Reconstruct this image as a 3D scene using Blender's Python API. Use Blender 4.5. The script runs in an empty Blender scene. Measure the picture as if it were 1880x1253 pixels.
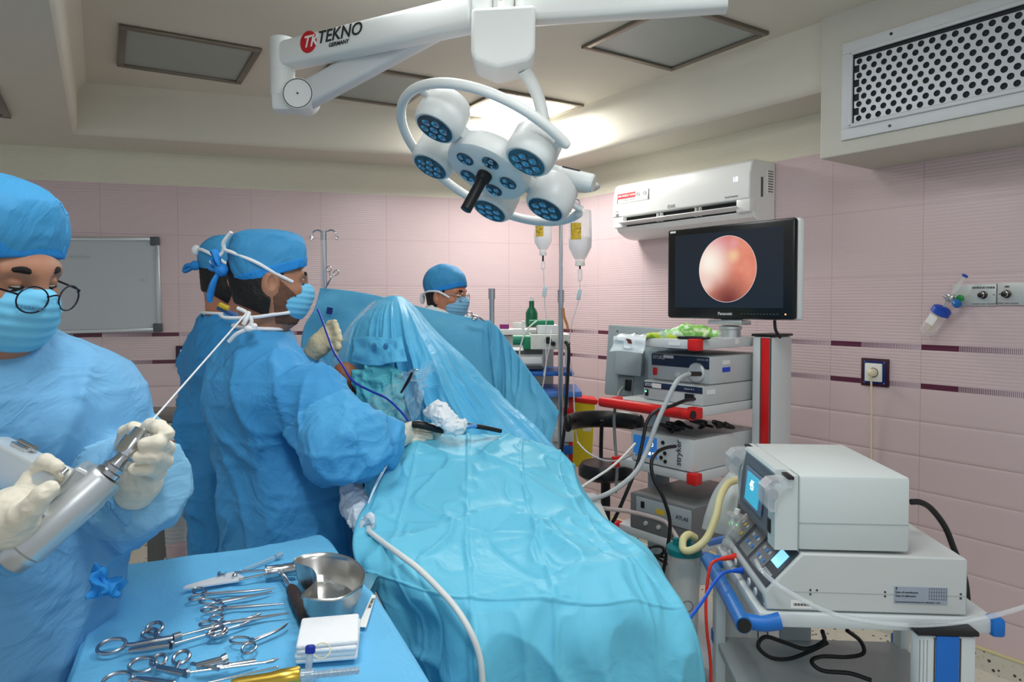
import bpy, bmesh, math, random
import numpy as np
from mathutils import Vector, Matrix, Euler
random.seed(7)
PI = math.pi
SC = bpy.context.scene
COL = SC.collection
# ---------------------------------------------------------------- camera
F, CX, CY, CAMZ, PITCH = 1300.0, 940.0, 598.0, 1.5, math.radians(1.674)
cam_data = bpy.data.cameras.new('camera')
cam_data.sensor_width = 36.0
cam_data.lens = F / 1880.0 * 36.0
cam_data.shift_x = 0.0
cam_data.shift_y = -(626.5 - CY) / 1880.0
cam_data.clip_start = 0.05
cam = bpy.data.objects.new('camera', cam_data)
COL.objects.link(cam)
cam.location = (0, 0, CAMZ)
cam.rotation_euler = (PI / 2 - PITCH, 0, 0)
SC.camera = cam
# ---------------------------------------------------------------- view, world, lights
SC.view_settings.view_transform = 'Standard'
SC.view_settings.look = 'None'
SC.view_settings.gamma = 1.0
SC.view_settings.use_curve_mapping = False
SC.view_settings.exposure = 0.0
world = bpy.data.worlds.new('World')
SC.world = world
world.use_nodes = True
world.node_tree.nodes['Background'].inputs[0].default_value = (0.86, 0.93, 1.0, 1)
world.node_tree.nodes['Background'].inputs[1].default_value = 0.55
def area_light(name, loc, target, size, power, color=(1, 1, 1), size_y=None):
    l = bpy.data.lights.new(name, 'AREA')
    l.energy = power; l.color = color; l.size = size
    if size_y: l.shape = 'RECTANGLE'; l.size_y = size_y
    o = bpy.data.objects.new(name, l); COL.objects.link(o)
    o.location = loc
    o.rotation_euler = (Vector(target) - Vector(loc)).to_track_quat('-Z', 'Y').to_euler()
    return o
# the room's other ceiling panels, above and behind the photographer
area_light('ceiling_panel_light_front', (-0.45, 0.65, 2.66), (-0.45, 0.85, 0), 0.6, 24, (0.95, 0.98, 1.0))
area_light('ceiling_panel_light_right', (0.55, 1.25, 2.66), (0.50, 1.45, 0), 0.6, 11, (0.95, 0.98, 1.0))
area_light('ceiling_panel_light_middle', (-0.10, 2.50, 2.69), (-0.10, 2.56, 0), 0.55, 12, (0.97, 0.99, 1.0))
area_light('ceiling_panel_light_rear', (0.4, -0.9, 2.66), (0.3, -0.2, 0), 1.0, 34, (0.97, 0.99, 1.0))
area_light('ceiling_panel_light_lit', (0.03, 4.40, 2.685), (0.03, 4.38, 0), 0.5, 22, (1.0, 0.98, 0.94))

def P(x, y, Y):
    """world point seen at photo pixel (x, y) at depth Y"""
    u, v = (x - CX) / F, -(y - CY) / F
    d = Vector((u, math.cos(PITCH) + v * math.sin(PITCH), -math.sin(PITCH) + v * math.cos(PITCH)))
    d *= Y / d.y
    return Vector((d.x, d.y, CAMZ + d.z))
def PZ(x, y, z):
    """world point seen at photo pixel (x, y) at height z"""
    q = P(x, y, 1.0); q.z -= CAMZ
    k = (z - CAMZ) / q.z
    return Vector((q.x * k, q.y * k, z))
# ---------------------------------------------------------------- materials
MATS = {}
def mat(name, color=(0.8, 0.8, 0.8), rough=0.5, metal=0.0, spec=0.5, trans=0.0, alpha=1.0, emit=None, estr=0.0,
        noise=0.0, nscale=20.0, bump=0.0, bscale=30.0, sheen=0.0, sss=0.0, ior=1.45):
    if name in MATS: return MATS[name]
    m = bpy.data.materials.new(name); m.use_nodes = True
    nt = m.node_tree; b = nt.nodes['Principled BSDF']
    c = tuple(color) + (1,)
    b.inputs['Base Color'].default_value = c
    b.inputs['Roughness'].default_value = rough
    b.inputs['Metallic'].default_value = metal
    b.inputs['Specular IOR Level'].default_value = spec
    b.inputs['Transmission Weight'].default_value = trans
    b.inputs['Alpha'].default_value = alpha
    b.inputs['IOR'].default_value = ior
    if sheen: b.inputs['Sheen Weight'].default_value = sheen
    if sss:
        b.inputs['Subsurface Weight'].default_value = sss
        b.inputs['Subsurface Radius'].default_value = (0.01, 0.004, 0.002)
    if emit: b.inputs['Emission Color'].default_value = tuple(emit) + (1,); b.inputs['Emission Strength'].default_value = estr
    tc = None
    if noise or bump:
        tc = nt.nodes.new('ShaderNodeTexCoord')
    if noise:
        n = nt.nodes.new('ShaderNodeTexNoise'); n.inputs['Scale'].default_value = nscale; n.inputs['Detail'].default_value = 5
        nt.links.new(tc.outputs['Object'], n.inputs['Vector'])
        r = nt.nodes.new('ShaderNodeMix'); r.data_type = 'RGBA'
        r.inputs[6].default_value = tuple(max(0, x * (1 - noise)) for x in color) + (1,)
        r.inputs[7].default_value = tuple(min(1, x * (1 + noise)) for x in color) + (1,)
        nt.links.new(n.outputs['Fac'], r.inputs[0]); nt.links.new(r.outputs[2], b.inputs['Base Color'])
    if bump:
        n2 = nt.nodes.new('ShaderNodeTexNoise'); n2.inputs['Scale'].default_value = bscale; n2.inputs['Detail'].default_value = 3
        nt.links.new(tc.outputs['Object'], n2.inputs['Vector'])
        bp = nt.nodes.new('ShaderNodeBump'); bp.inputs['Strength'].default_value = bump; bp.inputs['Distance'].default_value = 0.01
        nt.links.new(n2.outputs['Fac'], bp.inputs['Height']); nt.links.new(bp.outputs['Normal'], b.inputs['Normal'])
    MATS[name] = m
    return m
def nmath(nt, op, a, b=None, c=None):
    n = nt.nodes.new('ShaderNodeMath'); n.operation = op
    for i, v in enumerate((a, b, c)):
        if v is None: continue
        if isinstance(v, (int, float)): n.inputs[i].default_value = v
        else: nt.links.new(v, n.inputs[i])
    return n.outputs[0]
def nmix(nt, fac, a, b):
    n = nt.nodes.new('ShaderNodeMix'); n.data_type = 'RGBA'
    for i, v in ((0, fac), (6, a), (7, b)):
        if isinstance(v, (int, float)): n.inputs[i].default_value = v
        elif isinstance(v, tuple): n.inputs[i].default_value = v + (1,)
        else: nt.links.new(v, n.inputs[i])
    return n.outputs[2]
def sepobj(nt, which='Object'):
    tc = nt.nodes.new('ShaderNodeTexCoord'); s = nt.nodes.new('ShaderNodeSeparateXYZ')
    nt.links.new(tc.outputs[which], s.inputs[0]); return s.outputs
def S(r, g, b):
    """sRGB 0-255 to linear"""
    return tuple(((x / 255) / 12.92) if x <= 10 else (((x / 255) + 0.055) / 1.055) ** 2.4 for x in (r, g, b))
M_WHITE = lambda: mat('white_plastic', S(226, 230, 230), 0.38)
M_GREY = lambda: mat('grey_plastic', S(196, 202, 202), 0.45)
M_BLACK = lambda: mat('black_plastic', S(22, 22, 24), 0.42)
M_STEEL = lambda: mat('polished_steel', S(190, 192, 196), 0.22, 1.0)
M_CHROME = lambda: mat('chrome', S(214, 216, 220), 0.12, 1.0)
M_ALU = lambda: mat('brushed_aluminium', S(200, 204, 206), 0.36, 0.85)
M_RED = lambda: mat('red_plastic', S(214, 30, 28), 0.4)
M_BLUE = lambda: mat('blue_plastic', S(18, 110, 196), 0.4)
M_CLEAR = lambda: mat('clear_plastic', (0.93, 0.96, 0.97), 0.08, trans=0.92, ior=1.25, alpha=0.45)
M_DRAPE = lambda: mat('drape_nonwoven', S(72, 182, 226), 0.62, spec=0.35, noise=0.05, nscale=60, bump=0.10, bscale=120)
# ---------------------------------------------------------------- objects
MW = {}
def thing(name, label, cat, loc=(0, 0, 0), rotz=0.0, group=None):
    o = bpy.data.objects.new(name, None); COL.objects.link(o)
    o.empty_display_size = 0.05
    o.location = loc; o.rotation_euler = (0, 0, rotz)
    MW[o] = Matrix.Translation(Vector(loc)) @ Matrix.Rotation(rotz, 4, 'Z')
    return tag(o, label, cat, group)
def tag(o, label, cat, group=None, kind=None):
    if label: o['label'] = label
    if cat: o['category'] = cat
    if group: o['group'] = group
    if kind: o['kind'] = kind
    return o
def mesh_obj(name, verts, faces, m, parent=None, world=False, smooth=True, angle=0.65, mi=None):
    me = bpy.data.meshes.new(name)
    if world and parent is not None:
        inv = world_of(parent).inverted()
        a = np.array([tuple(v) for v in verts], dtype=float).reshape(-1, 3)
        R = np.array(inv)
        verts = (a @ R[:3, :3].T + R[:3, 3]).tolist()
    elif isinstance(verts, np.ndarray): verts = verts.tolist()
    if isinstance(faces, np.ndarray): faces = faces.tolist()
    me.from_pydata(verts, [], faces)
    ms = m if isinstance(m, (list, tuple)) else [m]
    for x in ms: me.materials.append(x)
    if mi is not None: me.polygons.foreach_set('material_index', mi)
    if smooth:
        me.shade_smooth()
        if angle: me.set_sharp_from_angle(angle=angle)
    me.update()
    o = bpy.data.objects.new(name, me); COL.objects.link(o)
    if parent is not None: o.parent = parent
    return o
def world_of(o):
    if o in MW: return MW[o]
    if o.parent is not None: return world_of(o.parent)
    return Matrix.Identity(4)
def catmull(pts, n=8):
    pts = [Vector(p) for p in pts]
    if len(pts) < 3: return pts
    out = []
    q = [pts[0] * 2 - pts[1]] + pts + [pts[-1] * 2 - pts[-2]]
    for i in range(1, len(q) - 2):
        a, b, c, d = q[i - 1:i + 3]
        for k in range(n):
            t = k / n
            out.append(0.5 * ((2 * b) + (c - a) * t + (2 * a - 5 * b + 4 * c - d) * t * t + (3 * b - a - 3 * c + d) * t ** 3))
    out.append(pts[-1]); return out
class MB:
    def __init__(s): s.v = []; s.f = []; s.mi = []; s.cur = 0; s.M = None
    def add(s, vs, fs):
        o = len(s.v)
        s.v += [tuple(s.M @ Vector(v)) if s.M is not None else tuple(v) for v in vs]
        s.f += [[i + o for i in f] for f in fs]; s.mi += [s.cur] * len(fs)
        return s
    def box(s, c, d, bev=0.0, rot=None, seg=2):
        bm = bmesh.new(); bmesh.ops.create_cube(bm, size=1.0)
        bmesh.ops.scale(bm, vec=d, verts=bm.verts)
        if bev > 0:
            bmesh.ops.bevel(bm, geom=bm.edges[:], offset=min(bev, min(d) * 0.49), segments=seg, affect='EDGES', profile=0.5)
        m = Matrix.Translation(Vector(c)) @ (rot.to_4x4() if rot is not None else Matrix.Identity(4))
        bm.verts.index_update()
        s.add([m @ v.co for v in bm.verts], [[v.index for v in f.verts] for f in bm.faces]); bm.free(); return s
    def cyl(s, a, b, r1, r2=None, n=20, cap=True):
        a, b = Vector(a), Vector(b); r2 = r1 if r2 is None else r2
        z = (b - a).normalized(); x = z.orthogonal().normalized(); y = z.cross(x)
        vs = []
        for c, r in ((a, r1), (b, r2)):
            for i in range(n):
                t = 2 * PI * i / n; vs.append(c + (x * math.cos(t) + y * math.sin(t)) * r)
        fs = [[i, (i + 1) % n, n + (i + 1) % n, n + i] for i in range(n)]
        if cap: fs += [list(range(n))[::-1], list(range(n, 2 * n))]
        return s.add(vs, fs)
    def tube(s, pts, r, n=10, sm=6, cap=True, flat=None):
        """swept tube; r number or list per given point; flat=(vector, ratio) squashes the section"""
        P0 = [Vector(p) for p in pts]
        rr = r if isinstance(r, (list, tuple)) else [r] * len(P0)
        if sm and len(P0) > 2:
            Q = catmull(P0, sm); R = []
            for i in range(len(P0) - 1):
                for k in range(sm): R.append(rr[i] + (rr[i + 1] - rr[i]) * k / sm)
            R.append(rr[-1])
        else: Q, R = P0, list(rr)
        vs = []; px = None
        for i, p in enumerate(Q):
            t = (Q[min(i + 1, len(Q) - 1)] - Q[max(i - 1, 0)])
            t = t.normalized() if t.length > 1e-9 else Vector((0, 0, 1))
            if flat is not None:
                px = Vector(flat[0]) - t * t.dot(Vector(flat[0]))
            elif px is None: px = t.orthogonal()
            else: px = px - t * px.dot(t)
            if px.length < 1e-7: px = t.orthogonal()
            px = px.normalized(); py = t.cross(px)
            k1 = flat[1] if flat is not None else 1.0
            for j in range(n):
                a = 2 * PI * j / n
                vs.append(p + px * math.cos(a) * R[i] * k1 + py * math.sin(a) * R[i])
        fs = []
        for i in range(len(Q) - 1):
            for j in range(n):
                fs.append([i * n + j, i * n + (j + 1) % n, (i + 1) * n + (j + 1) % n, (i + 1) * n + j])
        if cap: fs += [list(range(n))[::-1], list(range((len(Q) - 1) * n, len(Q) * n))]
        return s.add(vs, fs)
    def lathe(s, prof, o=(0, 0, 0), axis=(0, 0, 1), n=32, cap=True):
        o = Vector(o); z = Vector(axis).normalized(); x = z.orthogonal().normalized(); y = z.cross(x)
        vs = []
        for r, h in prof:
            for j in range(n):
                a = 2 * PI * j / n; vs.append(o + z * h + (x * math.cos(a) + y * math.sin(a)) * r)
        fs = []
        for i in range(len(prof) - 1):
            for j in range(n): fs.append([i * n + j, i * n + (j + 1) % n, (i + 1) * n + (j + 1) % n, (i + 1) * n + j])
        if cap: fs += [list(range(n))[::-1], list(range((len(prof) - 1) * n, len(prof) * n))]
        return s.add(vs, fs)
    def prism(s, poly, a, b, m=None):
        """2-D polygon (x, z) extruded along y from a to b, in matrix m"""
        n = len(poly); m = m or Matrix.Identity(4)
        vs = [m @ Vector((x, a, z)) for x, z in poly] + [m @ Vector((x, b, z)) for x, z in poly]
        fs = [[i, (i + 1) % n, n + (i + 1) % n, n + i] for i in range(n)] + [list(range(n))[::-1], list(range(n, 2 * n))]
        return s.add(vs, fs)
    def ell(s, c, r, n=20, rot=None):
        m = Matrix.Translation(Vector(c)) @ (rot.to_4x4() if rot is not None else Matrix.Identity(4))
        prof = [(math.sin(PI * i / (n // 2)), -math.cos(PI * i / (n // 2))) for i in range(n // 2 + 1)]
        vs = []; fs = []
        for i, (q, h) in enumerate(prof):
            for j in range(n):
                a = 2 * PI * j / n
                vs.append(m @ Vector((r[0] * max(q, 1e-4) * math.cos(a), r[1] * max(q, 1e-4) * math.sin(a), r[2] * h)))
        for i in range(len(prof) - 1):
            for j in range(n): fs.append([i * n + j, i * n + (j + 1) % n, (i + 1) * n + (j + 1) % n, (i + 1) * n + j])
        return s.add(vs, fs)
    def torus(s, c, axis, R, r, n=32, k=10, rx=None):
        c = Vector(c); z = Vector(axis).normalized(); x = (rx and (Vector(rx) - z * z.dot(Vector(rx))).normalized()) or z.orthogonal().normalized(); y = z.cross(x)
        R1, R2 = R if isinstance(R, tuple) else (R, R)
        pts = [c + x * math.cos(2 * PI * i / n) * R1 + y * math.sin(2 * PI * i / n) * R2 for i in range(n)]
        vs = []; fs = []
        for i, p in enumerate(pts):
            d = (p - c).normalized()
            for j in range(k):
                a = 2 * PI * j / k; vs.append(p + (d * math.cos(a) + z * math.sin(a)) * r)
        for i in range(n):
            for j in range(k): fs.append([i * k + j, i * k + (j + 1) % k, ((i + 1) % n) * k + (j + 1) % k, ((i + 1) % n) * k + j])
        return s.add(vs, fs)
    def quad(s, a, b, c, d): return s.add([a, b, c, d], [[0, 1, 2, 3]])
    def build(s, name, m, parent=None, world=False, smooth=True, angle=0.65):
        return mesh_obj(name, s.v, s.f, m, parent, world, smooth, angle, s.mi if isinstance(m, (list, tuple)) else None)
def grid_mesh(name, fn, nu, nv, m, parent=None, world=False, thick=0.0, angle=None):
    """fn(u, v) arrays in 0..1 -> (x, y, z) arrays"""
    u, v = np.meshgrid(np.linspace(0, 1, nu), np.linspace(0, 1, nv), indexing='ij')
    x, y, z = fn(u, v)
    vs = np.stack([x, y, z], -1).reshape(-1, 3)
    i = np.arange(nu * nv).reshape(nu, nv)
    fs = np.stack([i[:-1, :-1], i[1:, :-1], i[1:, 1:], i[:-1, 1:]], -1).reshape(-1, 4)
    o = mesh_obj(name, vs, fs, m, parent, world, True, angle)
    if thick:
        so = o.modifiers.new('solid', 'SOLIDIFY'); so.thickness = thick; so.offset = 0
    return o
def text(name, body, size, M, m, parent=None, world=False, extrude=0.0006, bold=0.0, align='LEFT', shear=0.0):
    """lettering in the xy plane of matrix M"""
    c = bpy.data.curves.new(name, 'FONT'); c.body = body; c.size = size; c.extrude = extrude; c.offset = bold; c.align_x = align; c.align_y = 'CENTER'; c.shear = shear
    c.resolution_u = 3
    t_ = bpy.data.objects.new(name, c); COL.objects.link(t_)
    me = bpy.data.meshes.new_from_object(t_.evaluated_get(bpy.context.evaluated_depsgraph_get()))
    bpy.data.objects.remove(t_); bpy.data.curves.remove(c)
    me.name = name; me.materials.clear(); me.materials.append(m)
    o = bpy.data.objects.new(name, me); COL.objects.link(o)
    if parent is not None:
        o.parent = parent
        if world: M = world_of(parent).inverted() @ M
    o.matrix_basis = M
    return o
def frame(o, x, y):
    """matrix with origin o and axes x, y (z = x cross y)"""
    x = Vector(x).normalized(); y = Vector(y); y = (y - x * x.dot(y)).normalized(); z = x.cross(y)
    return Matrix(((x.x, y.x, z.x, o[0]), (x.y, y.y, z.y, o[1]), (x.z, y.z, z.z, o[2]), (0, 0, 0, 1)))
# ---------------------------------------------------------------- noise (numpy)
def _h(i, j, k, seed):
    n = (i * 374761393 + j * 668265263 + k * 2147483647 + seed * 974634777) & 0xffffffff
    n = ((n ^ (n >> 13)) * 1274126177) & 0xffffffff
    n = (n ^ (n >> 16)) & 0xffff
    return n.astype(np.float64) / 32767.5 - 1.0
def vnoise(x, y, z, seed=0):
    x, y, z = np.broadcast_arrays(np.asarray(x, float), np.asarray(y, float), np.asarray(z, float))
    i, j, k = (np.floor(a).astype(np.int64) for a in (x, y, z))
    fx, fy, fz = x - i, y - j, z - k
    fx, fy, fz = (a * a * a * (a * (a * 6 - 15) + 10) for a in (fx, fy, fz))
    r = 0
    for a in (0, 1):
        for b in (0, 1):
            for c in (0, 1):
                r = r + _h(i + a, j + b, k + c, seed) * (fx if a else 1 - fx) * (fy if b else 1 - fy) * (fz if c else 1 - fz)
    return r
def ridge(x, y, z, seed=0):
    return 1 - np.abs(vnoise(x, y, z, seed)) * 2
def sstep(a, b, x):
    t = np.clip((x - a) / (b - a), 0, 1); return t * t * (3 - 2 * t)
# ---------------------------------------------------------------- implicit bodies
def cone(p, a, b, ra, rb, flat=None):
    """tapered capsule; flat=(axis, k): the section is k times as thick along axis"""
    a = np.array(a, float); b = np.array(b, float)
    if flat is not None:
        ax = np.array(flat[0], float); ax /= np.linalg.norm(ax); k = 1.0 / flat[1] - 1.0
        p = p + (((p - a) @ ax)[..., None] * k) * ax
        b = b + ((b - a) @ ax) * k * ax
    ba = b - a; L = max(ba @ ba, 1e-12)
    t = np.clip(((p - a) @ ba) / L, 0, 1)
    return np.linalg.norm(p - (a + t[..., None] * ba), axis=-1) - (ra + (rb - ra) * t)
def elli(p, c, r, R=None):
    q = p - np.array(c, float)
    if R is not None: q = q @ np.array(R)
    r = np.array(r, float)
    k0 = np.linalg.norm(q / r, axis=-1); k1 = np.linalg.norm(q / (r * r), axis=-1)
    return k0 * (k0 - 1.0) / np.maximum(k1, 1e-9)
def smin(a, b, k):
    h = np.maximum(k - np.abs(a - b), 0) / k
    return np.minimum(a, b) - h * h * k * 0.25
def smax(a, b, k): return -smin(-a, -b, k)
def surface(fn, lo, hi, h):
    """naive surface nets of fn(points)<0 over the box; evaluated finely only near the surface"""
    lo = np.array(lo, float); hi = np.array(hi, float)
    c = 4
    n = (np.ceil((hi - lo) / (h * c)).astype(int) + 1) * c + 1
    g = [lo[a] + np.arange(n[a]) * h for a in range(3)]
    cp = np.stack(np.meshgrid(*[q[::c] for q in g], indexing='ij'), -1)
    dc = fn(cp.reshape(-1, 3)).reshape(cp.shape[:3])
    D = np.repeat(np.repeat(np.repeat(dc, c, 0), c, 1), c, 2)[:n[0], :n[1], :n[2]].astype(np.float32)
    near = np.abs(D) < h * c * 2.2
    ii = np.argwhere(near)
    pts = lo + ii * h
    val = np.empty(len(pts))
    for s0 in range(0, len(pts), 400000): val[s0:s0 + 400000] = fn(pts[s0:s0 + 400000])
    D[near] = val
    sg = D < 0
    corners = [(a, b, e) for a in (0, 1) for b in (0, 1) for e in (0, 1)]
    def sl(o): return tuple(slice(o[k], n[k] - 1 + o[k]) for k in range(3))
    cnt = np.zeros(tuple(n - 1), np.int8)
    for o in corners: cnt += sg[sl(o)]
    act = (cnt > 0) & (cnt < 8)
    ids = -np.ones(act.shape, np.int64); A = np.argwhere(act); ids[act] = np.arange(len(A))
    acc = np.zeros((len(A), 3)); w = np.zeros(len(A))
    for p0 in corners:
        for ax in range(3):
            if p0[ax] == 1: continue
            p1 = list(p0); p1[ax] = 1
            d0 = D[tuple((A + p0).T)].astype(float); d1 = D[tuple((A + p1).T)].astype(float)
            cr = (d0 < 0) != (d1 < 0)
            t = np.where(cr, d0 / np.where(cr, d0 - d1, 1), 0)
            q = np.array(p0, float)[None] + np.zeros((len(A), 3)); q[:, ax] = t
            acc[cr] += q[cr]; w[cr] += 1
    V = lo + (A + acc / w[:, None]) * h
    Fs = []
    for ax in range(3):
        o1 = [0, 0, 0]; o1[ax] = 1
        s0 = sg[tuple(slice(0, n[k] - o1[k]) for k in range(3))]; s1 = sg[tuple(slice(o1[k], n[k]) for k in range(3))]
        E = np.argwhere(s0 != s1)
        b, c2 = [k for k in range(3) if k != ax]
        ok = (E[:, b] > 0) & (E[:, c2] > 0) & (E[:, b] < n[b] - 1) & (E[:, c2] < n[c2] - 1)
        E = E[ok]
        def at(db, dc2):
            q = E.copy(); q[:, b] -= db; q[:, c2] -= dc2; return ids[tuple(q.T)]
        quad = np.stack([at(1, 1), at(0, 1), at(0, 0), at(1, 0)], -1)
        flip = s0[tuple(E.T)]
        if ax == 1: flip = ~flip
        quad[~flip] = quad[~flip][:, ::-1]
        quad = quad[(quad >= 0).all(1)]
        Fs.append(quad)
    return V, np.concatenate(Fs)
def vnormals(V, Fc):
    n = np.zeros_like(V)
    fn = np.cross(V[Fc[:, 2]] - V[Fc[:, 0]], V[Fc[:, 3]] - V[Fc[:, 1]])
    for k in range(4): np.add.at(n, Fc[:, k], fn)
    return n / np.maximum(np.linalg.norm(n, axis=1), 1e-12)[:, None]
def relax(V, Fc, it=2, lam=0.5):
    for _ in range(it):
        s = np.zeros_like(V); c = np.zeros(len(V))
        for k in range(4):
            for j in (1, 3):
                np.add.at(s, Fc[:, k], V[Fc[:, (k + j) % 4]]); np.add.at(c, Fc[:, k], 1)
        V = V + lam * (s / np.maximum(c, 1)[:, None] - V)
    return V

def bez_patch(rows, nu, nv):
    """Catmull-Rom surface through rows of points; returns grid (nv, nu, 3)"""
    L = []
    for r in rows:
        r = [P(*p) if not isinstance(p, Vector) else p for p in r]
        q = np.array([tuple(v) for v in r]); L.append(cr_resample(q, nu))
    L = np.array(L)
    return np.stack([cr_resample(L[:, j], nv) for j in range(nu)], 1)
def cr_resample(q, n):
    m = len(q)
    if m == 2: t = np.linspace(0, 1, n)[:, None]; return q[0] * (1 - t) + q[1] * t
    e = np.concatenate([[2 * q[0] - q[1]], q, [2 * q[-1] - q[-2]]])
    s = np.linspace(0, m - 1, n); i = np.minimum(s.astype(int), m - 2); t = (s - i)[:, None]
    a, b, c, d = e[i], e[i + 1], e[i + 2], e[i + 3]
    return 0.5 * (2 * b + (c - a) * t + (2 * a - 5 * b + 4 * c - d) * t * t + (3 * b - a - 3 * c + d) * t ** 3)
def patch(name, rows, nu, nv, m, parent=None, disp=None, thick=0.0, world=True, mask=None):
    G = bez_patch(rows, nu, nv)
    v, u = np.meshgrid(np.linspace(0, 1, nv), np.linspace(0, 1, nu), indexing='ij')
    if disp is not None:
        N = np.cross(np.gradient(G, axis=1), np.gradient(G, axis=0)); N /= np.maximum(np.linalg.norm(N, axis=-1, keepdims=True), 1e-9)
        if (N * (np.array([0, 0, CAMZ]) - G)).sum() < 0: N = -N
        G = G + N * disp(u, v, G)[..., None]
    i = np.arange(nu * nv).reshape(nv, nu)
    fs = np.stack([i[:-1, :-1], i[:-1, 1:], i[1:, 1:], i[1:, :-1]], -1).reshape(-1, 4)
    V = G.reshape(-1, 3)
    a, b, c = V[fs[:, 0]], V[fs[:, 1]], V[fs[:, 2]]
    o = mesh_obj(name, V, fs, m, parent, world, True, None)
    if thick:
        so = o.modifiers.new('solid', 'SOLIDIFY'); so.thickness = thick; so.offset = 0
    return o
# ================================================================ room
CORN = Vector((0.336, 5.15, 0)); RD = Vector((0.5746, -0.8185, 0)); BD = Vector((-0.9588, -0.2840, 0))
RN = Vector((-0.8185, -0.5746, 0)); BN = Vector((0.2840, -0.9588, 0))
def RW(t, z, off=0.0): return CORN + RD * t + RN * off + Vector((0, 0, z))
def BW(t, z, off=0.0): return CORN + BD * t + BN * off + Vector((0, 0, z))
def tile_material(name, off, flipmar):
    m = bpy.data.materials.new(name); m.use_nodes = True; nt = m.node_tree; b = nt.nodes['Principled BSDF']
    x, y, z = sepobj(nt)
    pitch = 0.4185 if not flipmar else 0.43
    u = nmath(nt, 'FRACT', nmath(nt, 'DIVIDE', nmath(nt, 'SUBTRACT', x, off), pitch))
    pink = S(213, 192, 194)
    def near(v, c, w): return nmath(nt, 'LESS_THAN', nmath(nt, 'ABSOLUTE', nmath(nt, 'SUBTRACT', v, c)), w)
    def between(v, a, c): return nmath(nt, 'MULTIPLY', nmath(nt, 'GREATER_THAN', v, a), nmath(nt, 'LESS_THAN', v, c))
    joint = None
    for zz in (1.936, 1.631, 1.327, 1.14, 0.835, 0.53, 0.225):
        k = near(z, zz, 0.0013); joint = k if joint is None else nmath(nt, 'MAXIMUM', joint, k)
    vj = nmath(nt, 'MAXIMUM', nmath(nt, 'LESS_THAN', u, 0.004), nmath(nt, 'GREATER_THAN', u, 0.997))
    joint = nmath(nt, 'MAXIMUM', joint, vj)
    # ribs between 1.16 and 1.9, cushion tiles below
    rib = nmath(nt, 'SINE', nmath(nt, 'MULTIPLY', z, 2 * PI / 0.0145))
    rz = nmath(nt, 'MULTIPLY', between(z, 1.16, 2.2), 1.0)
    gt = nt.nodes.new('ShaderNodeTexNoise'); gt.inputs['Scale'].default_value = 1.6
    rib = nmath(nt, 'MULTIPLY', rib, nmath(nt, 'MULTIPLY', nmath(nt, 'SUBTRACT', rz, nmath(nt, 'MULTIPLY', nmath(nt, 'GREATER_THAN', z, 1.631), 0.55)), gt.outputs['Fac']))
    vv = nmath(nt, 'FRACT', nmath(nt, 'DIVIDE', nmath(nt, 'SUBTRACT', z, 0.835 - 0.305 * 4), 0.1525))
    cush = nmath(nt, 'MULTIPLY', nmath(nt, 'LESS_THAN', z, 1.13), nmath(nt, 'POWER', nmath(nt, 'ABSOLUTE', nmath(nt, 'SUBTRACT', nmath(nt, 'MULTIPLY', vv, 2.0), 1.0)), 14.0))
    hgt = nmath(nt, 'SUBTRACT', nmath(nt, 'MULTIPLY', rib, 0.35), nmath(nt, 'MULTIPLY', cush, 1.6))
    hgt = nmath(nt, 'SUBTRACT', hgt, nmath(nt, 'MULTIPLY', joint, 0.8))
    bp = nt.nodes.new('ShaderNodeBump'); bp.inputs['Strength'].default_value = 0.55; bp.inputs['Distance'].default_value = 0.004
    nt.links.new(hgt, bp.inputs['Height']); nt.links.new(bp.outputs['Normal'], b.inputs['Normal'])
    col = nmix(nt, nmath(nt, 'MULTIPLY', nmath(nt, 'ADD', rib, 0.0), 0.22), pink, S(190, 160, 166))
    col = nmix(nt, nmath(nt, 'MULTIPLY', joint, 0.55), col, S(168, 142, 148))
    band = nmath(nt, 'MAXIMUM', between(z, 1.303, 1.327), between(z, 1.133, 1.157))
    uu = u if not flipmar else nmath(nt, 'SUBTRACT', 1.0, u)
    mar = nmath(nt, 'LESS_THAN', uu, 0.36)
    # bars that get finer
    bars = nmath(nt, 'LESS_THAN', nmath(nt, 'FRACT', nmath(nt, 'MULTIPLY', uu, 62.0)), nmath(nt, 'SUBTRACT', 1.05, nmath(nt, 'MULTIPLY', uu, 0.75)))
    barc = nmix(nt, bars, S(214, 196, 204), S(122, 92, 104))
    bc = nmix(nt, mar, barc, S(92, 38, 62))
    col = nmix(nt, band, col, bc)
    plaster = nmath(nt, 'GREATER_THAN', z, 2.241)
    n2 = nt.nodes.new('ShaderNodeTexNoise'); n2.inputs['Scale'].default_value = 3.0
    cream = nmix(nt, n2.outputs['Fac'], S(214, 210, 190), S(224, 220, 202))
    col = nmix(nt, plaster, col, cream)
    nt.links.new(col, b.inputs['Base Color'])
    nt.links.new(nmath(nt, 'ADD', nmath(nt, 'MULTIPLY', plaster, 0.4), 0.24), b.inputs['Roughness'])
    return m
def wall_obj(name, fn, t0, t1, z1, m, thick=0.12):
    # local x runs along the wall so that the tiling follows it
    mb = MB()
    mb.box(((t0 + t1) / 2, thick / 2, z1 / 2), (t1 - t0, thick, z1))
    o = mb.build(name, m, None, smooth=False)
    return o
m_r = tile_material('pink_wall_tiles', 0.43 - 0.4185 * 4, False)
wr = wall_obj('wall_right', RW, -0.02, 4.6, 2.75, m_r)
wr.matrix_basis = frame(CORN, RD, -RN) if True else None
if wr.matrix_basis.to_3x3().determinant() < 0: pass
tag(wr, None, None, None, 'structure')
m_b = tile_material('pink_wall_tiles_back', 0.055 - 0.43 * 10, True)
wb = wall_obj('wall_back', BW, -5.6, 0.1, 2.75, m_b)
wb.matrix_basis = frame(CORN, -BD, -BN)
tag(wb, None, None, None, 'structure')
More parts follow.
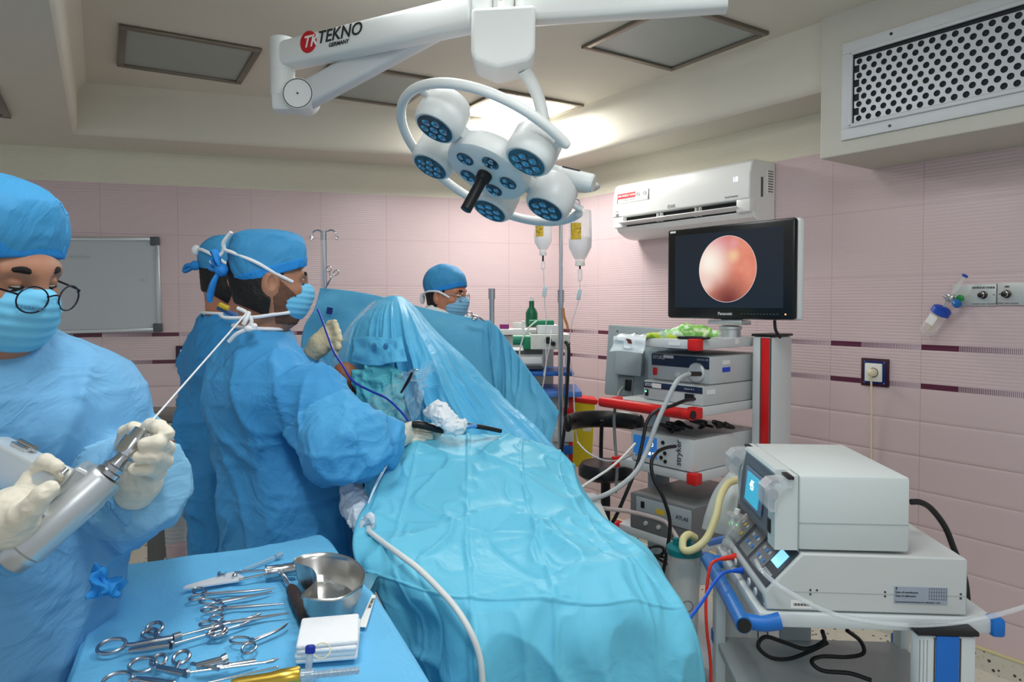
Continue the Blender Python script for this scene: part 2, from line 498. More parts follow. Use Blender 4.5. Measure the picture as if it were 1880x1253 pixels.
def terrazzo(name, base, dark, scale):
    m = bpy.data.materials.new(name); m.use_nodes = True; nt = m.node_tree; b = nt.nodes['Principled BSDF']
    tc = nt.nodes.new('ShaderNodeTexCoord')
    v = nt.nodes.new('ShaderNodeTexVoronoi'); v.inputs['Scale'].default_value = scale
    nt.links.new(tc.outputs['Object'], v.inputs['Vector'])
    sx = nt.nodes.new('ShaderNodeSeparateColor'); nt.links.new(v.outputs['Color'], sx.inputs[0])
    sel = nmath(nt, 'MULTIPLY', nmath(nt, 'LESS_THAN', sx.outputs[0], 0.22), nmath(nt, 'LESS_THAN', v.outputs['Distance'], 0.36))
    sel2 = nmath(nt, 'MULTIPLY', nmath(nt, 'GREATER_THAN', sx.outputs[0], 0.75), nmath(nt, 'LESS_THAN', v.outputs['Distance'], 0.4))
    col = nmix(nt, sel, base, dark); col = nmix(nt, nmath(nt, 'MULTIPLY', sel2, 0.5), col, S(190, 178, 150))
    nt.links.new(col, b.inputs['Base Color']); b.inputs['Roughness'].default_value = 0.32
    return m
mf = terrazzo('terrazzo_floor', S(208, 204, 190), S(70, 66, 62), 55)
fl = MB().box((0.2, 1.3, -0.05), (9.0, 9.4, 0.1)).build('floor', mf, None, smooth=False); tag(fl, None, None, None, 'structure')
for nm, A, D_, N_ in (('baseboard_right', CORN, RD, RN), ('baseboard_back', CORN, BD, BN)):
    mb = MB(); L = 4.6 if nm.endswith('right') else 5.6
    a = A + D_ * (L / 2) + N_ * 0.006
    mb.box((0, 0, 0.041), (L, 0.012, 0.082))
    mb.cur = 1; mb.box((0, 0, 0.087), (L, 0.016, 0.010), 0.003)
    o = mb.build(nm, [mf, mat('yellowed_trim', S(206, 196, 150), 0.5)], None, smooth=False)
    o.matrix_basis = frame(a, D_, -N_ if D_.cross(-N_).z > 0 else N_)
    tag(o, None, None, None, 'structure')
# ceiling: a soffit 0.3 m wide along the walls with a raised field inside
ZS, ZC = 2.44, 2.71
mc = mat('cream_plaster', S(212, 208, 194), 0.7, noise=0.03, nscale=4)
Lc = Vector((-2.42, 3.93, 0))          # inner corner of the soffit, back left
Rc = CORN + BN * 0.33 + RN * 0.30      # inner corner, back right (approximate intersection)
def isect(p, d, q, e):
    k = ((q.x - p.x) * e.y - (q.y - p.y) * e.x) / (d.x * e.y - d.y * e.x); return p + d * k
Rc = isect(CORN + BN * 0.33, BD, CORN + RN * 0.30, RD)
LD = Vector((0.5, -0.866, 0))
Lf = Lc + LD * 6.0; Rf = Rc + RD * 4.4
Bl = CORN + BD * 5.6; Br = CORN; Rr = CORN + RD * 4.6
def z3(p, z): return Vector((p.x, p.y, z))
mb = MB()
r = 0.05
def strip(p, q, inw):
    """underside edge rounded into the recess side from p to q; inw points into the recess"""
    prof = [(0.0, ZS), (0.012, ZS + 0.006), (0.022, ZS + 0.022), (0.03, ZS + 0.05), (0.03, ZC - 0.06), (0.045, ZC - 0.025), (0.09, ZC)]
    vs = []
    for o_, z in prof:
        vs += [z3(p + inw[0] * o_, z), z3(q + inw[1] * o_, z)]
    mb.add(vs, [[2 * i, 2 * i + 1, 2 * i + 3, 2 * i + 2] for i in range(len(prof) - 1)])
LN = Vector((0.866, 0.5, 0))
cL = (LN + BN); cR = (RN + BN) * 0.8
strip(Lc, Rc, (cL, cR)); strip(Rc, Rf, (cR, RN)); strip(Lf, Lc, (LN, cL))
mb.quad(z3(Lc, ZS), z3(Rc, ZS), z3(Br, ZS), z3(Bl, ZS))
mb.quad(z3(Rc, ZS), z3(Rf, ZS), z3(Rr, ZS), z3(Br, ZS))
mb.quad(z3(Lc, ZS), z3(Bl, ZS), z3(Bl + Vector((1.2, -5, 0)), ZS), z3(Lf, ZS))
k = 0.09
mb.quad(z3(Lc + cL * k, ZC), z3(Rc + cR * k, ZC), z3(Rf + RN * k, ZC), z3(Lf + LN * k, ZC))
ce = mb.build('ceiling', mc, None, smooth=True, angle=0.9); tag(ce, None, None, None, 'structure')
# duct box on the right
MR = frame(CORN, RD, -RN)            # local: x along the wall, y into the wall (negative = into the room)
TB = (Vector((1.332, 3.05, 0)) - CORN).dot(RD)
mb = MB(); mb.box((TB + 1.25, -0.21, (2.12 + 2.72) / 2), (2.5, 0.416, 0.60), 0.006)
du = mb.build('trim_1', mat('duct_paint', S(196, 193, 182), 0.65, noise=0.06, nscale=6), None, smooth=False); du.matrix_basis = MR
tag(du, None, None, None, 'structure')
# perforated grille on the duct box
g = thing('vent_grille', 'white perforated metal air grille on the boxed duct at upper right', 'air vent', (0, 0, 0)); g.matrix_basis = MR; MW[g] = MR.copy()
y0 = -0.418; x0 = TB + 0.10; x1 = TB + 1.55; za, zb = 2.178, 2.573
mb = MB()
for (a, b, c, d) in ((x0, x1, za, za + 0.045), (x0, x1, zb - 0.045, zb), (x0, x0 + 0.035, za + 0.045, zb - 0.045), (x1 - 0.035, x1, za + 0.045, zb - 0.045)):
    mb.box(((a + b) / 2, y0 - 0.006, (c + d) / 2), (b - a, 0.012, d - c), 0.002)
mb.box(((x0 + x1) / 2, y0 - 0.016, za + 0.052), (x1 - x0 - 0.07, 0.012, 0.016), 0.004)
mb.box(((x0 + x1) / 2, y0 - 0.016, zb - 0.052), (x1 - x0 - 0.07, 0.012, 0.016), 0.004)
mb.box((x0 + 0.042, y0 - 0.016, (za + zb) / 2), (0.016, 0.012, zb - za - 0.09), 0.004)
mb.build('frame', mat('grille_white', S(206, 208, 210), 0.4, noise=0.04), g)
mp = bpy.data.materials.new('perforated_sheet'); mp.use_nodes = True; nt = mp.node_tree; b = nt.nodes['Principled BSDF']
# holes are real: a sheet of squares each with a round hole, staggered rows
mb = MB(); pit = 0.0395; rowh = 0.0285; rad = 0.0118; nseg = 12
nx = int((x1 - x0 - 0.10) / pit); nz = int((zb - za - 0.115) / rowh)
for j in range(nz):
    for i in range(nx):
        cx = x0 + 0.055 + pit * (i + 0.5 + (0.5 if j % 2 else 0.0)); cz = za + 0.062 + rowh * (j + 0.5)
        vs = []; hx, hz = pit / 2, rowh / 2
        for q in range(nseg):
            a = 2 * PI * q / nseg
            ca, sa = math.cos(a), math.sin(a)
            m_ = max(abs(ca) / hx, abs(sa) / hz)
            vs.append((cx + ca / m_, y0 - 0.012, cz + sa / m_))
        for q in range(nseg):
            a = 2 * PI * q / nseg; vs.append((cx + rad * math.cos(a), y0 - 0.012, cz + rad * math.sin(a)))
        # corners of the cell
        vs += [(cx + sx * hx, y0 - 0.012, cz + sz * hz) for sx, sz in ((1, 1), (-1, 1), (-1, -1), (1, -1))]
        fs = [[q, (q + 1) % nseg, nseg + (q + 1) % nseg, nseg + q] for q in range(nseg)]
        for ci, (sx, sz) in enumerate(((1, 1), (-1, 1), (-1, -1), (1, -1))):
            ang = math.atan2(sz * hz, sx * hx) % (2 * PI); q = int(ang / (2 * PI / nseg))
            fs.append([q, 2 * nseg + ci, (q + 1) % nseg])
        mb.add(vs, fs)
mb.build('perforated_panel', mat('grille_sheet', S(196, 199, 204), 0.42, 0.2), g, smooth=False)
MB().box(((x0 + x1) / 2, y0 - 0.0015, (za + zb) / 2), (x1 - x0 - 0.08, 0.003, zb - za - 0.08)).build('filter_mesh', mat('filter_dark', S(46, 48, 50), 0.8, noise=0.3, nscale=300), g)
for sx in (x0 + 0.2, x0 + 0.9):
    for sz in (za + 0.02, zb - 0.02): MB().cyl((sx, y0 - 0.014, sz), (sx, y0 - 0.008, sz), 0.006, n=10).build('screw', mat('dark_screw', S(60, 60, 62), 0.4, 0.8), g)
# ceiling light panels
fm = mat('anodised_frame', S(120, 112, 100), 0.35, 0.6)
dm = mat('frosted_diffuser', S(150, 158, 152), 0.35, spec=0.6, noise=0.08, nscale=5)
lm = mat('lit_diffuser', (1, 1, 1), 0.4, emit=(1.0, 0.98, 0.95), estr=9.0)
def ceil_light(cx, cy, ux, z, label, lit=False, s=0.59):
    t = thing('ceiling_light', label, 'ceiling light', (cx, cy, z), 0, None)
    ux = Vector(ux).normalized(); uy = Vector((-ux.y, ux.x, 0))
    M = frame((0, 0, 0), ux, uy); h = s / 2
    mb = MB(); mb.M = M; w = 0.032
    for (a, b, c, d) in ((0, h - w / 2, s, w), (0, -h + w / 2, s, w), (h - w / 2, 0, w, s - 2 * w), (-h + w / 2, 0, w, s - 2 * w)):
        mb.box((a, b, -0.008), (c, d, 0.016), 0.003)
    mb.build('frame', fm, t)
    mb = MB(); mb.M = M; mb.box((0, 0, -0.003), (s - 2 * w, s - 2 * w, 0.006)); mb.build('diffuser', lm if lit else dm, t)
def mid(*ps): return sum((Vector(p) for p in ps), Vector()) / len(ps)
ceil_light(-1.58, 3.48, (0.866, 0.5, 0), ZC, 'unlit square ceiling light nearest the upper left corner')
ceil_light(-0.78, 3.94, (0.876, 0.48, 0), ZC, 'unlit square ceiling light half hidden behind the lamp arm')
ceil_light(0.03, 4.40, (0.85, 0.525, 0), ZC, 'lit glowing white square ceiling light behind the surgical lamp', True)
ceil_light(0.73, 3.255, (0.84, 0.545, 0), ZC, 'unlit square ceiling light with streaky glass left of the air grille')
ceil_light(-2.60, 3.15, (0.866, 0.5, 0), ZS, 'ceiling light cut off by the left edge, on the lowered ceiling')
# ================================================================ surgical lamp
hub = P(923, 90, 2.35)
lampt = thing('surgical_lamp', 'white five-pod surgical lamp hanging on jointed ceiling arms', 'surgical lamp', (hub.x, hub.y, ZC))
mlamp = mat('lamp_white', S(224, 227, 225), 0.35, spec=0.5)
mseam = mat('seam_dark', S(70, 72, 74), 0.5)
# ceiling tube and hub block
mb = MB(); mb.cyl((hub.x, hub.y, ZC), (hub.x, hub.y, hub.z + 0.05), 0.036, n=28); mb.cyl((hub.x, hub.y, ZC - 0.03), (hub.x, hub.y, ZC), 0.10, n=32)
tube = mb.build('drop_tube', mlamp, lampt, True)
mb = MB(); Mx = frame(hub + Vector((0, -0.037, 0.155)), (1, 0, 0), (0, 0, 1))
mb.M = Mx; mb.box((-0.004, 0, 0), (0.022, 0.07, 0.001)); mb.cur = 1
for k in range(5): mb.box((-0.006, 0.025 - 0.009 * k, 0.0006), (0.011, 0.003, 0.001))
mb.build('label', [mat('sticker_white', S(236, 236, 232), 0.5), mat('ink', S(40, 40, 44), 0.6)], tube, True)
mb = MB(); a = hub
poly = [(-0.098, 0.105), (0.105, 0.115), (0.105, -0.03), (0.085, -0.062), (-0.015, -0.085), (-0.085, -0.06), (-0.1, -0.04)]
mb.prism(poly, -0.085, 0.085, Matrix.Translation(a + Vector((0, 0, -0.005))))
o = mb.build('hub_block', mlamp, lampt, True); bv = o.modifiers.new('bevel', 'BEVEL'); bv.width = 0.014; bv.segments = 3
def beam(name, p, q, w, h0, h1, parent, m=mlamp):
    p, q = Vector(p), Vector(q); d = (q - p); L = d.length; d.normalize()
    side = d.cross(Vector((0, 0, 1))).normalized(); up = side.cross(d)
    mb = MB(); n = 20; ring = lambda c, hh: [c + side * (w * math.copysign(abs(math.cos(t)) ** 0.45, math.cos(t))) + up * (hh * math.copysign(abs(math.sin(t)) ** 0.45, math.sin(t))) for t in [2 * PI * i / n for i in range(n)]]
    vs = ring(p, h0) + ring(q, h1)
    fs = [[i, (i + 1) % n, n + (i + 1) % n, n + i] for i in range(n)] + [list(range(n))[::-1], list(range(n, 2 * n))]
    mb.add(vs, fs); return mb.build(name, m, parent, True, angle=0.5)
pl = P(524, 113, 2.75); pr = P(872, 33, 2.35)
pl.z = pr.z = 2.455
arm = beam('arm', pr, pl + (pl - pr).normalized() * 0.0, 0.045, 0.056, 0.05, lampt)
# lettering on the beam's near face
d = (pr - pl).normalized(); fn = d.cross(Vector((0, 0, 1))).normalized()
if fn.y > 0: fn = -fn
Mt = frame(pl + d * 0.205 + fn * 0.0462 + Vector((0, 0, 0.016)), d, (0, 0, 1))
text('lettering', 'TEKNO', 0.062, Mt, mat('ink', S(30, 30, 34), 0.6), arm, True, bold=0.0009, shear=0.22)
text('lettering', 'GERMANY', 0.02, Mt @ Matrix.Translation((0.055, -0.034, 0)), mat('ink'), arm, True, bold=0.0004, shear=0.22)
mb = MB(); mb.M = Mt; mb.cyl((-0.042, -0.004, -0.0008), (-0.042, -0.004, 0.0006), 0.040, n=32)
mb.build('emblem', mat('emblem_red', S(196, 24, 36), 0.45), arm, True, smooth=False)
text('lettering', 'TK', 0.058, Mt @ Matrix.Translation((-0.069, -0.005, 0.0012)), mat('sticker_white'), arm, True, bold=0.001, shear=0.3)
# joints of the hub: two upright sleeves
mb = MB(); mb.cyl(P(884, 66, 2.34), P(884, -30, 2.34), 0.036, n=28); mb.build('sleeve', mlamp, lampt, True)
mb = MB(); mb.cyl(P(965, 40, 2.34), P(965, -40, 2.34), 0.034, n=28); mb.build('sleeve', mlamp, lampt, True)
q0 = P(968, 16, 2.34); q1 = q0 + Vector((0.62, -0.1, 0.0))
beam('arm', q0, q1, 0.042, 0.05, 0.05, lampt)
# elbow at the left end, spring arm going back to the right
je = P(519, 150, 2.75)
mb = MB(); mb.cyl((je.x, je.y, 2.52), (je.x, je.y, 2.30), 0.046, n=30)
mb.cyl((je.x, je.y, 2.395), (je.x, je.y, 2.398), 0.0475, n=30)
mb.build('elbow', mlamp, lampt, True)
jc = P(548, 173, 2.70)
mb = MB(); mb.box((je.x + 0.035, je.y - 0.0, jc.z + 0.005), (0.14, 0.085, 0.125), 0.02); mb.cyl(jc + Vector((0, -0.012, 0)), jc + Vector((0, 0.10, 0)), 0.058, n=36)
jo = mb.build('elbow_joint', mlamp, lampt, True)
mb = MB(); mb.torus(jc + Vector((0, -0.012, 0)), (0, 1, 0), 0.054, 0.0018, 40, 6); mb.cyl(jc + Vector((0, -0.014, 0)), jc + Vector((0, -0.011, 0)), 0.004, n=10)
mb.build('cover_rim', mseam, jo, True)
beam('spring_arm', jc + Vector((0.0, 0.05, 0)), P(838, 28, 2.52), 0.035, 0.052, 0.045, lampt, mat('lamp_white_shade', S(212, 214, 214), 0.4))
# lamp head
Dc = P(891, 320, 2.30)
w = Vector((0.415, 0.327, 0.835)).normalized(); ux = Vector((0.85, 0.114, -0.517)); ux = (ux - w * ux.dot(w)).normalized(); vx = w.cross(ux)
ML = Matrix(((ux.x, vx.x, w.x, Dc.x), (ux.y, vx.y, w.y, Dc.y), (ux.z, vx.z, w.z, Dc.z), (0, 0, 0, 1)))
def at_lamp(mb): mb.M = ML; return mb
mlens = mat('lens_glass', S(40, 66, 84), 0.08, spec=0.9, noise=0.3, nscale=60)
mled = mat('led_reflector', S(150, 190, 210), 0.12, 0.9)
mb = at_lamp(MB()); mb.lathe([(0.02, 0.0), (0.125, 0.0), (0.138, 0.006), (0.143, 0.02), (0.138, 0.06), (0.11, 0.085), (0.02, 0.09)], n=56)
disc = mb.build('center_disc', mlamp, lampt, True)
def cluster(parent, cx, cy, z, R, n, r0, rr, ring):
    mb = at_lamp(MB()); mb.cyl((cx, cy, z), (cx, cy, z - 0.003), R, n=32); o = mb.build('lens', mlens, parent, True)
    mb = at_lamp(MB())
    for k in range(n):
        a = 2 * PI * k / n + ring
        x, y = cx + r0 * math.cos(a), cy + r0 * math.sin(a)
        mb.lathe([(rr * 0.3, -0.0035), (rr * 0.75, -0.0045), (rr, -0.007), (rr * 1.02, -0.0035)], (x, y, z), n=14)
    if n > 3: mb.lathe([(rr * 0.3, -0.0035), (rr * 0.75, -0.0045), (rr, -0.007), (rr * 1.02, -0.0035)], (cx, cy, z), n=14)
    mb.build('led_cluster', mled, o, True)
for k in range(5):
    a = 2 * PI * k / 5 + 0.9
    cluster(disc, 0.082 * math.cos(a), 0.082 * math.sin(a), -0.0005, 0.029, 3, 0.0155, 0.0095, a)
mb = at_lamp(MB()); mb.lathe([(0.01, -0.145), (0.018, -0.143), (0.018, -0.03), (0.024, -0.026), (0.026, -0.004), (0.024, 0.0), (0.01, 0.002)], n=28)
mb.build('handle', M_BLACK(), lampt, True)
for ang in (-67, -2, 70, 140, 207):
    a = math.radians(ang); x, y = 0.225 * math.cos(a), 0.225 * math.sin(a)
    mb = at_lamp(MB()); mb.lathe([(0.058, -0.006), (0.066, -0.006), (0.074, 0.004), (0.078, 0.03), (0.076, 0.085), (0.066, 0.105), (0.03, 0.112)], (x, y, 0), n=44)
    mb.box((x * 0.72, y * 0.72, 0.045), (0.09, 0.05, 0.045), 0.012, rot=Matrix.Rotation(a, 3, 'Z'))
    pod = mb.build('lamp_pod', mlamp, lampt, True)
    cluster(pod, x, y, -0.0055, 0.059, 6, 0.034, 0.0135, a)
pts = [(0.335 * math.cos(math.radians(t)), 0.335 * math.sin(math.radians(t)), 0.06) for t in range(4, 299, 6)]
mb = at_lamp(MB()); mb.tube(pts, 0.0155, n=14, sm=2)
for ang in (-67, -2, 70, 140, 207):
    if ang == -67: ang = -63
    a = math.radians(ang if ang > -5 or ang < -60 else ang); mb.cyl((0.29 * math.cos(a), 0.29 * math.sin(a), 0.06), (0.335 * math.cos(a), 0.335 * math.sin(a), 0.06), 0.011, n=12)
ends = [pts[0], pts[-1]]
for e in ends: mb.ell(e, (0.0155, 0.0155, 0.0155), 14)
mb.build('guard_ring', mlamp, lampt, True)
b0 = P(985, 312, 2.36); b1 = P(1088, 337, 2.30)
mb = MB(); mb.cyl(b0, b1, 0.030, n=28); mb.cyl(b1, b1 + (b1 - b0).normalized() * 0.004, 0.027, n=28)
mb.box(b0 + (b1 - b0) * 0.1, (0.14, 0.06, 0.05), 0.015, rot=(b1 - b0).to_track_quat('X', 'Z').to_matrix())
br = mb.build('bracket', mlamp, lampt, True)
mb = MB(); mb.ell(P(1072, 343, 2.40), (0.055, 0.05, 0.02), 20); mb.build('cover_fin', mat('lamp_white_shade'), br, True)
mb = MB(); dd = (b1 - b0).normalized(); mb.box(b0 + (b1 - b0) * 0.62 + Vector((0, -0.012, 0.0285)), (0.06, 0.012, 0.003), 0.001, rot=(b1 - b0).to_track_quat('X', 'Z').to_matrix()); mb.build('label', mat('ink'), br, True)
mb = MB(); mb.tube([P(961, 128, 2.36), P(975, 150, 2.38), P(990, 185, 2.40), P(1000, 235, 2.40), P(1006, 285, 2.39), P(1010, 318, 2.37)], 0.021, n=16, sm=8)
mb.build('yoke', mlamp, lampt, True)

# ================================================================ air conditioner on the right wall
ac = thing('air_conditioner', 'white wall-mounted split air conditioner with a red energy sticker', 'air conditioner'); ac.matrix_basis = MR; MW[ac] = MR.copy()
A0, A1 = 0.80, 1.79
mac = mat('ac_white', S(236, 238, 236), 0.28, spec=0.55)
prof = [(-0.002, 2.235), (-0.17, 2.235), (-0.195, 2.222), (-0.212, 2.16), (-0.216, 2.07), (-0.214, 2.035), (-0.165, 2.03), (-0.145, 1.985), (-0.188, 1.972), (-0.17, 1.945), (-0.11, 1.915), (-0.06, 1.905), (-0.002, 1.905)]
def acbody(x0, x1, pr):
    mb = MB(); n = len(pr)
    vs = [(x0, y, z) for y, z in pr] + [(x1, y, z) for y, z in pr]
    mb.add(vs, [[i, (i + 1) % n, n + (i + 1) % n, n + i] for i in range(n)] + [list(range(n))[::-1], list(range(n, 2 * n))]); return mb
o = acbody(A0, A1, prof).build('body', mac, ac, angle=0.5); bv = o.modifiers.new('b', 'BEVEL'); bv.width = 0.006; bv.segments = 2; bv.limit_method = 'ANGLE'
# dark outlet under the front panel
mo = mat('outlet_dark', S(16, 16, 18), 0.7)
c0 = Vector(((A0 + A1) / 2, -0.165, 2.0)); mb = MB(); mb.box((c0.x, -0.164, 2.004), (0.84, 0.03, 0.05)); mb.build('outlet', mo, ac)
for sx in (-1, 1): MB().box((c0.x + sx * 0.4525, -0.18, 2.003), (0.083, 0.062, 0.066), 0.006).build('end_cheek', mac, ac)
mb = MB(); mb.box((c0.x, -0.208, 1.992), (0.86, 0.052, 0.006), 0.002, rot=Matrix.Rotation(-0.30, 3, 'X')); mb.build('flap', mac, ac)
for fx in (-0.13, 0.15):
    mb = MB()
    for e in (-0.014, 0.014): mb.box((c0.x + fx + e, -0.186, 2.004), (0.005, 0.03, 0.05), 0.001)
    mb.build('vane', mac, ac)
# end cap line, stickers, lettering. Front face lies near y = -0.213
mb = MB(); mb.box((A0 + 0.17, -0.2125, 2.145), (0.25, 0.0015, 0.062), 0, rot=Matrix.Rotation(-0.1, 3, 'X')); st = mb.build('sticker', mat('sticker_white'), ac)
mb = MB(); mb.box((A0 + 0.118, -0.2142, 2.157), (0.145, 0.0012, 0.030), 0, rot=Matrix.Rotation(-0.1, 3, 'X')); mb.build('red_band', mat('sticker_red', S(206, 30, 44), 0.4), st)
MF = frame((0, 0, 0), (1, 0, 0), (0, 0.1, 1))
text('lettering', '60% ENERGY SAVING', 0.0165, Matrix.Translation((A0 + 0.049, -0.2158, 2.156)) @ MF, mat('sticker_white'), st, bold=0.0002)
text('lettering', 'DUAL Inverter Compressor', 0.012, Matrix.Translation((A0 + 0.055, -0.2148, 2.131)) @ MF, mat('grey_ink', S(120, 124, 130), 0.5), st)
mb = MB(); mb.box((A0 + 0.045, -0.2137, 2.13), (0.012, 0.001, 0.014)); mb.build('green_mark', mat('green_mark', S(20, 120, 70), 0.5), st)
for q in (0.215, 0.268):
    mb = MB(); mb.torus((A0 + q, -0.2142, 2.153), (0, 1, 0), 0.010, 0.0012, 20, 5); mb.build('icon', mat('grey_ink'), st)
for q in (0.042, 0.298):
    mb = MB(); mb.box((A0 + q, -0.2143, 2.145), (0.006, 0.0012, 0.062), 0, rot=Matrix.Rotation(-0.1, 3, 'X')); mb.build('edge_bar', mat('ink_soft', S(86, 88, 94), 0.5), st)
text('lettering', 'LG', 0.022, Matrix.Translation((A0 + 0.475, -0.2168, 2.052)) @ MF, mat('grey_ink'), ac, bold=0.0006)
mb = MB(); mb.torus((A0 + 0.458, -0.2160, 2.052), (0, 1, 0), 0.0085, 0.0018, 20, 5); mb.build('emblem', mat('grey_ink'), ac)
text('lettering', 'Dual Inverter', 0.015, Matrix.Translation((A0 + 0.84, -0.2163, 2.055)) @ MF, mat('grey_ink'), ac)
text('lettering', '10', 0.026, Matrix.Translation((A0 + 0.026, -0.2160, 2.045)) @ MF, mat('ink'), ac, bold=0.0006)
text('lettering', 'YEAR', 0.010, Matrix.Translation((A0 + 0.026, -0.2160, 2.067)) @ MF, mat('ink'), ac)
text('lettering', '18', 0.034, Matrix.Translation((A0 + 0.885, -0.2135, 2.140)) @ MF, mat('display_glow', (0.7, 0.8, 1), 0.4, emit=(0.75, 0.85, 1.0), estr=1.6), ac, bold=0.0006)
mb = MB(); mb.box((A1 + 0.001, -0.045, 2.13), (0.002, 0.05, 0.13)); mb.cur = 1
for k in range(9): mb.box((A1 + 0.0022, -0.045, 2.185 - 0.013 * k), (0.001, 0.042, 0.005))
mb.build('rating_label', [mat('sticker_white'), mat('ink_soft')], ac)
mb = MB(); mb.box((A1 + 0.001, -0.115, 2.10), (0.002, 0.016, 0.10)); mb.build('rating_label', mat('ink_soft'), ac)

# ================================================================ fittings on the right wall
def wallframe(t, z, off=0.0): return frame(RW(t, z, off), RD, (0, 0, 1))   # local: x along wall, y up, z into... (RD x Z)
def wthing(name, label, cat, t, z, Mf=None, group=None):
    o = thing(name, label, cat, (0, 0, 0), 0, group); m = Mf if Mf is not None else wallframe(t, z); o.matrix_basis = m; MW[o] = m.copy(); return o
def rbox(o, name, c, d, m, bev=0.002, parent=None): return MB().box(c, d, bev).build(name, m, parent or o)
zdir = RD.cross(Vector((0, 0, 1)))           # should point into the room
SGN = 1.0 if zdir.dot(RN) > 0 else -1.0
def wall_t(px):                               # wall coordinate seen at pixel column px
    u = (px - CX) / F; return (u * CORN.y - CORN.x) / (RD.x - u * RD.y)
ts = wall_t(1609); zs = PZ(1609, 684, 1.0)
def wz(px, py):
    t = wall_t(px); q = RW(t, 0); return P(px, py, q.y).z
# power socket
zz = wz(1609, 684)
so_ = wthing('power_socket', 'white wall socket in a dark blue and maroon square frame', 'socket', ts, zz)
e = SGN
rbox(so_, 'back_plate', (0, 0, e * 0.004), (0.128, 0.128, 0.008), mat('socket_maroon', S(62, 22, 38), 0.4))
rbox(so_, 'blue_frame', (0, 0, e * 0.009), (0.104, 0.106, 0.006), mat('socket_navy', S(22, 40, 104), 0.3))
fp = rbox(so_, 'face_plate', (-0.002, 0.0, e * 0.014), (0.080, 0.084, 0.010), mat('socket_white', S(234, 234, 226), 0.35), 0.004)
mb = MB(); mb.torus((0, 0, e * 0.019), (0, 0, 1), 0.021, 0.0016, 32, 6); mb.build('socket_rim', mat('seam_dark'), fp)
for sx in (-1, 1):
    for sy in (-1, 1): MB().cyl((sx * 0.046, sy * 0.047, e * 0.011), (sx * 0.046, sy * 0.047, e * 0.013), 0.004, n=12).build('screw', mat('screw_grey', S(120, 130, 160), 0.4, 0.6), so_)
pc = thing('plug_cord', 'cream plug and cord hanging from the framed wall socket', 'power cord'); Mw = wallframe(ts, zz); pc.matrix_basis = Mw; MW[pc] = Mw.copy()
mcord = mat('cream_cord', S(226, 218, 186), 0.5)
MB().lathe([(0.004, 0.0), (0.019, 0.0), (0.019, 0.016), (0.014, 0.026), (0.006, 0.03)], (0, 0, e * 0.02), (0, 0, e), 24).build('plug', mcord, pc)
MB().tube([(0, 0, e * 0.042), (-0.001, -0.018, e * 0.04), (-0.003, -0.05, e * 0.03), (-0.004, -0.14, e * 0.022), (-0.006, -0.3, e * 0.015), (-0.006, -0.5, e * 0.014), (-0.01, -0.9, e * 0.012), (-0.01, -1.13, e * 0.014)], 0.0042, n=10).build('cord', mcord, pc)
# gas outlet panels
mpan = mat('outlet_panel', S(198, 204, 202), 0.35, 0.25)
def outlet(px0, px1, py, label, words, px_port):
    t0, t1 = wall_t(px0), wall_t(px1); z = wz((px0 + px1) / 2, py); o = wthing('gas_outlet_panel', label, 'gas outlet', (t0 + t1) / 2, z)
    wdt = t1 - t0 - 0.002; rbox(o, 'panel', (0, 0, e * 0.006), (wdt, 0.088, 0.012), mpan, 0.002)
    xp = wall_t(px_port) - (t0 + t1) / 2
    mb = MB(); mb.lathe([(0.016, 0.0), (0.016, 0.006), (0.011, 0.008), (0.011, 0.028), (0.006, 0.03)], (xp, 0, e * 0.012), (0, 0, e), 24); pt = mb.build('port', mat('port_dark', S(70, 66, 60), 0.3, 0.9), o)
    MB().torus((xp, 0, e * 0.036), (0, 0, 1), 0.011, 0.0025, 24, 8).build('port_ring', M_STEEL(), pt)
    Mt = Matrix(((1, 0, 0, xp), (0, 1, 0, 0.029), (0, 0, e, e * 0.0126), (0, 0, 0, 1)))
    if e < 0: Mt = Matrix(((1, 0, 0, xp), (0, 1, 0, 0.029), (0, 0, 1, e * 0.0126), (0, 0, 0, 1)))
    text('lettering', words, 0.011, Mt, mat('ink'), o, align='CENTER', bold=0.0003)
    text('lettering', 'WARNING  HIGH  PRESSURE', 0.0065, Mt @ Matrix.Translation((0, -0.066, 0)), mat('ink_soft'), o, align='CENTER')
    for sx in (-1, 1): MB().cyl((sx * (wdt / 2 - 0.008), 0, e * 0.012), (sx * (wdt / 2 - 0.008), 0, e * 0.0135), 0.0025, n=10).build('screw', mseam, o)
outlet(1750, 1831, 542, 'grey metal gas outlet panel marked NITROUS OXIDE beside the flowmeter', 'NITROUS OXIDE', 1807)
outlet(1832, 1915, 540, 'grey metal gas outlet panel marked AIR at the right edge', 'AIR', 1850)
# oxygen flowmeter with humidifier, tilted
tq = wall_t(1755); zq = wz(1755, 548); Mq = wallframe(tq, zq)
fm_ = wthing('oxygen_flowmeter', 'blue-capped oxygen flowmeter with clear humidifier jar tilted on the wall', 'flowmeter', 0, 0, Mq)
ax = Vector((0.52, 0.85, 0)).normalized()
mclr = mat('clear_jar', (0.92, 0.94, 0.92), 0.1, trans=0.75, ior=1.3, alpha=0.55)
mnavy = mat('flow_blue', S(26, 72, 176), 0.35)
o0 = Vector((0.004, 0, e * 0.068))
MB().lathe([(0.004, 0.02), (0.009, 0.022), (0.009, 0.095), (0.012, 0.098), (0.012, 0.108), (0.004, 0.11)], o0, ax, 20).build('flow_tube', mclr, fm_)
MB().lathe([(0.010, 0.102), (0.0125, 0.104), (0.0125, 0.109), (0.006, 0.112)], o0, ax, 20).build('tube_cap', mnavy, fm_)
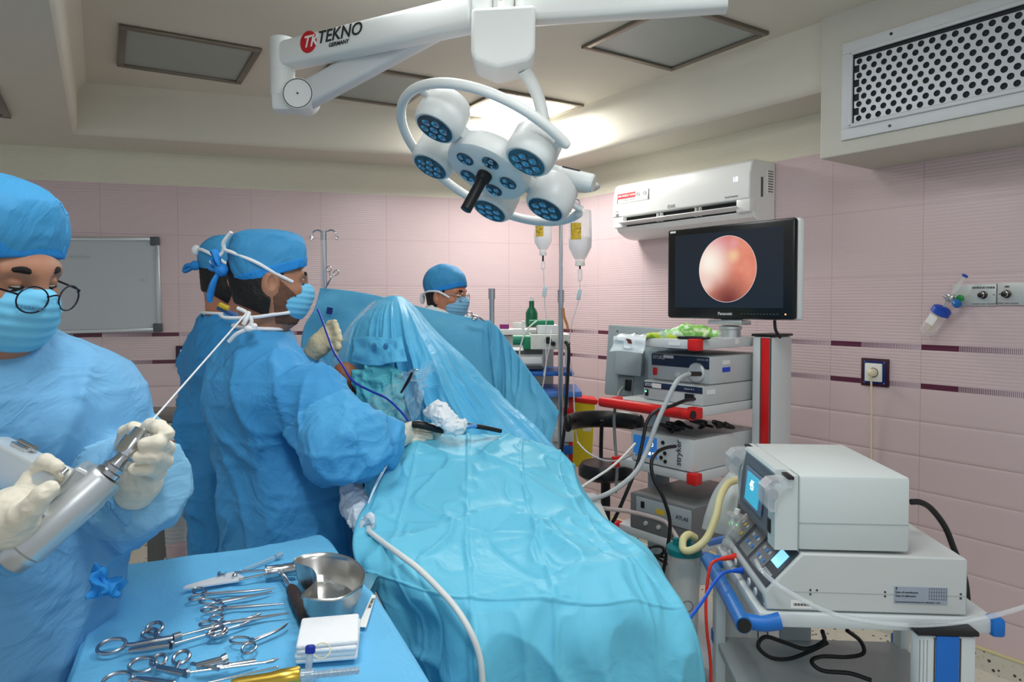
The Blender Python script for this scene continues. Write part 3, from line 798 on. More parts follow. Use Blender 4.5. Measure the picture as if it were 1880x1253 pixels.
mb = MB(); mb.box(o0, (0.026, 0.028, 0.026), 0.004, rot=Matrix.Rotation(-0.55, 3, 'Z')); mb.cyl(o0, o0 + Vector((0, 0, -e * 0.054)), 0.008, n=16); mb.cyl(o0 - ax * 0.04, o0, 0.007, n=14); mb.cyl(o0, o0 + Vector((-0.025, 0.01, 0)), 0.006, n=12)
mb.build('valve_body', M_CHROME(), fm_)
MB().lathe([(0.008, 0.0), (0.016, 0.003), (0.016, 0.022), (0.012, 0.025)], o0 + Vector((0.022, -0.016, 0)), (0.6, -0.5, e * 0.5), 20).build('knob', mat('knob_blue', S(20, 110, 190), 0.35), fm_)
MB().lathe([(0.008, 0.0), (0.014, 0.003), (0.014, 0.012), (0.010, 0.014)], o0 + Vector((0.03, 0.0, -e * 0.03)), (0, 0, e), 20).build('collar', mat('collar_green', S(20, 140, 60), 0.4), fm_)
MB().lathe([(0.01, -0.04), (0.026, -0.044), (0.037, -0.052), (0.038, -0.075), (0.034, -0.078)], o0, ax, 28).build('jar_lid', mnavy, fm_)
jar = MB().lathe([(0.033, -0.078), (0.033, -0.165), (0.028, -0.176), (0.005, -0.177)], o0, ax, 28).build('jar', mclr, fm_)
MB().box(o0 - ax * 0.105 + Vector((0, 0, e * 0.0345)), (0.034, 0.04, 0.001), 0, rot=Matrix.Rotation(-0.55, 3, 'Z')).build('label', mat('sticker_white'), jar)
MB().cyl(o0 - ax * 0.07, o0 - ax * 0.16, 0.005, n=12).build('dip_tube', mat('ivory', S(220, 212, 170), 0.5), jar)

# ================================================================ whiteboard and socket on the back wall
def back_pt(px, py):
    u = (px - CX) / F; s_ = (CORN.x - u * CORN.y) / (0.9588 - u * 0.2840); q = BW(s_, 0); return s_, P(px, py, q.y).z
s1, z1 = back_pt(293, 442); s2, z2 = back_pt(298, 607); s3, z3_ = back_pt(84, 615)
mid_s = (s1 + s3) / 2 + 0.0
WX = -BD
wbM = frame(BW((s1 + s3) / 2 + 0.05, (z1 + z2) / 2, 0.012), WX, (0, 0, 1)) @ Matrix.Rotation(0.018, 4, 'Z')
wbd = wthing('whiteboard', 'grey-white whiteboard with an aluminium frame hanging on the pink wall', 'whiteboard', 0, 0, wbM)
eb = 1.0 if WX.cross(Vector((0, 0, 1))).dot(BN) > 0 else -1.0
W_, H_ = abs(s3 - s1) + 0.10, z1 - z2
rbox(wbd, 'board', (0, 0, 0.0), (W_ - 0.02, H_ - 0.02, 0.014), mat('board_grey', S(186, 192, 196), 0.3, noise=0.02, nscale=5), 0)
mal = M_ALU()
for (a, b, c, d) in ((0, H_ / 2, W_, 0.024), (0, -H_ / 2, W_, 0.024), (W_ / 2, 0, 0.024, H_ - 0.02), (-W_ / 2, 0, 0.024, H_ - 0.02)):
    rbox(wbd, 'frame_rail', (a, b, 0.002), (c, d, 0.024), mal, 0.004)
for sx in (-1, 1):
    for sy in (-1, 1): rbox(wbd, 'corner_cap', (sx * (W_ / 2 - 0.012), sy * (H_ / 2 - 0.012), 0.004), (0.054, 0.054, 0.026), mat('corner_grey', S(84, 88, 92), 0.5), 0.006)
text('lettering', '07:1.b.02.4e', 0.022, Matrix.Translation((-0.12, 0.17, eb * 0.0078)), mat('faint_marker', S(172, 180, 188), 0.5), wbd)
text('lettering', 'ok 2', 0.028, Matrix.Translation((0.25, 0.03, eb * 0.0078)), mat('faint_marker'), wbd)
s5, z5 = back_pt(343, 654)
sk = wthing('power_socket', 'wall socket in a dark square frame, half behind the rear surgeon', 'socket', 0, 0, frame(BW(s5, z5), WX, (0, 0, 1)))
rbox(sk, 'back_plate', (0, 0, eb * 0.004), (0.13, 0.13, 0.008), mat('socket_maroon'))
rbox(sk, 'blue_frame', (0, 0, eb * 0.009), (0.104, 0.106, 0.006), mat('socket_navy'))
rbox(sk, 'face_plate', (0.0, 0.0, eb * 0.014), (0.080, 0.084, 0.010), mat('socket_white'), 0.004)
# ================================================================ people
def Rbasis(fwd, up=(0, 0, 1), pitch=0.0, roll=0.0):
    f = Vector(fwd).normalized(); r = f.cross(Vector(up)).normalized(); u = r.cross(f)
    B = Matrix((r, f, u)).transposed()               # columns: right, forward, up
    return B @ Matrix.Rotation(pitch, 3, 'X') @ Matrix.Rotation(roll, 3, 'Y')
def head_sdf(p, ears=True, nl=(0, -0.048, -0.22)):
    d = elli(p, (0, -0.012, 0.028), (0.076, 0.098, 0.094))
    d = smin(d, elli(p, (0, 0.028, -0.03), (0.064, 0.066, 0.088)), 0.05)
    d = smin(d, cone(p, (0, 0.045, -0.085), (0, 0.062, -0.098), 0.034, 0.022), 0.05)
    for s in (-1, 1):
        d = smin(d, cone(p, (s * 0.056, -0.002, -0.05), (s * 0.022, 0.055, -0.095), 0.018, 0.018), 0.04)
        d = smin(d, elli(p, (s * 0.042, 0.062, -0.028), (0.024, 0.02, 0.018)), 0.03)      # cheekbone
        d = smin(d, cone(p, (s * 0.012, 0.086, 0.024), (s * 0.046, 0.074, 0.022), 0.009, 0.008), 0.025)   # brow
        d = smax(d, -elli(p, (s * 0.032, 0.096, 0.002), (0.019, 0.018, 0.012)), 0.018)    # eye socket
        d = smin(d, elli(p, (s * 0.032, 0.074, 0.001), (0.0145, 0.0145, 0.0125)), 0.006)
        d = smin(d, elli(p, (s * 0.032, 0.0785, 0.0062), (0.0145, 0.0142, 0.0085)), 0.003)
        if ears:
            e = elli(p, (s * 0.080, -0.006, -0.012), (0.011, 0.022, 0.035))
            e = smax(e, -elli(p, (s * 0.091, -0.001, -0.010), (0.012, 0.012, 0.021)), 0.004)
            e = smin(e, cone(p, (s * 0.083, -0.016, 0.012), (s * 0.083, -0.018, -0.018), 0.0035, 0.003), 0.004)
            d = smin(d, e, 0.008)
    d = smin(d, cone(p, (0, 0.090, 0.012), (0, 0.112, -0.030), 0.008, 0.012), 0.02)
    for s in (-1, 1): d = smin(d, elli(p, (s * 0.012, 0.098, -0.036), (0.009, 0.011, 0.008)), 0.01)
    d = smin(d, elli(p, (0, 0.092, -0.062), (0.024, 0.010, 0.007)), 0.01)
    d = smin(d, elli(p, (0, 0.090, -0.073), (0.021, 0.010, 0.007)), 0.01)
    d = smin(d, cone(p, (0, -0.020, -0.06), nl, 0.056, 0.060), 0.05)
    return d
def person(name_label, O, HB, neck, chest, pelvis, bfwd, arms, skin, cap, gown, mask, hands=None, capfn=None, hair=True, beard=False, hem=0.3, wr=1.0,
           seed=1, ret=None, shoulders=0.17, collar=True, bulk=1.0, gvox=0.0065, hemr=0.25, slv=1.0):
    """arms: list of (shoulder, elbow, wrist) world points"""
    lab, = name_label
    root = thing('person', lab, 'person', (pelvis[0], pelvis[1], 0))
    O = Vector(O); HBn = np.array(HB); On = np.array(O)
    bf = Vector((bfwd[0], bfwd[1], 0)).normalized(); br_ = Vector((bf.y, -bf.x, 0)); bfn = np.array(bf)
    chest = Vector(chest); pelvis = Vector(pelvis); neck = Vector(neck)
    toh = lambda p: (p - On) @ HBn
    nl = (np.array(neck) - np.array((0, 0, 0.03)) - On) @ HBn
    def body(p):
        d = cone(p, chest, pelvis + Vector((0, 0, 0.1)), 0.155, 0.15, (bfn, 0.66))
        d = smin(d, cone(p, pelvis + Vector((0, 0, 0.05)), pelvis, 0.155, 0.16, (bfn, 0.7)), 0.08)
        d = smin(d, cone(p, chest + br_ * 0.12 + Vector((0, 0, 0.05)), chest - br_ * 0.12 + Vector((0, 0, 0.05)), 0.075, 0.075), 0.08)
        d = smin(d, cone(p, neck, chest, 0.062, 0.10), 0.06)
        for sh, el, wr_ in arms:
            d = smin(d, cone(p, sh, el, 0.052, 0.042), 0.04); d = smin(d, cone(p, el, wr_, 0.042, 0.027), 0.02)
            hd = (Vector(wr_) - Vector(el)).normalized(); d = smin(d, cone(p, wr_, Vector(wr_) + hd * 0.015, 0.024, 0.02), 0.02)
        for s in (-1, 1):
            hip = pelvis + br_ * (0.085 * s); kn = Vector((hip.x, hip.y, 0.48)); an = Vector((hip.x, hip.y, 0.09)) - bf * 0.02
            d = smin(d, cone(p, hip, kn, 0.085, 0.058), 0.04); d = smin(d, cone(p, kn, an, 0.056, 0.038), 0.02)
            d = smin(d, cone(p, an + Vector((0, 0, -0.045)), an + bf * 0.16 + Vector((0, 0, -0.06)), 0.042, 0.03), 0.03)
        return d
    allp = [Vector(x) for a in arms for x in a] + [chest, pelvis, neck]
    lo = np.min([tuple(v) for v in allp], 0) - 0.22; hi = np.max([tuple(v) for v in allp], 0) + 0.22; lo[2] = -0.02
    V1, F1 = surface(body, lo, hi, 0.014)
    keep = lambda p: smax(head_sdf(toh(p), True, nl), (neck.z - 0.02) - p[:, 2], 0.004)
    V2, F2 = surface(keep, On - 0.28, On + 0.24, 0.0034)
    nb = [len(F1), len(F2)]
    V = np.concatenate([V1, V2]); Fq = np.concatenate([F1, F2 + len(V1)])
    mesh_obj('body', V, Fq, skin, root, True, True, None)
    H4 = Matrix.Translation(O) @ Matrix(HB).to_4x4()
    # eyes
    for s in (-1, 1):
        mb = MB(); mb.M = H4
        mb.ell((s * 0.032, 0.0795, 0.001), (0.0115, 0.0115, 0.0115), 20); mb.cur = 1
        mb.ell((s * 0.032 + 0.001, 0.0856, -0.0045), (0.0056, 0.0052, 0.0056), 16)
        mb.build('eye', [mat('eye_white', S(214, 206, 200), 0.25), mat('iris_dark', S(34, 22, 16), 0.15)], root, True)
        mb = MB(); mb.M = H4
        mb.tube([(s * 0.010, 0.0945, 0.0215), (s * 0.028, 0.0935, 0.0275), (s * 0.044, 0.084, 0.0255), (s * 0.054, 0.072, 0.017)], [0.0040, 0.0052, 0.0042, 0.0016], n=8, sm=5, flat=((0, 0, 1), 1.15))
        mb.build('eyebrow', mat('brow_hair', S(24, 18, 16), 0.9), root, True)
        mb = MB(); mb.M = H4
        mb.tube([(s * 0.019, 0.0880, -0.001), (s * 0.030, 0.0925, -0.0018), (s * 0.043, 0.0870, -0.001)], 0.0015, n=6, sm=5); mb.build('eyelash', mat('brow_hair'), root, True)
    if hair:
        def fh(p):
            q = toh(p)
            d = head_sdf(q, False, nl) - 0.006 - 0.0015 * vnoise(q[:, 0] * 160, q[:, 1] * 60, q[:, 2] * 60)
            line = np.where(q[:, 1] > 0.0, -0.03 + q[:, 1] * 1.6, -0.095 - 0.35 * (q[:, 1] + 0.03))   # sideburn / nape line
            d = smax(d, line - q[:, 2], 0.004); d = smax(d, q[:, 1] - 0.03, 0.006)
            d = smax(d, -elli(q, (np.sign(q[:, 0]).mean() * 0.0, 0, 0), (9, 9, 9)) * 0 - 1, 0.01)
            for s in (-1, 1): d = smax(d, -elli(q, (s * 0.085, 0.0, -0.014), (0.03, 0.025, 0.037)), 0.005)
            return d
        V, Fq = surface(fh, On - 0.15, On + 0.15, 0.0032); mesh_obj('hair', V, Fq, mat('black_hair', S(20, 17, 16), 0.6, noise=0.4, nscale=200, bump=0.5, bscale=260), root, True, True, None)
    if beard:
        def fb(p):
            q = toh(p)
            d = head_sdf(q, False, nl) - 0.0010 - 0.0014 * vnoise(q[:, 0] * 300, q[:, 1] * 300, q[:, 2] * 300)
            d = smax(d, q[:, 2] - 0.004 + 0.75 * np.maximum(q[:, 1] - 0.016, 0), 0.002); d = smax(d, -0.004 - 0.25 * (q[:, 2] + 0.02) - q[:, 1], 0.002); d = smax(d, -0.125 - q[:, 2], 0.006)
            return d
        V, Fq = surface(fb, On - 0.16, On + 0.16, 0.003); mesh_obj('beard', V, Fq, mat('beard_stubble', S(104, 72, 56), 0.85, noise=0.45, nscale=420, bump=0.3, bscale=400), root, True, True, None)
    # cap
    cf = capfn or (lambda q: elli(q, (0, -0.014, 0.052), (0.089, 0.115, 0.098)))
    def fc(p):
        q = toh(p)
        d = cf(q)
        pu = 0.0035 * ridge(q[:, 0] * 18, q[:, 1] * 18, q[:, 2] * 30, seed) * sstep(0.03, 0.08, q[:, 2])
        d = d - pu
        zl = 0.046 + (q[:, 1] - 0.085) * 0.42
        return smax(d, zl - q[:, 2], 0.004)
    V, Fq = surface(fc, On - 0.2, On + 0.22, 0.0035); cp = mesh_obj('cap', V, Fq, cap[0], root, True, True, None)
    def fband(p):
        q = toh(p); d = cf(q) - 0.0016; zl = 0.046 + (q[:, 1] - 0.085) * 0.42
        return np.maximum(np.maximum(d, zl - q[:, 2] - 0.001), q[:, 2] - zl - 0.028)
    V, Fq = surface(fband, On - 0.2, On + 0.22, 0.0035); mesh_obj('cap_band', V, Fq, cap[1], cp, True, True, None)
    # mask
    def fm(p):
        q = toh(p)
        d = elli(q, (0, 0.050, -0.052), (0.071, 0.072, 0.072))
        d = smin(d, elli(q, (0, 0.106, -0.025), (0.020, 0.020, 0.022)), 0.03)
        d = d + 0.0010 * np.sin(q[:, 2] * 2 * PI / 0.017) * sstep(0.06, 0.03, np.abs(q[:, 2] + 0.055))
        d = smax(d, q[:, 2] - 0.004 + np.abs(q[:, 0]) * 0.28, 0.006); d = smax(d, 0.034 - q[:, 1], 0.006); d = smax(d, -0.106 - q[:, 2], 0.006)
        return d
    V, Fq = surface(fm, On - 0.18, On + 0.2, 0.003); mk = mesh_obj('mask', V, Fq, mask, root, True, True, None)
    if ret is not None: ret.update(cap=cp, mask=mk, H4=H4)
    # gown
    mcrease = seed * 1.7
    def fg(p):
        hang = pelvis + Vector((0, 0, 0.02)); low = Vector((pelvis.x, pelvis.y, hem - 0.05))
        d = cone(p, chest + Vector((0, 0, 0.02)), hang, 0.185 * bulk, 0.20 * bulk, (bfn, 0.72))
        d = smin(d, cone(p, hang, low, 0.205 * bulk, hemr * bulk, (bfn, 0.8)), 0.08)
        d = smin(d, cone(p, chest + br_ * (shoulders - 0.05) + Vector((0, 0, 0.055)), chest - br_ * (shoulders - 0.05) + Vector((0, 0, 0.055)), 0.088, 0.088), 0.09)
        d = smin(d, cone(p, neck + Vector((0, 0, -0.005)), chest + Vector((0, 0, 0.07)), 0.076, 0.115), 0.07)
        x, y, z = p[:, 0], p[:, 1], p[:, 2]
        u = p @ np.array(br_); v = p @ bfn
        wx = 0.05 * vnoise(x * 5, y * 5, z * 4, seed + 20)
        def crease(a_, b_, c_, sd, pw=2.5): return np.clip(1 - np.abs(vnoise(a_, b_, c_, sd)) * 1.6, 0, 1) ** pw
        fold = 0.020 * ridge(u * 7 + wx * 8, v * 7, z * 1.6, seed) * sstep(1.42, 1.10, z)
        fold += 0.016 * crease(u * 6 + z * 3 + wx * 9, v * 6, z * 2.2 - np.abs(u) * 5, seed + 3) * sstep(1.46, 1.36, z)
        fold += 0.010 * crease(u * 9 - z * 5 + wx * 9, v * 9, z * 6, seed + 4)
        for k, (sh, el, wr_) in enumerate(arms):
            a = smin(cone(p, sh, el, 0.076 * slv, 0.080 * slv), cone(p, el, wr_, 0.078 * slv, 0.050 * slv), 0.04)
            sag = cone(p, Vector(el) + Vector((0, 0, -0.02)), Vector(el) * 0.4 + Vector(wr_) * 0.6 + Vector((0, 0, -0.025)), 0.075 * slv, 0.05 * slv)
            a = smin(a, sag, 0.05)
            ax_ = (Vector(el) - Vector(sh)).normalized(); s_ = p @ np.array(ax_)
            a = a - 0.014 * crease(x * 8 + wx * 8, y * 8, s_ * 12 + z * 3, seed + 5 + k, 2.0) - 0.010 * crease(x * 14, y * 14 + wx * 12, z * 10 + x * 8, seed + 9, 2.0)
            d = smin(d, a, 0.03)
        d = d - wr * (fold + 0.004 * crease(x * 15, y * 15, z * 13 + wx * 20, seed + 7))
        # fold lines left by the packing
        cz = np.abs(((z + mcrease + 0.01 * vnoise(x * 3, y * 3, 0, seed)) / 0.165) % 1.0 - 0.5) * 0.165; cu = np.abs(((u + 0.03 * mcrease) / 0.17) % 1.0 - 0.5) * 0.17
        d = d - 0.0028 * wr * np.exp(-(cz / 0.005) ** 2) - 0.003 * wr * np.exp(-(cu / 0.005) ** 2)
        d = np.maximum(d, hem - z)
        nd = np.array(Vector(neck) + (O - neck) * 0.9); 
        d = smax(d, -cone(p, neck + Vector((0, 0, 0.03)), neck + (O - neck) * 0.9, 0.068, 0.10), 0.012)
        for sh, el, wr_ in arms:
            hd = (Vector(wr_) - Vector(el)).normalized(); q = p - np.array(wr_); along = q @ np.array(hd)
            d = np.where(np.linalg.norm(q, axis=1) < 0.16, np.maximum(d, along - 0.0), d)
        return d
    lo = np.min([tuple(v) for v in allp], 0) - 0.34; hi = np.max([tuple(v) for v in allp], 0) + 0.30; lo[2] = hem - 0.05
    hi[2] = min(hi[2], neck.z + 0.12)
    V, Fq = surface(fg, lo, hi, gvox); gn = mesh_obj('gown', V, Fq, gown, root, True, True, None)
    if ret is not None: ret.update(fg=fg)
    if collar:
        c = neck + Vector((0, 0, 0.040)); ax_ = ((O - neck).normalized() + Vector((0, 0, 1.5))).normalized()
        MB().torus(c, ax_, 0.073, 0.0055, 48, 8).build('collar', mat('white_binding', S(232, 234, 236), 0.7), gn, True)
    return root, gn
def chain_sdf(p, chains, palm):
    d = None
    for a, b, ra, rb in palm:
        c = cone(p, a, b, ra, rb); d = c if d is None else smin(d, c, 0.016)
    for ch in chains:
        f = None
        for (a, ra), (b, rb) in zip(ch[:-1], ch[1:]):
            c = cone(p, a, b, ra, rb); f = c if f is None else smin(f, c, 0.004)
        d = smin(d, f, 0.0045)
    return d
M_GLOVE = lambda: mat('latex_glove', S(226, 218, 200), 0.5, spec=0.4, noise=0.04, nscale=50, bump=0.12, bscale=90)
def glove(parent, chains, palm, cuff=None, name='glove', m=None, wrinkle=0.0009):
    """chains: [(px, py, Y, r), ...] per finger; palm: [((px,py,Y),(px,py,Y),ra,rb), ...]"""
    ch = [[(P(*q[:3]), q[3]) for q in c] for c in chains]; pl = [(P(*a), P(*b), ra, rb) for a, b, ra, rb in palm]
    pts = np.array([tuple(q[0]) for c in ch for q in c] + [tuple(x) for a in pl for x in a[:2]])
    def f(p):
        d = chain_sdf(p, ch, pl)
        return d - wrinkle * ridge(p[:, 0] * 90, p[:, 1] * 90, p[:, 2] * 130, 4)
    V, Fq = surface(f, pts.min(0) - 0.05, pts.max(0) + 0.05, 0.0022)
    o = mesh_obj(name, V, Fq, m or M_GLOVE(), parent, True, True, None)
    return o
m_skin = mat('skin', S(168, 118, 92), 0.5, sss=0.08, noise=0.06, nscale=40, bump=0.05, bscale=300)
m_skin2 = mat('skin_warm', S(186, 122, 92), 0.5, sss=0.08, noise=0.06, nscale=40, bump=0.05, bscale=300)
def cloth(name, c, n=0.05, crumple=0.5, cs=7.0):
    if name in MATS: return MATS[name]
    m = mat(name, c, 0.66, spec=0.3, noise=n, nscale=9); nt = m.node_tree; b = nt.nodes['Principled BSDF']
    tc = nt.nodes.new('ShaderNodeTexCoord')
    n1 = nt.nodes.new('ShaderNodeTexNoise'); n1.inputs['Scale'].default_value = cs; n1.inputs['Detail'].default_value = 4; n1.inputs['Distortion'].default_value = 1.2
    nt.links.new(tc.outputs['Object'], n1.inputs['Vector'])
    r1 = nmath(nt, 'ABSOLUTE', nmath(nt, 'SUBTRACT', n1.outputs['Fac'], 0.5))
    n2 = nt.nodes.new('ShaderNodeTexNoise'); n2.inputs['Scale'].default_value = 260; nt.links.new(tc.outputs['Object'], n2.inputs['Vector'])
    bp = nt.nodes.new('ShaderNodeBump'); bp.inputs['Strength'].default_value = crumple; bp.inputs['Distance'].default_value = 0.035
    nt.links.new(nmath(nt, 'MULTIPLY', r1, -1.0), bp.inputs['Height'])
    b2 = nt.nodes.new('ShaderNodeBump'); b2.inputs['Strength'].default_value = 0.05; b2.inputs['Distance'].default_value = 0.004
    nt.links.new(n2.outputs['Fac'], b2.inputs['Height']); nt.links.new(bp.outputs['Normal'], b2.inputs['Normal']); nt.links.new(b2.outputs['Normal'], b.inputs['Normal'])
    return m
m_gA = cloth('gown_pale_blue', S(112, 172, 214)); m_gB = cloth('gown_blue', S(70, 154, 210)); m_gC = cloth('gown_mid_blue', S(56, 142, 202))
m_cap = cloth('cap_blue', S(64, 146, 196), 0.1); m_capb = cloth('cap_band_blue', S(44, 140, 214))
m_mask = mat('mask_blue', S(112, 190, 226), 0.7, spec=0.2, noise=0.04, nscale=60)
m_tie = mat('white_tie', S(236, 238, 240), 0.7)

def capB(q):
    d = elli(q, (0, -0.010, 0.058), (0.100, 0.122, 0.104))
    b = np.maximum(np.maximum(np.abs(q[:, 0]) - 0.096, np.abs(q[:, 1] + 0.008) - 0.110), np.abs(q[:, 2] - 0.05 - 0.12 * q[:, 1]) - 0.092)
    return smax(d - 0.002, b, 0.04)
# ---- surgeon in the middle, back three-quarter
HB_B = Rbasis((0.9, 0.43, 0.0), pitch=-0.10)
OB = P(494, 514, 2.02)
sB = P(572, 722, 1.87); eB = P(634, 808, 1.80); wB = P(703, 806, 1.95)
rB = {}
pB, gB = person(('bearded surgeon in a blue gown and tied cap, back to us at the operating table',), OB, HB_B, P(478, 626, 2.03), P(482, 745, 2.03), P(534, 960, 2.05), (0.8, 0.6),
    [(sB, eB, wB), (P(470, 730, 2.2), P(560, 830, 2.36), P(660, 760, 2.42))], m_skin, (m_cap, m_capb), m_gB, m_mask, beard=True, seed=2, ret=rB, bulk=0.97, shoulders=0.185, capfn=capB, hemr=0.27, slv=0.84)
def sleeve_panel(R, par, sh, el, wr_, t0, m, vox=0.006):
    ax_ = np.array((Vector(el) - Vector(sh)).normalized()); L_ = (Vector(el) - Vector(sh)).length
    def f(p):
        d = R['fg'](p) - 0.0022
        near = np.minimum(cone(p, sh, el, 0.125, 0.125), cone(p, el, wr_, 0.125, 0.09))
        cut = t0 * L_ - (p - np.array(sh)) @ ax_ + 0.25 * ((p - np.array(sh)) @ np.array((0.0, 0, 1.0)))
        return np.maximum(np.maximum(d, near), cut)
    q = np.array([tuple(sh), tuple(el), tuple(wr_)]); V, Fq = surface(f, q.min(0) - 0.16, q.max(0) + 0.16, vox)
    return mesh_obj('sleeve_panel', V, Fq, m, par, True, True, None)
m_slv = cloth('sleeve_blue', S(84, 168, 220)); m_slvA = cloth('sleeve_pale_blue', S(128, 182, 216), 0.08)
sleeve_panel(rB, gB, sB, eB, wB, 0.42, m_slv)
H = rB['H4']
def hloc(*p): return H @ Vector(p)
# mask ties and cap ties
mb = MB(); mb.tube([hloc(0.070, 0.055, -0.002), hloc(0.083, 0.0, 0.018), hloc(0.088, -0.05, 0.040), hloc(0.055, -0.113, 0.062), hloc(0.01, -0.13, 0.066)], 0.0055, n=8, flat=((0, 0, 1), 0.9)); mb.build('mask_strap', m_tie, rB['mask'], True)
mb = MB(); mb.tube([hloc(0.064, 0.055, -0.088), hloc(0.068, 0.01, -0.098), hloc(0.070, -0.04, -0.110), hloc(0.04, -0.104, -0.118), hloc(-0.01, -0.118, -0.112)], 0.0055, n=8, flat=((0, 0, 1), 0.9)); mb.build('mask_strap', m_tie, rB['mask'], True)
mb = MB()
mb.tube([hloc(0.028, -0.125, 0.063), hloc(0.035, -0.13, 0.085), hloc(0.055, -0.115, 0.115)], [0.005, 0.007, 0.006], n=8, flat=((0, 0, 1), 0.8))
mb.tube([hloc(0.028, -0.127, 0.063), hloc(0.018, -0.14, 0.045), hloc(0.0, -0.155, 0.03)], [0.005, 0.006, 0.007], n=8)
mb.build('mask_tie_ends', m_tie, rB['mask'], True)
mb = MB()
mb.ell(hloc(0.018, -0.128, 0.012), (0.019, 0.019, 0.019), 14)
mb.tube([hloc(0.018, -0.132, 0.012), hloc(0.01, -0.150, 0.035), hloc(0.02, -0.148, 0.060), hloc(0.028, -0.138, 0.03), hloc(0.02, -0.13, 0.012)], [0.006, 0.013, 0.014, 0.011, 0.006], n=10, flat=((0.4, -0.2, 1), 0.5))
mb.tube([hloc(0.018, -0.132, 0.01), hloc(-0.01, -0.15, 0.014), hloc(-0.035, -0.152, 0.024)], [0.006, 0.011, 0.009], n=10, flat=((0, 0, 1), 0.8))
mb.tube([hloc(0.018, -0.132, 0.01), hloc(0.012, -0.145, -0.025), hloc(-0.002, -0.150, -0.06), hloc(-0.008, -0.148, -0.078)], [0.006, 0.012, 0.014, 0.010], n=10, flat=((1, 0, 0), 0.7))
mb.build('cap_tie', cloth('cap_tie_blue', S(46, 140, 220)), rB['cap'], True)
# gown neck ties
mb = MB()
def pt(x, y, Y): return P(x, y, Y)
mb.tube([pt(436, 566, 1.89), pt(452, 574, 1.885), pt(462, 590, 1.885), pt(456, 600, 1.885)], 0.0052, n=8)
mb.tube([pt(457, 574, 1.885), pt(452, 586, 1.87), pt(447, 596, 1.87)], 0.006, n=8)
mb.tube([pt(470, 603, 1.87), pt(452, 606, 1.865), pt(434, 614, 1.865), pt(420, 628, 1.87)], 0.0055, n=8)
mb.ell(pt(456, 604, 1.865), (0.012, 0.01, 0.009), 12); mb.ell(pt(466, 599, 1.87), (0.010, 0.008, 0.008), 12)
mb.build('neck_tie', m_tie, gB, True)
# right hand of the surgeon: glove reaching to the scope
glove(pB, [[(752, 797, 2.05, .010), (778, 790, 2.08, .0095), (800, 790, 2.07, .009), (806, 797, 2.05, .008)],
           [(750, 790, 2.07, .010), (775, 782, 2.10, .0095), (797, 784, 2.10, .009)],
           [(750, 802, 2.03, .010), (772, 800, 2.04, .0095), (790, 803, 2.05, .009)],
           [(744, 808, 2.02, .0095), (762, 809, 2.03, .009), (776, 811, 2.04, .008)],
           [(735, 792, 2.01, .012), (752, 782, 2.02, .0105), (770, 778, 2.04, .009)]],
      [((705, 806, 1.965), (728, 802, 1.99), .034, .033), ((728, 802, 1.99), (752, 798, 2.05), .031, .025), ((726, 795, 2.0), (748, 790, 2.06), .025, .020)], name='glove')

# ---- second surgeon behind him on the left
HB_C = Rbasis((0.82, 0.57, 0.0), pitch=-0.25)
rC = {}
OC = P(424, 508, 2.62)
pC, gC = person(('surgeon standing behind the front surgeon, only his back and cap seen on the left',), OC, HB_C, P(410, 596, 2.61), P(418, 680, 2.60), P(432, 900, 2.60), (0.75, 0.66),
    [(P(480, 660, 2.45), P(525, 735, 2.50), P(572, 655, 2.50)), (P(385, 670, 2.65), P(392, 790, 2.58), P(440, 850, 2.62))], m_skin2, (m_cap, m_capb), m_gC, m_mask, seed=5, ret=rC, bulk=0.9, hemr=0.2)
H = rC['H4']
mb = MB(); mb.tube([hloc(0.074, 0.055, -0.002), hloc(0.090, -0.02, 0.020), hloc(0.080, -0.075, 0.044), hloc(0.04, -0.125, 0.062), hloc(-0.03, -0.13, 0.066)], 0.006, n=8); mb.build('mask_strap', m_tie, rC['mask'], True)
mb = MB(); mb.ell(hloc(-0.01, -0.135, 0.06), (0.018, 0.012, 0.02), 12); mb.build('mask_tie_ends', m_tie, rC['mask'], True)
mb = MB(); mb.ell(hloc(0.0, -0.128, 0.005), (0.018, 0.016, 0.018), 12)
mb.tube([hloc(0.0, -0.13, 0.005), hloc(-0.02, -0.15, 0.0), hloc(-0.05, -0.15, -0.012), hloc(-0.04, -0.148, -0.02), hloc(0, -0.13, 0)], 0.008, n=8); mb.build('cap_tie', m_capb, rC['cap'], True)
mb = MB(); mb.tube([P(402, 566, 2.44), P(425, 576, 2.43), P(447, 590, 2.43)], 0.014, n=10, flat=((0, 0, 1), 0.6)); mb.build('scrub_collar', mat('scrub_navy', S(62, 98, 160), 0.8), pC, True)
mb = MB(); mb.tube([P(404, 560, 2.428), P(412, 564, 2.42), P(420, 567, 2.42)], 0.009, n=8); mb.build('lanyard', mat('lanyard_yellow', S(226, 196, 60), 0.6), pC, True)
# his gloved hand gripping the edge of the drape
glove(pC, [[(606, 606, 2.50, .011), (616, 598, 2.48, .0105), (620, 612, 2.46, .010), (614, 622, 2.47, .009)],
           [(608, 616, 2.49, .0115), (620, 610, 2.47, .011), (624, 624, 2.45, .010), (617, 634, 2.46, .009)],
           [(606, 626, 2.48, .0115), (619, 624, 2.46, .011), (622, 638, 2.44, .010), (615, 644, 2.46, .009)],
           [(602, 634, 2.48, .011), (614, 638, 2.46, .010), (616, 650, 2.45, .009)],
           [(598, 604, 2.52, .012), (606, 594, 2.50, .011), (614, 592, 2.48, .010)]],
      [((583, 632, 2.50), (600, 614, 2.51), .030, .030), ((590, 640, 2.49), (606, 626, 2.49), .028, .024), ((575, 648, 2.50), (585, 632, 2.50), .033, .031)], m=mat('latex_glove_cream', S(224, 208, 170), 0.5, noise=0.05, nscale=40, bump=0.15, bscale=90))

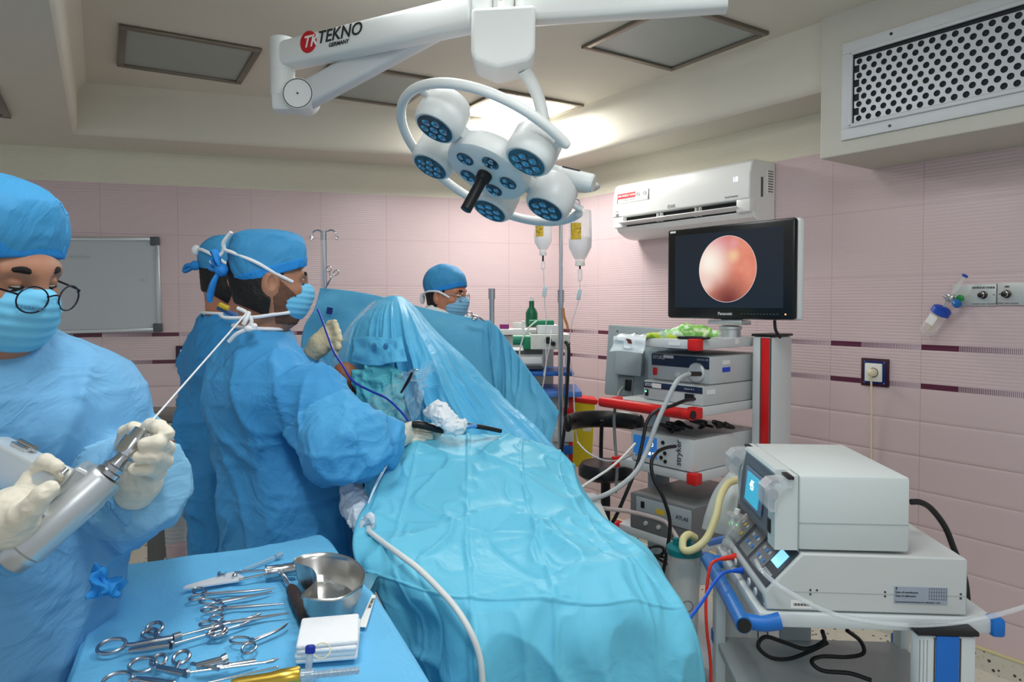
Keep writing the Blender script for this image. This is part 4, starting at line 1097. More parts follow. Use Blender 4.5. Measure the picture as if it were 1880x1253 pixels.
# ---- anaesthetist behind the screen
HB_D = Rbasis((0.93, -0.36, 0.0), pitch=-0.12)
rD = {}
OD = P(819, 541, 3.55)
pD, gD = person(('person in a blue cap and clear glasses looking over the drape screen',), OD, HB_D, P(812, 588, 3.58), P(812, 625, 3.60), P(800, 800, 3.60), (0.9, -0.3),
    [(P(760, 640, 3.65), P(760, 740, 3.62), P(850, 760, 3.5)), (P(868, 632, 3.6), P(900, 720, 3.6), P(920, 690, 3.45))], m_skin2, (m_cap, m_capb), mat('white_scrub', S(222, 224, 222), 0.8, bump=0.1), mat('mask_pale', S(128, 182, 214), 0.7), seed=8, ret=rD, bulk=0.9, collar=False, gvox=0.012)
def glasses(H, parent, mframe, r=0.0012, lens=0.024, zz=-0.004, yy=0.112, tl=None):
    mb = MB(); mb.M = H
    g = thing_child('glasses', parent)
    for s in (-1, 1):
        mb.torus((s * 0.034, yy - 0.004, zz), (s * 0.18, 1, 0.05), (lens, lens * 0.82), r, 36, 6, rx=(1, 0, 0))
        mb.tube([(s * 0.056, yy - 0.010, zz + 0.008), (s * 0.064, yy - 0.02, zz + 0.010), (s * 0.076, 0.02, zz + 0.010), (s * 0.080, -0.02, zz + 0.006)], r * 1.25, n=6)
    mb.tube([(-0.012, yy - 0.001, zz + 0.004), (0, yy + 0.003, zz + 0.008), (0.012, yy - 0.001, zz + 0.004)], r, n=6)
    fr = mb.build('glasses', mframe, parent, True)
    for s in (-1, 1):
        mb = MB(); mb.M = H @ Matrix.Translation((s * 0.034, yy - 0.004, zz)) @ Matrix.Rotation(-s * 0.18, 4, 'Z')
        mb.lathe([(0.001, 0.0006), (lens * 0.98, 0.0006), (lens * 0.98, -0.0006), (0.001, -0.0006)], (0, 0, 0), (0, 1, 0), 30)
        o = mb.build('lens', mat('spectacle_lens', (0.85, 0.9, 0.95), 0.02, trans=1.0, alpha=0.25, ior=1.05, spec=0.8), fr, True)
    return fr
def thing_child(*a): return None
glasses(rD['H4'], pD, mat('frame_clear', S(170, 160, 150), 0.2, 0.4), r=0.0018)
H = rD['H4']
mb = MB(); mb.tube([hloc(0.072, 0.055, -0.01), hloc(0.086, 0.0, 0.012), hloc(0.070, -0.07, 0.005), hloc(0.02, -0.12, -0.02)], 0.005, n=8); mb.build('mask_strap', m_tie, rD['mask'], True)
mb = MB(); mb.ell(hloc(0.01, -0.125, -0.035), (0.014, 0.014, 0.03), 12); mb.build('mask_tie_ends', m_tie, rD['mask'], True)

# ---- scrub nurse with the drill, left foreground
HB_A = Rbasis((0.985, -0.17, 0.0), pitch=-0.30, roll=0.05)
rA = {}
OA = P(-24, 496, 1.11)
def capA(q):
    d = elli(q, (0, -0.012, 0.062), (0.096, 0.118, 0.108))
    b = np.maximum(np.maximum(np.abs(q[:, 0]) - 0.086, np.abs(q[:, 1] + 0.008) - 0.100), np.abs(q[:, 2] - 0.06) - 0.092)
    return smax(d - 0.006, b, 0.05)
sA = P(165, 745, 1.30); eA = P(222, 882, 1.33); wA = P(262, 885, 1.13)
sA2 = Vector((-1.08, 1.12, 1.30)); eA2 = Vector((-1.05, 0.98, 1.12)); wA2 = P(-10, 970, 0.96)
pA, gA = person(('person in a pale blue gown and wire-rimmed glasses holding the bone drill, left foreground',), OA, HB_A, P(-14, 668, 1.16), P(18, 812, 1.19), P(-32, 1085, 1.17), (0.70, -0.71),
    [(sA, eA, wA), (sA2, eA2, wA2)], m_skin, (m_cap, m_capb), m_gA, m_mask, capfn=capA, seed=11, ret=rA, shoulders=0.175, bulk=0.84, gvox=0.006, hemr=0.2, slv=0.74)
sleeve_panel(rA, gA, sA, eA, wA, 0.30, m_slvA)
tie_ = patch('waist_tie', [[(168, 1040, 1.12), (192, 1046, 1.13), (214, 1066, 1.14), (228, 1074, 1.15)], [(170, 1060, 1.11), (190, 1068, 1.11), (206, 1078, 1.12), (222, 1084, 1.13)], [(164, 1100, 1.10), (180, 1098, 1.10), (194, 1094, 1.11), (205, 1092, 1.12)]], 24, 24, m_capb, gA, lambda u, v, G: 0.012 * ridge(u * 4, v * 4, 0, 31), 0.002)
glasses(rA['H4'], pA, mat('frame_dark', S(30, 28, 40), 0.3, 0.5), r=0.0013, lens=0.0245, zz=-0.010, yy=0.126)
H = rA['H4']
def fseam(p):
    q = (p - np.array(OA)) @ np.array(HB_A)
    return np.maximum(np.maximum(np.maximum(capA(q) - 0.0022, np.minimum(np.abs(q[:, 0] + 0.050 - 0.5 * (q[:, 2] - 0.11) * (q[:, 2] > 0.11)), np.abs(q[:, 2] - 0.116 - 0.25 * (q[:, 0] + 0.05)) + (q[:, 0] > -0.05) * 0.1) - 0.0022), 0.05 - q[:, 2]), 0.02 - q[:, 1])
V, Fq = surface(fseam, np.array(OA) - 0.2, np.array(OA) + 0.24, 0.0026); mesh_obj('cap_seam', V, Fq, cloth('cap_seam_blue', S(84, 170, 226)), rA['cap'], True, True, None)
mb = MB(); mb.torus(P(-12, 655, 1.15), (0.1, -0.1, 1), 0.060, 0.015, 40, 10); mb.build('undershirt', mat('undershirt_black', S(24, 28, 40), 0.8), pA, True)
mb = MB(); mb.box(P(6, 333, 1.10), (0.016, 0.008, 0.014), 0.003); mb.build('cap_tie_end', m_tie, rA['cap'], True)
H4 = rA['H4']; text('lettering', 'CE50AVO', 0.009, H4 @ frame((0.046, 0.106, -0.024), (-0.75, 0.66, 0), (0, 0.1, 1)), mat('mask_ink', S(84, 140, 176), 0.7), rA['mask'], True)
# left hand around the chuck
YH = 1.03
glove(pA, [[(262, 800, 1.085, .0115), (276, 783, 1.045, .0108), (292, 785, 1.005, .0103), (308, 797, 0.995, .0092)],
           [(286, 838, 1.075, .0118), (306, 824, 1.035, .0110), (290, 813, 0.985, .0106), (266, 816, 0.98, .0092)],
           [(286, 858, 1.075, .0116), (303, 848, 1.035, .0108), (283, 838, 0.985, .0104), (256, 841, 0.98, .0090)],
           [(278, 872, 1.08, .0108), (291, 868, 1.045, .0100), (270, 860, 1.0, .0096), (248, 862, 0.99, .0084)],
           [(240, 856, 1.105, .0150), (227, 818, 1.10, .0122), (232, 794, 1.08, .0112), (246, 786, 1.06, .0098)]],
      [((258, 882, 1.11), (258, 852, 1.105), .029, .030), ((258, 852, 1.105), (270, 818, 1.09), .026, .021), ((272, 864, 1.09), (284, 836, 1.08), .016, .014), ((248, 900, 1.12), (258, 882, 1.11), .031, .030)])
# right hand holding the grip
glove(pA, [[(40, 950, 0.90, .016), (62, 930, 0.895, .0135), (78, 910, 0.895, .012), (92, 898, 0.90, .0105)],
           [(40, 900, 0.97, .011), (62, 870, 0.99, .011), (84, 848, 0.98, .0105), (104, 858, 0.965, .0095)],
           [(45, 912, 0.98, .011), (72, 878, 1.0, .011), (100, 862, 0.99, .0105), (120, 872, 0.975, .0095)],
           [(50, 930, 0.98, .011), (85, 900, 1.0, .0105), (118, 880, 0.985, .0095)],
           [(52, 945, 0.98, .0105), (80, 925, 0.99, .010), (102, 910, 0.98, .009)]],
      [((-20, 985, 0.96), (22, 948, 0.93), .036, .034), ((22, 948, 0.93), (46, 925, 0.955), .033, .026), ((15, 965, 0.92), (40, 950, 0.905), .026, .019)])
# ================================================================ operating table, patient, drapes
def crs(a, b, c, sd, pw=2.0): return np.clip(1 - np.abs(vnoise(a, b, c, sd)) * 1.7, 0, 1) ** pw
m_dr = cloth('drape_cyan', S(108, 198, 226), 0.04, 0.45, 3.2); m_dr2 = cloth('drape_blue', S(92, 184, 226), 0.04, 0.5, 4.5); m_dr3 = cloth('drape_screen_blue', S(118, 206, 238), 0.04, 0.25, 5.0)
V3 = lambda x, y, z: Vector((x, y, z))
def translucent(m, c, f):
    nt = m.node_tree; b = nt.nodes['Principled BSDF']; out = nt.nodes['Material Output']
    t = nt.nodes.new('ShaderNodeBsdfTranslucent'); t.inputs[0].default_value = c + (1,)
    mx = nt.nodes.new('ShaderNodeMixShader'); mx.inputs[0].default_value = f
    nt.links.new(b.outputs[0], mx.inputs[1]); nt.links.new(t.outputs[0], mx.inputs[2]); nt.links.new(mx.outputs[0], out.inputs['Surface'])
for m_ in (m_dr, m_dr2, m_dr3): m_.node_tree.nodes['Principled BSDF'].inputs['Roughness'].default_value = 0.48
translucent(m_dr3, S(110, 200, 236), 0.38)
# operating table under the drapes
ot = thing('operating_table', 'padded operating table hidden under the patient drapes', 'operating table', (0.05, 1.95, 0))
MB().box((0, 0, 0.82), (0.50, 1.0, 0.06), 0.02).build('table_top', M_GREY(), ot)
MB().box((0, 0.05, 0.42), (0.22, 0.28, 0.74), 0.02).build('column', M_STEEL(), ot)
MB().box((0, 0.05, 0.04), (0.46, 0.9, 0.08), 0.02).build('base', M_STEEL(), ot)
# patient: lies along the table, knee raised under the hill of drape
pat = thing('person', 'patient lying under the blue drapes, only a bare brown limb showing beside the surgeon', 'person', (0.05, 1.95, 0))
def fpat(p):
    d = cone(p, V3(0.05, 1.62, 0.90), V3(0.05, 2.0, 0.90), 0.05, 0.06)
    d = smin(d, cone(p, V3(0.05, 2.0, 0.90), V3(-0.2, 2.75, 0.95), 0.06, 0.06), 0.08)
    d = smin(d, cone(p, V3(-0.2, 2.75, 0.95), V3(-0.40, 2.72, 1.30), 0.06, 0.05), 0.08)
    d = smin(d, cone(p, P(648, 745, 2.50), P(636, 690, 2.42), 0.050, 0.040), 0.04)
    d = smin(d, cone(p, P(636, 690, 2.42), P(630, 683, 2.42), 0.030, 0.028), 0.03)
    d = smin(d, cone(p, P(648, 745, 2.50), V3(-0.40, 2.72, 1.1), 0.05, 0.06), 0.06)
    return d
V, Fq = surface(fpat, (-0.75, 1.4, 0.8), (0.3, 2.95, 1.5), 0.010)
mesh_obj('body', V, Fq, mat('patient_skin', S(156, 98, 68), 0.5, sss=0.05, noise=0.08, nscale=30), pat, True, True, None)
# front drape over the table end
def dfront(u, v, G):
    x, y, z = G[..., 0], G[..., 1], G[..., 2]
    hang = sstep(0.50, 0.66, v)
    d = 0.022 * (1 - hang) * (crs(x * 3.2 + y * 2, y * 2.6 - x * 2, 0, 41, 1.6) - 0.4)
    d = d + 0.011 * (crs(x * 5 - y * 3, y * 3.5 + x * 2.5, z * 2, 42, 6.0) - 0.2) - 0.007 * crs(x * 4 + y * 3, y * 4 - x * 3, z * 2, 47, 8.0) + 0.006 * (crs(x * 17 + y * 6, y * 13 - x * 5, z * 5, 45, 3.0) - 0.25)
    d = d + hang * 0.040 * vnoise(x * 8 + 0.8 * v, 0, z * 1.2, 43) + hang * 0.026 * (crs(x * 11 + z * 1.5, 0, z * 2, 44) - 0.3)
    # packing creases
    cu = np.abs(((u * 1.0 + 0.02 * vnoise(v * 3, 0, 0, 3)) / 0.25) % 1 - 0.5) * 0.25; cv = np.abs(((v + 0.01 * vnoise(u * 4, 0, 0, 5)) / 0.2) % 1 - 0.5) * 0.2
    return (d + 0.005 * np.exp(-(cu / 0.006) ** 2) + 0.005 * np.exp(-(cv / 0.005) ** 2)) * sstep(0, 0.05, u) * sstep(1.0, 0.95, u)
ft = [
 [(745, 816, 2.06), (800, 799, 2.10), (870, 793, 2.14), (950, 797, 2.10), (1012, 818, 2.05), (1050, 850, 2.02)],
 [(716, 850, 1.94), (790, 845, 1.93), (870, 842, 1.92), (950, 850, 1.90), (1020, 880, 1.88), (1068, 905, 1.88)],
 [(690, 900, 1.80), (780, 912, 1.76), (870, 920, 1.74), (960, 925, 1.73), (1050, 940, 1.72), (1120, 962, 1.74)],
 [(656, 955, 1.68), (770, 985, 1.58), (870, 998, 1.56), (980, 1003, 1.55), (1090, 1006, 1.54), (1182, 1012, 1.58)],
 [(650, 1020, 1.56), (770, 1052, 1.44), (880, 1068, 1.42), (1000, 1075, 1.41), (1130, 1078, 1.41), (1238, 1085, 1.46)],
 [(690, 1085, 1.49), (775, 1112, 1.385), (885, 1132, 1.365), (1010, 1140, 1.355), (1150, 1136, 1.36), (1268, 1138, 1.42)],
 [(715, 1160, 1.48), (780, 1200, 1.375), (890, 1225, 1.35), (1015, 1230, 1.345), (1160, 1230, 1.35), (1290, 1215, 1.41)],
]
def hangrow(z, spread): return [V3(x * spread + 0.02, y, z) for x, y in ((-0.27, 1.49), (-0.17, 1.39), (-0.04, 1.36), (0.10, 1.35), (0.24, 1.355), (0.37, 1.42))]
ft += [hangrow(0.60, 1.04), hangrow(0.36, 1.08), hangrow(0.14, 1.12)]
fd = patch('patient_drape', ft, 150, 240, m_dr, None, dfront, 0.002, world=False)
tag(fd, 'pale blue drape over the near end of the operating table, hanging to the floor', 'drape')
# right side of the drape, falling behind the front corner
sd_ = patch('side_fall', [[ft[k][-1] for k in range(len(ft))], [(P(*ft[k][-1]) if not isinstance(ft[k][-1], Vector) else ft[k][-1]) + V3(0.01, 0.22, -0.06) for k in range(len(ft))],
                    [(P(*ft[k][-1]) if not isinstance(ft[k][-1], Vector) else ft[k][-1]) + V3(-0.03, 0.55, -0.2) for k in range(len(ft))]], 80, 30, m_dr, fd,
      lambda u, v, G: 0.015 * vnoise(G[..., 0] * 6, G[..., 1] * 9, G[..., 2] * 2, 51) * sstep(0, 0.3, v), 0.002)
sl_ = patch('side_fall', [[ft[k][0] for k in range(len(ft))], [(P(*ft[k][0]) if not isinstance(ft[k][0], Vector) else ft[k][0]) + V3(-0.01, 0.22, -0.06) for k in range(len(ft))],
                    [(P(*ft[k][0]) if not isinstance(ft[k][0], Vector) else ft[k][0]) + V3(0.03, 0.5, -0.25) for k in range(len(ft))]], 80, 30, m_dr, fd,
      lambda u, v, G: 0.02 * vnoise(G[..., 0] * 6, G[..., 1] * 9, G[..., 2] * 2, 52) * sstep(0, 0.3, v), 0.002)
# border strip along the drape's upper left edge
mb = MB(); mb.tube([P(750, 808, 2.02), P(722, 836, 1.92), P(700, 872, 1.82), P(684, 905, 1.74), P(676, 925, 1.70)], [.002, .003, .004, .003, .002], n=8, flat=((0, 0, 1), 0.8)); mb.build('edge_strip', mat('strip_white', S(206, 230, 240), 0.5), fd)
# hill of drape over the raised knee
def dhill(u, v, G):
    k = sstep(0.02, 0.5, v)
    f = 0.050 * (crs(u * 7.0 + 0.35 * v, 0, v * 0.7, 61, 2.4) - 0.3) + 0.022 * (crs(u * 15 + 0.8 * v, 0, v * 1.2, 62, 2.6) - 0.3)
    f = f + sum(a_ * np.exp(-((u - u0 - 0.03 * (v - 0.5) * s_ - 0.012 * vnoise(v * 4, u0 * 9, 0, 66)) / w_) ** 2) for u0, a_, w_, s_ in ((0.30, 0.016, 0.012, -1), (0.42, 0.022, 0.010, 0.5), (0.53, 0.026, 0.012, 1), (0.64, 0.020, 0.009, 2), (0.74, 0.024, 0.012, 1.5), (0.86, 0.018, 0.010, 2)))
    return k * f + 0.010 * vnoise(G[..., 0] * 7, G[..., 1] * 7, G[..., 2] * 7, 63)
hr = [
 [(700, 549, 2.78), (712, 543, 2.74), (726, 541, 2.72), (740, 544, 2.74), (752, 552, 2.80)],
 [(652, 592, 2.68), (690, 582, 2.56), (735, 580, 2.52), (770, 592, 2.58), (806, 606, 2.78)],
 [(630, 645, 2.60), (682, 640, 2.46), (745, 645, 2.40), (805, 655, 2.46), (862, 660, 2.72)],
 [(618, 700, 2.56), (680, 700, 2.42), (760, 712, 2.32), (842, 720, 2.36), (918, 720, 2.62)],
 [(620, 760, 2.52), (690, 765, 2.38), (785, 775, 2.26), (885, 782, 2.26), (978, 776, 2.46)],
 [(640, 850, 2.46), (710, 845, 2.32), (810, 850, 2.18), (920, 850, 2.15), (1036, 838, 2.30)],
 [(660, 930, 2.40), (720, 920, 2.28), (820, 920, 2.14), (930, 920, 2.12), (1060, 910, 2.24)],
]
hd = patch('patient_drape', hr, 150, 150, m_dr2, None, dhill, 0.002, world=False); tag(hd, 'blue drape falling in long folds from the raised peak in the middle', 'drape')
# flap with two slots on the hill
fl_ = [[(648, 622, 2.46), (680, 618, 2.39), (715, 622, 2.36), (738, 618, 2.36)], [(650, 645, 2.43), (682, 642, 2.365), (716, 644, 2.33), (742, 640, 2.33)], [(640, 662, 2.42), (680, 672, 2.34), (718, 668, 2.30), (748, 664, 2.30)]]
fo = patch('holed_flap', fl_, 50, 24, m_dr2, hd, lambda u, v, G: 0.006 * vnoise(u * 8, v * 3, 0, 71), 0.002)
for px in (687, 708):
    mb = MB(); mb.torus(P(px, 636, 2.338), (0.1, -1, 0.3), (0.0065, 0.0095), 0.0015, 20, 6, rx=(1, 0, 0)); mb.cyl(P(px, 636, 2.336), P(px, 636, 2.3365), 0.006, n=14); mb.build('slot', mat('drape_shadow_blue', S(40, 112, 160), 0.7), fo)
# wet green-blue sheet and clear pouch in the hollow left of the hill
gr = patch('wet_towel', [[(650, 682, 2.40), (680, 672, 2.36), (715, 672, 2.33), (742, 684, 2.30)], [(650, 720, 2.36), (680, 712, 2.31), (715, 715, 2.29), (740, 722, 2.27)], [(655, 770, 2.30), (690, 765, 2.26), (720, 765, 2.24), (745, 765, 2.23)], [(665, 800, 2.28), (695, 805, 2.22), (730, 805, 2.20), (750, 800, 2.20)]], 60, 60, cloth('wet_green_towel', S(92, 186, 200), 0.08, 0.7, 16), None,
      lambda u, v, G: 0.012 * ridge(u * 6, v * 6, 0, 81), 0.003, world=False)
tag(gr, 'wet sea-green towel bunched in the hollow beside the raised drape', 'towel')
mclear = mat('clear_film', (0.86, 0.95, 1.0), 0.08, spec=0.9, trans=0.6, alpha=0.30, ior=1.2)
pch = patch('drainage_pouch', [[(664, 745, 2.22), (700, 722, 2.22), (740, 690, 2.22), (800, 668, 2.20)], [(668, 775, 2.20), (705, 745, 2.18), (745, 715, 2.17), (795, 680, 2.18)], [(680, 795, 2.19), (720, 780, 2.14), (755, 745, 2.13), (775, 705, 2.16)], [(690, 800, 2.19), (735, 796, 2.15), (765, 768, 2.14), (770, 725, 2.17)]], 70, 70, mclear, None,
      lambda u, v, G: 0.016 * ridge(u * 7, v * 7, 0, 83) + 0.006 * ridge(u * 19, v * 17, 0, 84), 0.0, world=False)
tag(pch, 'clear crinkled plastic pouch stuck on the drape below the peak', 'plastic pouch')
film = patch('clear_film_edge', [[(700, 548, 2.76), (690, 552, 2.74), (682, 558, 2.72)], [(660, 590, 2.64), (645, 600, 2.64), (638, 615, 2.64)], [(634, 650, 2.56), (622, 650, 2.58), (614, 655, 2.60)], [(626, 700, 2.52), (612, 700, 2.54), (606, 705, 2.56)]], 24, 60, mclear, hd, lambda u, v, G: 0.012 * ridge(u * 5, v * 8, 0, 85), 0.0)
# screen drape between the two posts
def dscr(u, v, G): return 0.020 * vnoise(u * 7, 0, v * 1.5, 91) * sstep(0, 0.3, v) + 0.012 * (crs(u * 9 + v, 0, v, 92) - 0.3) * sstep(0, 0.2, v)
sr = [[(588, 529, 2.98), (640, 534, 3.04), (700, 545, 3.08), (780, 566, 3.12), (850, 581, 3.15), (903, 590, 3.15)],
      [(576, 568, 2.97), (640, 575, 3.02), (700, 585, 3.05), (780, 605, 3.08), (850, 618, 3.12), (903, 625, 3.12)],
      [(556, 610, 2.96), (630, 640, 3.00), (700, 655, 3.02), (790, 680, 3.05), (860, 690, 3.08), (908, 690, 3.08)],
      [(552, 700, 2.96), (630, 740, 2.98), (700, 760, 3.0), (790, 790, 3.0), (865, 800, 3.02), (915, 800, 3.02)],
      [(552, 900, 2.96), (630, 900, 2.98), (700, 900, 3.0), (790, 900, 3.0), (865, 900, 3.0), (920, 890, 3.0)]]
sc_ = patch('screen_drape', sr, 120, 100, m_dr3, None, dscr, 0.002, world=False); tag(sc_, 'blue screen drape hung between the hooked post and the stub post', 'drape')
mb = MB(); Ms = frame(P(605, 571, 2.955), (0.97, 0.1, -0.18), (0.2, 0, 1)); mb.M = Ms
mb.box((0, 0, 0), (0.024, 0.028, 0.0012)); mb.cur = 1; mb.prism([(-0.006, -0.009), (0.006, -0.009), (0.006, 0.003), (0.0, 0.009), (-0.006, 0.003)], 0.0, 0.001, Matrix.Rotation(PI / 2, 4, 'X') @ Matrix.Translation((0, -0.0016, 0)))
mb.build('symbol', [mat('symbol_navy', S(24, 40, 120), 0.5), mat('sticker_white')], sc_)
tail = [[(901, 590, 3.14), (918, 608, 3.10), (945, 645, 3.04), (985, 698, 2.96), (1028, 758, 2.88)],
        [(905, 640, 3.10), (925, 665, 3.04), (950, 705, 2.98), (985, 745, 2.92), (1020, 785, 2.86)],
        [(905, 700, 3.05), (925, 730, 2.98), (950, 765, 2.90), (982, 800, 2.84), (1010, 815, 2.82)],
        [(915, 790, 2.98), (930, 810, 2.90), (952, 830, 2.82), (980, 845, 2.78), (1005, 850, 2.76)],
        [(930, 900, 2.9), (945, 905, 2.85), (965, 910, 2.8), (985, 915, 2.76), (1010, 915, 2.74)]]
tl = patch('side_fall', tail, 80, 80, m_dr3, sc_, lambda u, v, G: 0.028 * vnoise(u * 6 + v * 1.2, 0, v, 95) + 0.012 * (crs(u * 8 + v, 0, v * 2, 96) - 0.3), 0.002)
# posts
def hooked(mb, c, w, h):
    for s in (-1, 1): mb.tube([c, c + V3(s * w * 0.5, 0, 0.012), c + V3(s * w * 0.86, 0, 0.002), c + V3(s * w * 0.90, 0, -h), c + V3(s * w, -0.004, -h * 1.25), c + V3(s * w * 1.1, -0.004, -h * 0.6)], 0.0035, n=8)
tp = P(595, 428, 3.02)
po = thing('screen_post', 'chrome post with two hooks at its top holding up the left of the screen drape', 'drape post', (tp.x, tp.y, 0))
MB().tube([P(596, 428, 3.02), V3(tp.x - 0.012, tp.y, 0.06)], 0.0115, n=16, sm=0).build('pole', M_CHROME(), po, True)
mb = MB(); hooked(mb, tp + V3(0, 0, 0.0), 0.055, 0.022); mb.build('hook', M_CHROME(), po, True)
mb = MB(); mb.cyl(tp + V3(0, 0, -0.03), tp + V3(0, 0, 0.008), 0.0135, n=16); mb.build('cap', M_STEEL(), po, True)
mb = MB(); mb.box((tp.x - 0.012, tp.y, 0.03), (0.30, 0.30, 0.06), 0.02); mb.build('base', M_STEEL(), po, True)
tp2 = P(903, 531, 3.18)
po2 = thing('screen_post', 'grey stub post with a thick collar holding the right end of the screen drape', 'drape post', (tp2.x, tp2.y, 0))
MB().tube([tp2, V3(tp2.x, tp2.y, 0.06)], 0.0115, n=16, sm=0).build('pole', M_STEEL(), po2, True)
MB().cyl(tp2 + V3(0, 0, 0.002), tp2 + V3(0, 0, -0.045), 0.015, n=18).build('collar', M_STEEL(), po2, True)
MB().box((tp2.x, tp2.y, 0.03), (0.2, 0.26, 0.06), 0.02).build('base', M_STEEL(), po2, True)
# ring-handled instruments: generic scissors-type forceps in its own plane
mst = mat('instrument_steel', S(176, 178, 184), 0.24, 1.0)
def forceps(name, label, pts, group=None, ring=(0.0125, 0.0105), rad=0.0026, spread=0.0, tip=None, cat='forceps', curve=0.0, lift=(0, 0, 1)):
    """pts: ring1 centre, ring2 centre, pivot, tip (world)"""
    r1, r2, pv, tp_ = [Vector(q) for q in pts]
    t = thing(name, label, cat, tuple(pv), 0, group)
    up = Vector(lift)
    for rc, sgn in ((r1, 1), (r2, -1)):
        ax = (pv - rc).normalized(); side = up.cross(ax).normalized()
        mb = MB(); nrm = ax.cross(side).normalized()
        mb.torus(rc, nrm, (ring[0] * 1.25, ring[1]), rad, 28, 8, rx=ax)
        st = rc + ax * ring[0] * 1.25
        d2 = (tp_ - pv).normalized(); s2 = up.cross(d2).normalized()
        md = pv + (tp_ - pv) * 0.5 + s2 * (0.0018 * sgn)
        tpc = tp_ + s2 * (0.0006 * sgn) 
        cv = s2 * curve
        mb.tube([st, st + (pv - st) * 0.6, pv + up * (0.0012 * sgn), md, pv + (tp_ - pv) * 0.8 + s2 * 0.001 * sgn + cv * 0.25, tpc + cv], [rad, rad * 1.0, rad * 1.25, rad * 1.0, rad * 0.8, rad * 0.5], n=8, sm=5)
        mb.build('arm', mst, t, True)
    MB().cyl(pv - up * 0.004, pv + up * 0.004, 0.0042, n=14).build('pivot', mst, t, True)
    return t
forceps('forceps', 'ring-handled clamp pinned upright on the drape beside the hooked post', [P(604, 494, 2.97), P(617, 501, 2.97), P(607, 512, 2.96), P(597, 530, 2.96)], rad=0.0022, ring=(0.010, 0.009), lift=(0.1, -1, 0.1))
forceps('forceps', 'small clamp on the screen drape in front of the person in glasses', [P(862, 577, 3.10), P(872, 584, 3.10), P(878, 582, 3.10), P(892, 592, 3.10)], rad=0.003, ring=(0.010, 0.009), lift=(0.1, -1, 0.1))
# ================================================================ instrument table in the foreground
ZT = 0.95
tc_ = [PZ(590, 982, ZT), PZ(190, 1046, ZT), PZ(118, 1253, ZT), PZ(792, 1253, ZT), PZ(664, 1066, ZT)]
it = thing('instrument_table', 'steel instrument table under the blue cloth in the foreground', 'table', (-0.46, 1.18, 0))
MB().box((-0.46, 1.18, ZT - 0.03), (0.36, 0.60, 0.03), 0.006).build('table_top', M_STEEL(), it, True)
for lx in (-0.62, -0.30):
    for ly in (0.92, 1.44):
        MB().cyl((lx, ly, 0.03), (lx, ly, ZT - 0.03), 0.014, n=14).build('leg', M_STEEL(), it, True)
# cloth: closed outline on the table top, then falls
out = [PZ(190, 1046, ZT), PZ(300, 1026, ZT), PZ(430, 1008, ZT), PZ(540, 990, ZT), PZ(594, 982, ZT), PZ(628, 1020, ZT), PZ(664, 1064, ZT), PZ(690, 1090, ZT), PZ(735, 1160, ZT), PZ(792, 1253, ZT), PZ(850, 1370, ZT),
       PZ(60, 1400, ZT), PZ(96, 1310, ZT), PZ(120, 1253, ZT), PZ(150, 1170, ZT), PZ(172, 1100, ZT)]
cen = Vector((sum(p.x for p in out) / len(out), sum(p.y for p in out) / len(out), ZT))
def closed(pts, n):
    q = np.array([tuple(p) for p in pts]); m = len(q); s = np.linspace(0, m, n, endpoint=False); i = s.astype(int); t = (s - i)[:, None]
    a, b, c, d = q[(i - 1) % m], q[i % m], q[(i + 1) % m], q[(i + 2) % m]
    return 0.5 * (2 * b + (c - a) * t + (2 * a - 5 * b + 4 * c - d) * t * t + (3 * b - a - 3 * c + d) * t ** 3)
nr = 220; O_ = closed(out, nr); Cn = np.array(cen)
rows = []
for k in np.linspace(0.02, 1.0, 60):
    r = Cn + (O_ - Cn) * k; z = 0.004 * vnoise(r[:, 0] * 9, r[:, 1] * 9, 0, 201) + 0.0025 * crs(r[:, 0] * 7 + r[:, 1] * 4, r[:, 1] * 7, 0, 202)
    r = r.copy(); r[:, 2] = ZT + z * (k < 0.97) - 0.006 * (k > 0.97); rows.append(r)
dirs = O_ - Cn; dirs[:, 2] = 0; dirs /= np.linalg.norm(dirs, axis=1, keepdims=True)
for q in np.linspace(0.02, 1, 50):
    amp = 0.028 * q ** 0.6; ang = np.linspace(0, 2 * PI, nr, endpoint=False)
    off = 0.012 * min(1, q * 8) + amp * vnoise(np.cos(ang) * 5, np.sin(ang) * 5, q * 0.8, 203) + 0.4 * amp * crs(np.cos(ang) * 9, np.sin(ang) * 9, q * 1.2, 204)
    off = np.minimum(off, 0.03)
    r = O_ + dirs * off[:, None]; r[:, 2] = ZT - 0.006 - 0.72 * q; rows.append(r)
V = np.concatenate(rows); m_ = len(rows); idx = np.arange(m_ * nr).reshape(m_, nr)
Fq = np.stack([idx[:-1], idx[1:], np.roll(idx, -1, 1)[1:], np.roll(idx, -1, 1)[:-1]], -1).reshape(-1, 4)
V = np.concatenate([V, Cn[None]]); cap_ = [[len(V) - 1, int(idx[0, j]), int(idx[0, (j + 1) % nr])] for j in range(nr)]
m_tab = cloth('table_cloth_blue', S(106, 186, 230), 0.05, 0.18, 9.0)
tcl = mesh_obj('table_drape', V.tolist(), Fq.tolist() + cap_, m_tab, None, False, True, None)
tag(tcl, 'blue cloth spread over the instrument table and hanging down its sides', 'tablecloth')
ZI = ZT + 0.007
def T(x, y, dz=0.0): return PZ(x, y, ZI + dz)
U = (0, 0, 1)
